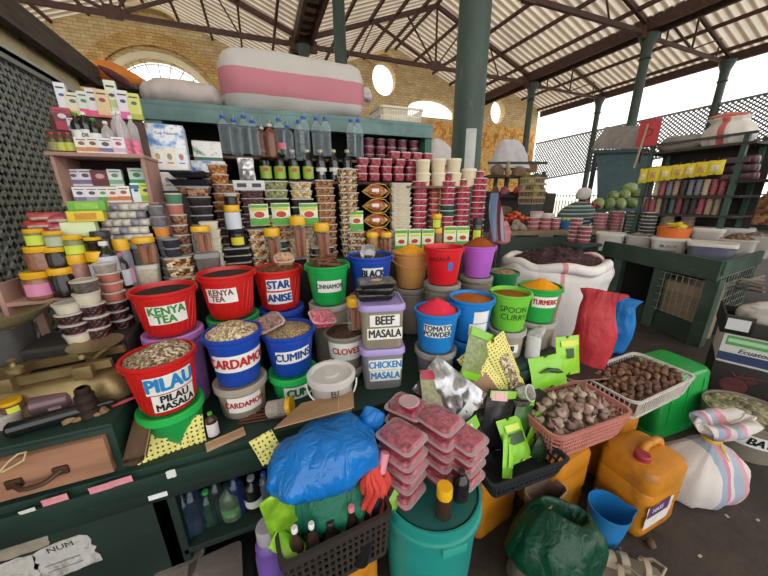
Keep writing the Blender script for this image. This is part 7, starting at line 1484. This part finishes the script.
# pale pails along its edge
plm = mat('#bdb8b0', .4, var=.06); plc = mat('#a8a49e', .35, var=.08)
ang_f = math.atan2(u_.y, u_.x)-R(90)
def fpail(label, x, yt, yb, w, content=None, lid=True, txt=None, m=None, hp=.06, off=0, z0=TZ, d=None):
    s = None; b = None
    q = pz(x, yt+2, z0+.26) if d is None else pt(x, yt+2, d); r = w*dep(q)/FPX*.42; h = q.z-z0
    q = q+v_*.08; z0 = z0+.002
    t = thing('lidded_pail' if lid else 'open_pail', label, 'pail', (q.x, q.y, z0), face(q.x, q.y), 'pails on the table across the aisle')
    part(t, 'pail_body', rloft([(r*.8, r*.7, r*.3, 0), (r*.82, r*.72, r*.3, .004), (r*.96, r*.84, r*.35, h*.88), (r*.96, r*.84, r*.35, h*.9)], 4), m or plm)
    if lid: part(t, 'pail_lid', rloft([(r*1.02, r*.9, r*.36, h*.86), (r*1.03, r*.91, r*.36, h*.97), (r*.97, r*.85, r*.34, h), (r*.9, r*.78, r*.3, h*.985)], 4), mat('#cbc7be', .4))
    else: part(t, 'pail_rim', rloft([(r*1.0, r*.88, r*.36, h*.86), (r*1.02, r*.9, r*.36, h*.9), (r*1.0, r*.88, r*.36, h*.94)], 4), m or plm)
    if content: part(t, 'filling', heap(r*.93, hp, 28, 7, 3, .005, h*.9, 1.5, r*.82), content, kind='stuff')
    if txt:
        for k, s_ in enumerate(txt): part(t, 'lettering', flat_text(s_, .05, .0, 1.1), mat('#3c3c40', .6), (0, -r*.835-.003, h*(.62-.26*k)), (R(-6), 0, 0))
    return t
beans = grain(['#7d7468', '#94897c', '#665d52'], 60); bark = grain(['#5c4030', '#6f4f3a', '#4a3226', '#8a6a4c'], 50, .8, 1)
fpail('white lidded pail at the left end of the far table edge', 608, 231, 247, 29)
fpail('open pail heaped with grey beans, second along the far table edge', 638, 233, 250, 27, beans, False, None, plc, .05)
fpail('white lidded pail with BLACK PEPPER handwriting on the far table', 668, 236, 255, 34, txt=('BLACK', 'PEPPER'))
fpail('white lidded pail with dark content showing near the far table corner', 710, 241, 259, 42, m=mat('#5d6070', .3, var=.2))
fpail('clear pail heaped with brown bark at the far table corner', 737, 236, 254, 32, bark, False, None, plc, .08, d=3.5)
fpail('open grey pail heaped with seeds near the right end of far table', 757, 233, 248, 30, beans, False, None, plc, .06, d=3.8)
fpail('white lidded pail in the second row behind the bark pail', 735, 226, 236, 30, d=4.1); fpail('white lidded pail in the second row behind the dark content pail', 707, 226, 236, 28, d=4.0)
for x, y, l in ((722, 219, 'ochre powder heaped in a basin behind the second row of pails'), (758, 220, 'ochre powder basin farther right on the far table')):
    q = pt(x, y+5, 4.45); t = thing('powder_basin', l, 'basin', (q.x, q.y, TZ)); h = q.z-TZ; part(t, 'basin_body', lathe([(.12, 0), (.2, h*.9), (.205, h), (.19, h*.95)], 28), plm); part(t, 'powder', heap(.19, .11, 28, 7, 2, .003, h*.93, 1.2), powder('#8f6a2a', '#a8823c'), kind='stuff')
q = pt(675, 227, 3.9); t = thing('orange_tray', 'orange basin piled with yellow packets on the far table', 'tray', (q.x, q.y, TZ)); h = q.z-TZ; part(t, 'tray_body', lathe([(.11, 0), (.17, h*.9), (.175, h), (.16, h*.96)], 28), mat('#c9662a', .45))
for k in range(8): single('yellow_packet', 'small bright yellow packet in the orange basin', 'packet', cached('ypk', lambda: pillow(.1, .07, .04, 6, 6)), mat('#d9c93a', .4, var=.15), (q.x+.09*math.cos(k*2.4)*(k/8), q.y+.09*math.sin(k*2.4)*(k/8), q.z-.02+.012*(8-k)*.5), k, 'yellow packets in the orange basin', (R(60), 0, k*1.1))
# tub stacks standing on the far table
tubm = [mat(c, .35, var=.2, vs=40) for c in ('#8f4a55', '#a85a62', '#4f6a64', '#45403f', '#bfae90', '#b0907f', '#7d7d84', '#8a6a5a', '#a8987d', '#6a5a78')]
def simple_tub(D, h): return cached(('st', round(D, 3), round(h, 3)), lambda: lathe([(D*.4, 0), (D*.46, h*.72), (D*.5, h*.73), (D*.5, h*.92), (D*.46, h*.98), (.001, h)], 14))
def far_stack(x, yt, yb, w, d, m, where, group, n=None, h0=.055, zb=None, lidded=True, lean=0):
    a = pt(x, yt, d); zb_ = pt(x, yb, d).z if zb is None else zb; D = w*d/FPX*.85; n = n or max(1, round((a.z-zb_)/h0)); h = (a.z-zb_)/n
    for i in range(n):
        loc = (a.x+lean*i, a.y, zb_+i*h); lab = '%s tub%s in %s' % (ORD[n-1-i], ' from top' if i < n-1 else '', where)
        if lidded:
            t = thing('spice_tub', lab, 'tub', loc, 0, group); part(t, 'tub_body', cached(('fb', round(D, 3), round(h, 3)), lambda: lathe([(D*.41, 0), (D*.47, h*.8), (D*.47, h*.82)], 16)), m); part(t, 'tub_lid', cached(('fl', round(D, 3), round(h, 3)), lambda: lathe([(D*.5, h*.8), (D*.5, h*.95), (D*.46, h*.99), (.001, h)], 16)), lidc)
        else: single('spice_tub', lab, 'tub', simple_tub(D, h), m, loc, 0, group)
G5 = 'tubs standing on the far table'
q = pt(581, 243, 4.35); SZ = q.z; t = thing('small_stand', 'narrow dark stand under the wine red tub stacks at the far table end', 'stand', (q.x, q.y, 0)); part(t, 'stand_top', box(.42, .34, .04, .004, SZ-.04), fgd)
for sx in (-.16, .16):
    for sy in (-.12, .12): part(t, 'leg', box(.05, .05, SZ-.04, .003), fgd, (sx, sy, 0))
for x, yt, w, d, mi, l in ((577, 218, 14, 4.4, 0, 'the wine red stack at the far table end'), (586, 226, 14, 4.3, 0, 'the short wine red stack before the left end stack'), (602, 213, 15, 5.15, 1, 'the pale red stack behind the leftmost white pail'), (618, 211, 15, 5.15, 1, 'the pale red stack beside the green tubs'), (634, 215, 13, 5.0, 2, 'the dark green stack on the far table'), (651, 212, 16, 4.6, 3, 'the black stack behind the beans pail'), (670, 209, 14, 4.6, 4, 'the cream stack behind the orange basin'), (691, 209, 14, 4.45, 5, 'the pinkish stack below the yellow packets')):
    far_stack(x, yt, 0, w, d, tubm[mi], l, G5, zb=TZ if x > 590 else SZ)
# ---- rack with yellow packets
XR = 5.55
r1, r0 = pX(727, 200, XR), pX(640, 200, XR)
rk = thing('display_rack', 'dark green iron rack of tubs behind the far table', 'rack', (XR, r1.y, 0)); rkm = mat('#2f4a3f', .6, var=.2)
def rpart(name, bm, m): return part(rk, name, finish(bm, 40), m, (-XR, -r1.y, 0))
yA, yB = r1.y, r0.y
for y in (yA, yB):
    for x in (XR+.03, XR+.5): bm = bmesh.new(); add_bar(bm, (x, y, 0), (x, y, 2.28), .05, .05); rpart('post', bm, rkm)
zz1, zz2, zz3 = pX(690, 213, XR).z, pX(690, 194, XR).z, pX(690, 148, XR).z
for z, nm in ((zz1-.02, 'shelf_board'), (zz2-.02, 'shelf_board'), (zz3, 'top_board')):
    bm = bmesh.new(); add_box(bm, (XR+.0, yA-.1, z-.03), (XR+.55, yB+.1, z)); rpart(nm, bm, mat('#3a332d', .8))
for z in (pX(690, 165, XR).z, pX(690, 147, XR).z+.08): bm = bmesh.new(); add_bar(bm, (XR-.02, yA-.1, z), (XR-.02, yB+.1, z), .025, .03); rpart('rail', bm, mat('#3a3a36', .6))
bm = bmesh.new(); add_box(bm, (XR+.52, yA-.1, .3), (XR+.55, yB+.1, 2.2)); rpart('back_panel', bm, mat('#2e2926', .9))
cnt = 0
for i in range(12):
    f = (i+.5)/12; y = yB+(yA-yB)*f; D = (yB-yA)/12*.92; c = (0, 0, 6, 0, 8, 5, 7, 6, 3, 9, 8, 8)[i]
    for L, (zb, zt) in enumerate(((zz1-.02, zz2-.06), (zz2-.02, pX(690, 180, XR).z))):
        n = 8 if L == 0 else 5; h = (zt-zb)/n; cc = tubm[(c+L*3+i) % 10]
        for k in range(n):
            single('rack_tub', '%s tub of %s stack from the left, %s tier of far rack' % (ORD[n-1-k] if k == n-1 else ORD[n-1-k]+' from top', NTH[i], ('lower', 'upper')[L]), 'tub', simple_tub(D, h), cc, (XR+.12+.1*L*.0, y, zb+.003+k*h), 0, 'tubs stacked in the far rack')
for i, x in enumerate((645, 655.5, 667.5, 680, 692, 704, 718)):
    yt = 168.5-(x-645)*.115; a = pX(x, yt, XR-.05); b = pX(x, yt+14.5-(x-645)*.0, XR-.05); w = (8, 11, 11, 12, 10.5, 12, 14)[i]*dep(a)/FPX*.72
    t = thing('hanging_packet', 'yellow printed packet hanging on the far rack, %s from the left' % NTH[i], 'packet', (a.x, a.y, b.z), R(-82), 'yellow packets hung along the far rack')
    part(t, 'packet_body', pillow(w*1.2, a.z-b.z, .05, 8, 8, .01, i), mat('#d6c22a', .4, var=.06)); part(t, 'food_picture', pillow_patch(w*1.2, a.z-b.z, .05, -.5, .45, -.5, .35, .003), mat('#b98a5c' if i % 2 else '#cfc6a8', .5, var=.4, vs=30)); part(t, 'packet_hook', tube([(0, 0, a.z-b.z), (0, .02, a.z-b.z+.03), (0, .04, a.z-b.z+.02)], .004, 5), mat('#55524c', .5))
for i in range(4):
    for k in range(3):
        q = pX(728+i*7.5, 176-k*6-i*.3, XR+.1); single('date_packet', 'dark wine red packet on the far rack end, %s row, %s from left' % (('bottom', 'middle', 'top')[k], NTH[i]), 'packet', cached('dpk', lambda: rloft([(.05, .06, .02, 0), (.06, .07, .03, .03), (.055, .065, .03, .08), (.03, .04, .02, .095)], 3)), mat('#4a2a32', .35, var=.35, vs=30), (q.x, q.y, zz2+.16+.097*k), 0, 'dark red packets at the rack end')
bm = bmesh.new(); q = pX(745, 180, XR+.1); add_box(bm, (XR, yA-.55, zz2+.13), (XR+.5, yA-.02, zz2+.16)); rpart('side_shelf', bm, mat('#2a2624', .8))
# sacks and bags on the rack top
q = pX(683, 144, XR+.2); t = thing('grey_sack', 'grey sack slumped on top of the far rack behind the red sign', 'sack', (q.x, q.y, zz3)); part(t, 'sack_body', blob([(0, .14, .22, 0, 0), (.06, .18, .3, 0, 0), (.16, .15, .24, 0, .02), (.2, .05, .1, 0, .05), (.205, .01, .01, 0, .05)], 30, 4, .03, 6, .04), mat('#8a827c', .7, var=.2)); part(t, 'sack_tie', blob([(.14, .03, .04, 0, -.22), (.18, .04, .05, 0, -.26), (.2, .01, .01, 0, -.28)], 14, 3, .01, 10), mat('#7a726c', .7))
q = pX(725, 148, XR+.2); t = thing('white_red_bag', 'white plastic bag with red stripe on top of the far rack', 'bag', (q.x, q.y, zz3)); part(t, 'bag_body', blob([(0, .14, .2, 0, 0), (.08, .18, .25, 0, 0), (.2, .17, .22, 0, 0), (.28, .1, .16, 0, .03), (.33, .13, .2, 0, .05), (.36, .03, .05, 0, .06)], 34, 8, .035, 6, .06), stripes(['#cfc9c2', '#c96a60', '#cfc9c2'], 1, 1.9, .5, 0, .45, ramp=[0, .4, .55])); part(t, 'bag_knot', blob([(.3, .05, .1, 0, .04), (.36, .1, .18, 0, .06), (.4, .02, .03, 0, .1)], 18, 5, .03, 9, .1), mat('#c97a6c', .5, var=.3))
q = pX(648, 145, XR); t = thing('red_sign', 'red board with dark scribble at the left end of the far rack', 'sign', (q.x-.05, q.y, q.z-.02), R(-80), None, (0, 0, R(-80))); part(t, 'board', box(.26, .012, .36, .002), mat('#b5343c', .6)); part(t, 'scribble', tube([(-.05, -.008, .12), (.04, -.008, .15), (.05, -.008, .22), (-.02, -.008, .24)], .006, 5), mat('#5c1c24', .7))
q0, q1 = pX(634, 168, XR-.07), pX(648, 124, XR-.07); single('wooden_pole', 'pale wooden stick leaning by the red board on the far rack', 'stick', tube([q0, q1], .016, 8), mat('#a08a6c', .8))
t = thing('poster_awning', 'grey plastic awning sheet with printed posters left of the red board', 'awning', pX(618, 140, XR+.4))
a_, b_, c_, d_ = (pX(592, 149, XR+.9), pX(643, 149, XR+.2), pX(646, 126, XR+.5), pX(606, 127, XR+1.4)); o_ = t.location
bm = bmesh.new(); n_ = (b_-a_).cross(d_-a_).normalized()*.012; add_loft(bm, [[p-o_ for p in (a_, b_, c_, d_)], [p-o_+n_ for p in (a_, b_, c_, d_)]]); part(t, 'awning_strut', tube([b_-o_, Vector((XR+.03, yB, 2.2))-o_], .016, 8), mat('#3a3a36', .7)); part(t, 'awning_sheet', finish(bm, smooth=False), mat('#8f8c8a', .6, var=.3, vs=5, dirt='#6a5f60', ds=3))
# the darker stall frames farther up the aisle, melons, tomatoes
dkb = mat('#2b3836', .8, var=.2)
t = thing('dark_stall', 'dark boarded stall back behind the melons up the aisle', 'stall', (8.6, 5.6, 0)); q = [pt(x, y, 7.6) for x, y in ((597, 212), (652, 212), (652, 152), (597, 152))]
bm = bmesh.new(); add_loft(bm, [[p-t.location for p in q], [p-t.location+Vector((.06, .03, 0)) for p in q]]); part(t, 'stall_board', finish(bm, smooth=False), mat('#2f4448', .8, var=.2))
bm = bmesh.new()
for x in (597, 642): p0 = pt(x, 150, 7.55); add_bar(bm, p0-t.location, Vector((p0.x, p0.y, 0))-t.location, .08, .08)
p0, p1 = pt(594, 152, 7.5), pt(646, 150, 7.5); add_bar(bm, p0-t.location, p1-t.location, .06, .08); part(t, 'stall_frame', finish(bm, 40), dkb)
MT = 6.6; q = pt(622, 205, MT)
tb = thing('melon_table', 'dark sloping table of melons and red onions up the aisle', 'table', (q.x, q.y, 0)); zt = pt(622, 214, MT).z
dirx = (pt(645, 214, MT)-pt(585, 214, MT)).normalized(); ang = math.atan2(dirx.y, dirx.x)
part(tb, 'tabletop', box(1.6, .7, .06, .004, zt-.06), dkb, (0, 0, 0), (0, 0, ang))
for sx in (-.7, .7):
    for sy in (-.28, .28): part(tb, 'leg', box(.08, .08, zt-.06, .004), dkb, (sx*math.cos(ang)-sy*math.sin(ang), sx*math.sin(ang)+sy*math.cos(ang), 0), (0, 0, ang))
mme = blob([(-.13, .03, .03, 0, 0), (-.1, .08, .08, 0, 0), (0, .115, .115, 0, 0), (.1, .08, .08, 0, 0), (.13, .03, .03, 0, 0)], 24, 1, .004, 5)
mm = [mat('#8a9a62', .4, var=.25, vs=14, stretch=(1, 1, .2)), mat('#6f8450', .4, var=.3, vs=14, stretch=(1, 1, .2))]
for k, (x, y) in enumerate(((598, 204), (609, 204), (620, 204), (631, 203), (642, 202), (613, 196), (624, 195), (636, 194), (630, 188))):
    q = pt(x, y, MT+.1*(k > 4)); single('melon', 'round green melon heaped on the table up the aisle', 'melon', mme, mm[k % 2], q, k, 'green melons up the aisle', (.3*k, .2*k, k))
def pilething(name, lab, cat, cx_, cy_, w, h, d, n, me, m, group, base=None):
    rg = random.Random(n); got = []
    for k in range(n*12):
        f = rg.uniform(-.5, .5); g = rg.uniform(0, 1)*(1-abs(f)*1.5); q = pt(cx_+f*w, cy_-g*h, d+rg.uniform(-.10, .10))
        if len(got) >= n or any((q-o).length < .066 for o in got): continue
        got.append(q); single(name, lab, cat, me, m[k % len(m)], q, k, group)
tom = lathe([(.001, -.028), (.022, -.022), (.034, 0), (.026, .022), (.008, .026), (.001, .024)], 14)
pilething('red_onion', 'small red onion heaped beside the melons', 'onion', 587, 207, 24, 6, 6.3, 40, tom, [mat('#b54a35', .4), mat('#a83a35', .4), mat('#8f3040', .4)], 'red onions beside the melons')
q = pt(587, 209, 6.35); single('onion_bed', 'dark tray of loose onion peel under the red onions', 'tray', box(.62, .3, .08, .004, -.1), dkb, q, ang)
TD = 5.2
pilething('tomato', 'ripe tomato heaped on the table up the aisle', 'tomato', 515, 221, 28, 9, TD, 46, tom, [mat('#c9452a', .3), mat('#b93a28', .3), mat('#d95f34', .3)], 'tomatoes on the aisle table')
q = pt(545, 232, TD); ad = (pt(588, 231, TD)-pt(495, 233, TD)).normalized(); an2 = math.atan2(ad.y, ad.x); zt = pt(545, 229, TD).z
t = thing('produce_table', 'worn brown plank table of tomatoes and tubs up the aisle', 'table', (q.x, q.y, 0)); part(t, 'tabletop', box(1.75, .55, .07, .004, zt-.07), mat('#7a6a52', .8, var=.2, vs=4), (0, 0, 0), (0, 0, an2)); part(t, 'front_board', box(1.7, .04, .4, .004, zt-.5), mat('#2f3a34', .8), (.26*math.sin(an2), -.26*math.cos(an2), 0), (0, 0, an2))
for sx in (-.8, .8):
    for sy in (-.2, .2): part(t, 'leg', box(.07, .07, zt-.07, .004), dkb, (sx*math.cos(an2)-sy*math.sin(an2), sx*math.sin(an2)+sy*math.cos(an2), 0), (0, 0, an2))
for x, yt, w, l in ((534, 217, 13, 'the left red stack on the produce table'), (546, 217, 14, 'the middle red stack on the produce table'), (556, 218, 11, 'the right red stack by the blue basin')): far_stack(x, yt, 0, w, TD-.1, tubm[1], l, 'red tubs on the produce table', zb=zt, h0=.06)
for x, yt, l in ((537, 211, 'white pot of pink cream on the produce table'), (548, 213, 'cream pot behind the red tubs on the produce table')): 
    q = pt(x, yt, TD+.15); t = thing('cream_pail', l, 'pail', (q.x, q.y, zt), 0, 'pots on the produce table'); h = q.z-zt; part(t, 'pail_body', lathe([(.08, 0), (.1, h*.85), (.1, h*.86)], 20), mat('#c9beb0', .4)); part(t, 'pail_lid', lathe([(.108, h*.85), (.108, h*.97), (.001, h)], 20), mat('#d9cfc4' if x > 540 else '#c99aa0', .4))
q = pt(565, 224, TD); t = thing('blue_basin', 'blue basin of limes on the produce table', 'basin', (q.x, q.y, zt)); part(t, 'basin_body', lathe([(.08, 0), (.13, .13), (.135, .14), (.12, .13)], 24), mat('#2a6a9a', .5)); 
for k in range(9): single('lime', 'small yellow green lime in the blue basin', 'lime', tom, mat('#b5b84a', .4), (q.x+.075*math.cos(k*2.4)*(k/9)**.5, q.y+.075*math.sin(k*2.4)*(k/9)**.5, zt+.15+.02*(1-k/9)), k, 'limes in the blue basin').scale = (.6, .6, .6)
for k, (x, y) in enumerate(((505, 229), (514, 228), (522, 228), (517, 224))): single('taro_root', 'grey brown taro root lying before the tomatoes', 'taro', blob([(0, .05, .05, 0, 0), (.04, .08, .07, 0, 0), (.1, .05, .05, .02, 0), (.13, .01, .01, .03, 0)], 16, k, .02, 12), mat('#8f7f70', .8, var=.3), pt(x, y+3, TD-.2)+Vector((0, 0, 0)), k, 'taro roots on the produce table')
# market stall frames and goods beyond
FD = 6.6
t = thing('stall_frame', 'dark iron stall frame with shelves beyond the big column', 'stall', (pt(515, 220, FD).x, pt(515, 220, FD).y, 0)); o_ = t.location
bm = bmesh.new()
for x in (497, 508, 545): p = pt(x, 165, FD); add_bar(bm, Vector((p.x, p.y, 2.1))-o_, Vector((p.x, p.y, 0))-o_, .06, .06)
for y in (163, 176, 193): add_bar(bm, pt(488, y, FD)-o_, pt(547, y, FD)-o_, .05, .05)
part(t, 'frame_bars', finish(bm, 40), mat('#2b3a34', .7))
bm = bmesh.new(); a_, b_ = pt(484, 196, FD+.1), pt(548, 196, FD+.1); add_bar(bm, a_-o_, b_-o_, .5, .05); a_, b_ = pt(484, 177, FD+.1), pt(530, 177, FD+.1); add_bar(bm, a_-o_, b_-o_, .5, .04); a_, b_ = pt(484, 212, FD+.2), pt(552, 214, FD+.2); add_bar(bm, a_-o_, b_-o_, .06, .9); part(t, 'shelf_boards', finish(bm, 40), mat('#3a3630', .8))
q = pt(510, 158, FD+.6); t = thing('white_tarpaulin', 'white tarpaulin covering a stall beyond the big column', 'tarpaulin', q); part(t, 'tarp_sheet', blob([(-.25, .5, .4, 0, 0), (.0, .42, .34, 0, 0), (.25, .3, .25, -.05, 0), (.38, .2, .15, -.1, 0), (.4, .02, .02, -.1, 0)], 30, 4, .06, 4, .05), mat('#c4c0c4', .7, var=.1)); part(t, 'tarp_pole', tube([(0, 0, -q.z), (0, 0, -.2)], .03, 8), dkb)
q = pt(440, 152, 5.6); t = thing('white_tarpaulin', 'pale tarpaulin edge showing between the shelf unit and the big column', 'tarpaulin', q); part(t, 'tarp_sheet', blob([(-.25, .25, .3, 0, 0), (.0, .22, .25, 0, 0), (.16, .12, .15, -.05, 0), (.22, .02, .02, -.06, 0)], 24, 7, .04, 4, .05), mat('#c9c4c2', .7, var=.1)); part(t, 'tarp_pole', tube([(0, 0, -q.z), (0, 0, -.2)], .03, 8), dkb)
for k, (x, y0, y1, w, c, l) in enumerate(((497, 165, 176, 16, '#6f5a48', 'brown bundle on the upper shelf, beside the column'), (507, 162, 177, 9, '#a08a6c', 'pale hanging sacking in the middle of the stall frame'), (518, 167, 177, 16, '#7d6650', 'brown bundle on the upper shelf, right'), (503, 206, 216, 22, '#7a6450', 'brown heap of roots on the low board'), (493, 204, 214, 10, '#3f5f8a', 'dark blue bucket at the column side'), (504, 187, 195, 10, '#a0506a', 'pink bundle on the lower shelf'), (495, 186, 196, 8, '#6a4436', 'rust coloured bundle on the lower shelf'), (517, 187, 194, 13, '#b53a44', 'red basin on the lower shelf'))):
    a_, b_ = pt(x, y0, FD-.1), pt(x, y1, FD-.1); r = w*FD/FPX*.45; h = a_.z-b_.z; single('goods_bundle', l+' beyond the big column', 'bundle', blob([(0, r*.8, r*.5, 0, 0), (h*.3, r, r*.6, 0, 0), (h*.7, r*.85, r*.5, 0, 0), (h*.95, r*.4, r*.3, 0, 0), (h, .01, .01, 0, 0)], 18, k, r*.12, 6, .05), mat(c, .8, var=.35, vs=10), b_+Vector((0, 0, .01)), k, 'goods on the stall frame beyond the column')
single('wooden_box', 'brown wooden box hung on the far column beside the mesh screen', 'box', box(.62, .3, .5, .01), mat('#7d5a3a', .8, var=.2), (RX+.47, 12.1, pt(541, 168, 12.6).z), 0)
for k, (x, y) in enumerate(((526, 180), (531, 184), (536, 180), (540, 186), (528, 190), (535, 191), (541, 192))):
    single('leafy_plant', 'leafy green bunch hanging on the stall frame, %s from the left' % NTH[k], 'plant', blob([(-.12, .02, .02, 0, 0), (-.05, .06, .05, 0, 0), (.04, .07, .055, 0, 0), (.1, .045, .04, 0, 0), (.13, .01, .01, 0, 0)], 20, k, .05, 14, .2), mat(('#4a5f2a', '#b5b83a', '#3f5226', '#33451f')[k % 4], .7, var=.4, vs=25), pt(x, y, FD-.35), k, 'leafy bunches on the stall frame')
# crates of baskets beside the plants
for k in range(4): single('slatted_crate', 'pale slatted crate, %s in the stack under the leafy bunches' % ('lowest', 'second', 'third', 'top')[k], 'crate', basket_mesh(.5, .3, .12, .95, 8, 5, 1, .006, .02, .02), mat('#9a8468', .8), pt(531, 204, FD-.75)+Vector((0, 0, .122*k)), .3, 'slatted crates beyond the tomatoes')
q = pt(531, 204, FD-.75); single('crate_stand', 'dark stand under the slatted crates beyond the tomatoes', 'stand', box(.45, .26, q.z-.002, .004), dkb, (q.x, q.y, 0), .3)
# pile of brown walnuts at the far right edge
q = pt(775, 222, 4.4); single('walnut_heap', 'large heap of brown nuts in shells at the right edge of far stall', 'nuts', heap(.5, .5, 44, 12, 5, .03, 0, 1.3, None, 6), grain(['#8a5f3a', '#a0744a', '#6b4629', '#b98a5c'], 16, .7, 1), q, 0, kind='stuff')
t = thing('walnut_stand', 'dark stand carrying the heap of brown nuts', 'stand', (q.x, q.y, 0)); part(t, 'stand_top', box(1.0, 1.0, .06, .004, q.z-.085), dkb)
for sx in (-.42, .42):
    for sy in (-.42, .42): part(t, 'leg', box(.08, .08, q.z-.085, .004), dkb, (sx, sy, 0))
q = pX(757, 200, XR+.9); t = thing('dark_cabinet', 'dark boarded cabinet with grey panels at the right end of the far rack', 'cabinet', (XR+1.15, yA-1.0, 0)); part(t, 'cabinet_body', box(.9, .9, 2.05, .01), mat('#2a2a28', .85, var=.2)); 
for k in range(2): part(t, 'grey_panel', box(.012, .36, .55, .003), mat('#8a9088', .7, var=.15), (-.457, -.21+.42*k, 1.38))
part(t, 'dark_shelf', box(.5, .9, .03, .003), mat('#1d1d1c', .8), (-.5, 0, 1.25))
# branches / wires lying on the far table end
for k in range(5):
    a_ = pz(718+k*2, 288-k*2, .62); b_ = pz(764, 276+k*4, .68); single('wire_branch', 'tangled grey branch sticking out under the far table end', 'branch', tube([a_, a_.lerp(b_, .4)+Vector((0, 0, .06*math.sin(k))), b_], .012, 6), mat('#7d7468', .8), group='branches under the far table')
# ---------------------------------------------------------------- person up the aisle
def skin_body(name, joints, links, parent, m, sub=2):
    me = bpy.data.meshes.new(name); me.from_pydata([j[0] for j in joints], links, []); o = bpy.data.objects.new(name, me); C.objects.link(o)
    md = o.modifiers.new('s', 'SKIN'); md.use_smooth_shade = True
    for i, j in enumerate(joints): me.skin_vertices[0].data[i].radius = (j[1], j[1] if len(j) < 3 else j[2])
    me.skin_vertices[0].data[0].use_root = True
    o.modifiers.new('d', 'SUBSURF').levels = sub
    dg = bpy.context.evaluated_depsgraph_get(); dg.update(); m2 = bpy.data.meshes.new_from_object(o.evaluated_get(dg)); bpy.data.objects.remove(o)
    if not m2.materials: m2.materials.append(None)
    for p in m2.polygons: p.use_smooth = True
    return part(parent, name, m2, m)
pp_ = pt(572, 215, 6.1); hz = pt(573, 193, 6.1).z
pe = thing('person', 'person in white headscarf and green zigzag patterned wrap bending up the aisle', 'person', (pp_.x, pp_.y, 0), face(pp_.x, pp_.y)+R(50))
skin = mat('#5a3a2a', .6); k_ = hz/1.62
J = [((0, 0, .92), .14, .11), ((0, -.04, 1.15), .13, .1), ((0, -.10, 1.34), .15, .1), ((0, -.15, 1.44), .05), ((0, -.19, 1.55), .085, .095), ((0, -.2, 1.63), .07),
     ((.19, -.1, 1.38), .06), ((.27, -.16, 1.16), .047), ((.22, -.36, 1.06), .038), ((.19, -.44, 1.02), .03), ((-.19, -.1, 1.38), .06), ((-.28, -.14, 1.16), .047), ((-.24, -.34, 1.03), .038), ((-.2, -.42, .99), .03),
     ((.09, 0, .8), .09), ((.1, -.01, .48), .065), ((.1, .03, .1), .045), ((.1, -.1, .04), .04), ((-.09, 0, .8), .09), ((-.1, -.01, .48), .065), ((-.1, .03, .1), .045), ((-.1, -.1, .04), .04)]
J = [((x*k_, y*k_, z*k_), *r) for (x, y, z), *r in J]
skin_body('body', J, [(0, 1), (1, 2), (2, 3), (3, 4), (4, 5), (2, 6), (6, 7), (7, 8), (8, 9), (2, 10), (10, 11), (11, 12), (12, 13), (0, 14), (14, 15), (15, 16), (16, 17), (0, 18), (18, 19), (19, 20), (20, 21)], pe, skin)
part(pe, 'headscarf', blob([(1.50*k_, .095, .10, 0, -.15*k_), (1.56*k_, .125, .13, 0, -.17*k_), (1.64*k_, .12, .125, 0, -.18*k_), (1.70*k_, .08, .085, 0, -.18*k_), (1.72*k_, .01, .01, 0, -.18*k_)], 26, 3, .012, 9, .03), mat('#d3cfca', .8))
part(pe, 'wrap', blob([(.75*k_, .3, .22, 0, -.0), (.95*k_, .36, .24, 0, -.02), (1.15*k_, .42, .24, 0, -.08), (1.32*k_, .36, .2, 0, -.11), (1.42*k_, .18, .12, 0, -.13), (1.46*k_, .07, .07, 0, -.14)], 40, 5, .015, 6, .03, 7), stripes(['#3f5a50', '#8a9a94', '#2f4a44', '#4a655c', '#a9b5b0', '#2f423e'], 2, 7, .85, 60))
part(pe, 'skirt', blob([(.06, .25, .22, 0, 0), (.4*k_, .24, .2, 0, 0), (.85*k_, .2, .17, 0, 0), (.9*k_, .1, .1, 0, 0)], 30, 2, .015, 5, .04, 9), mat('#3a4f6a', .85, var=.3, vs=10))
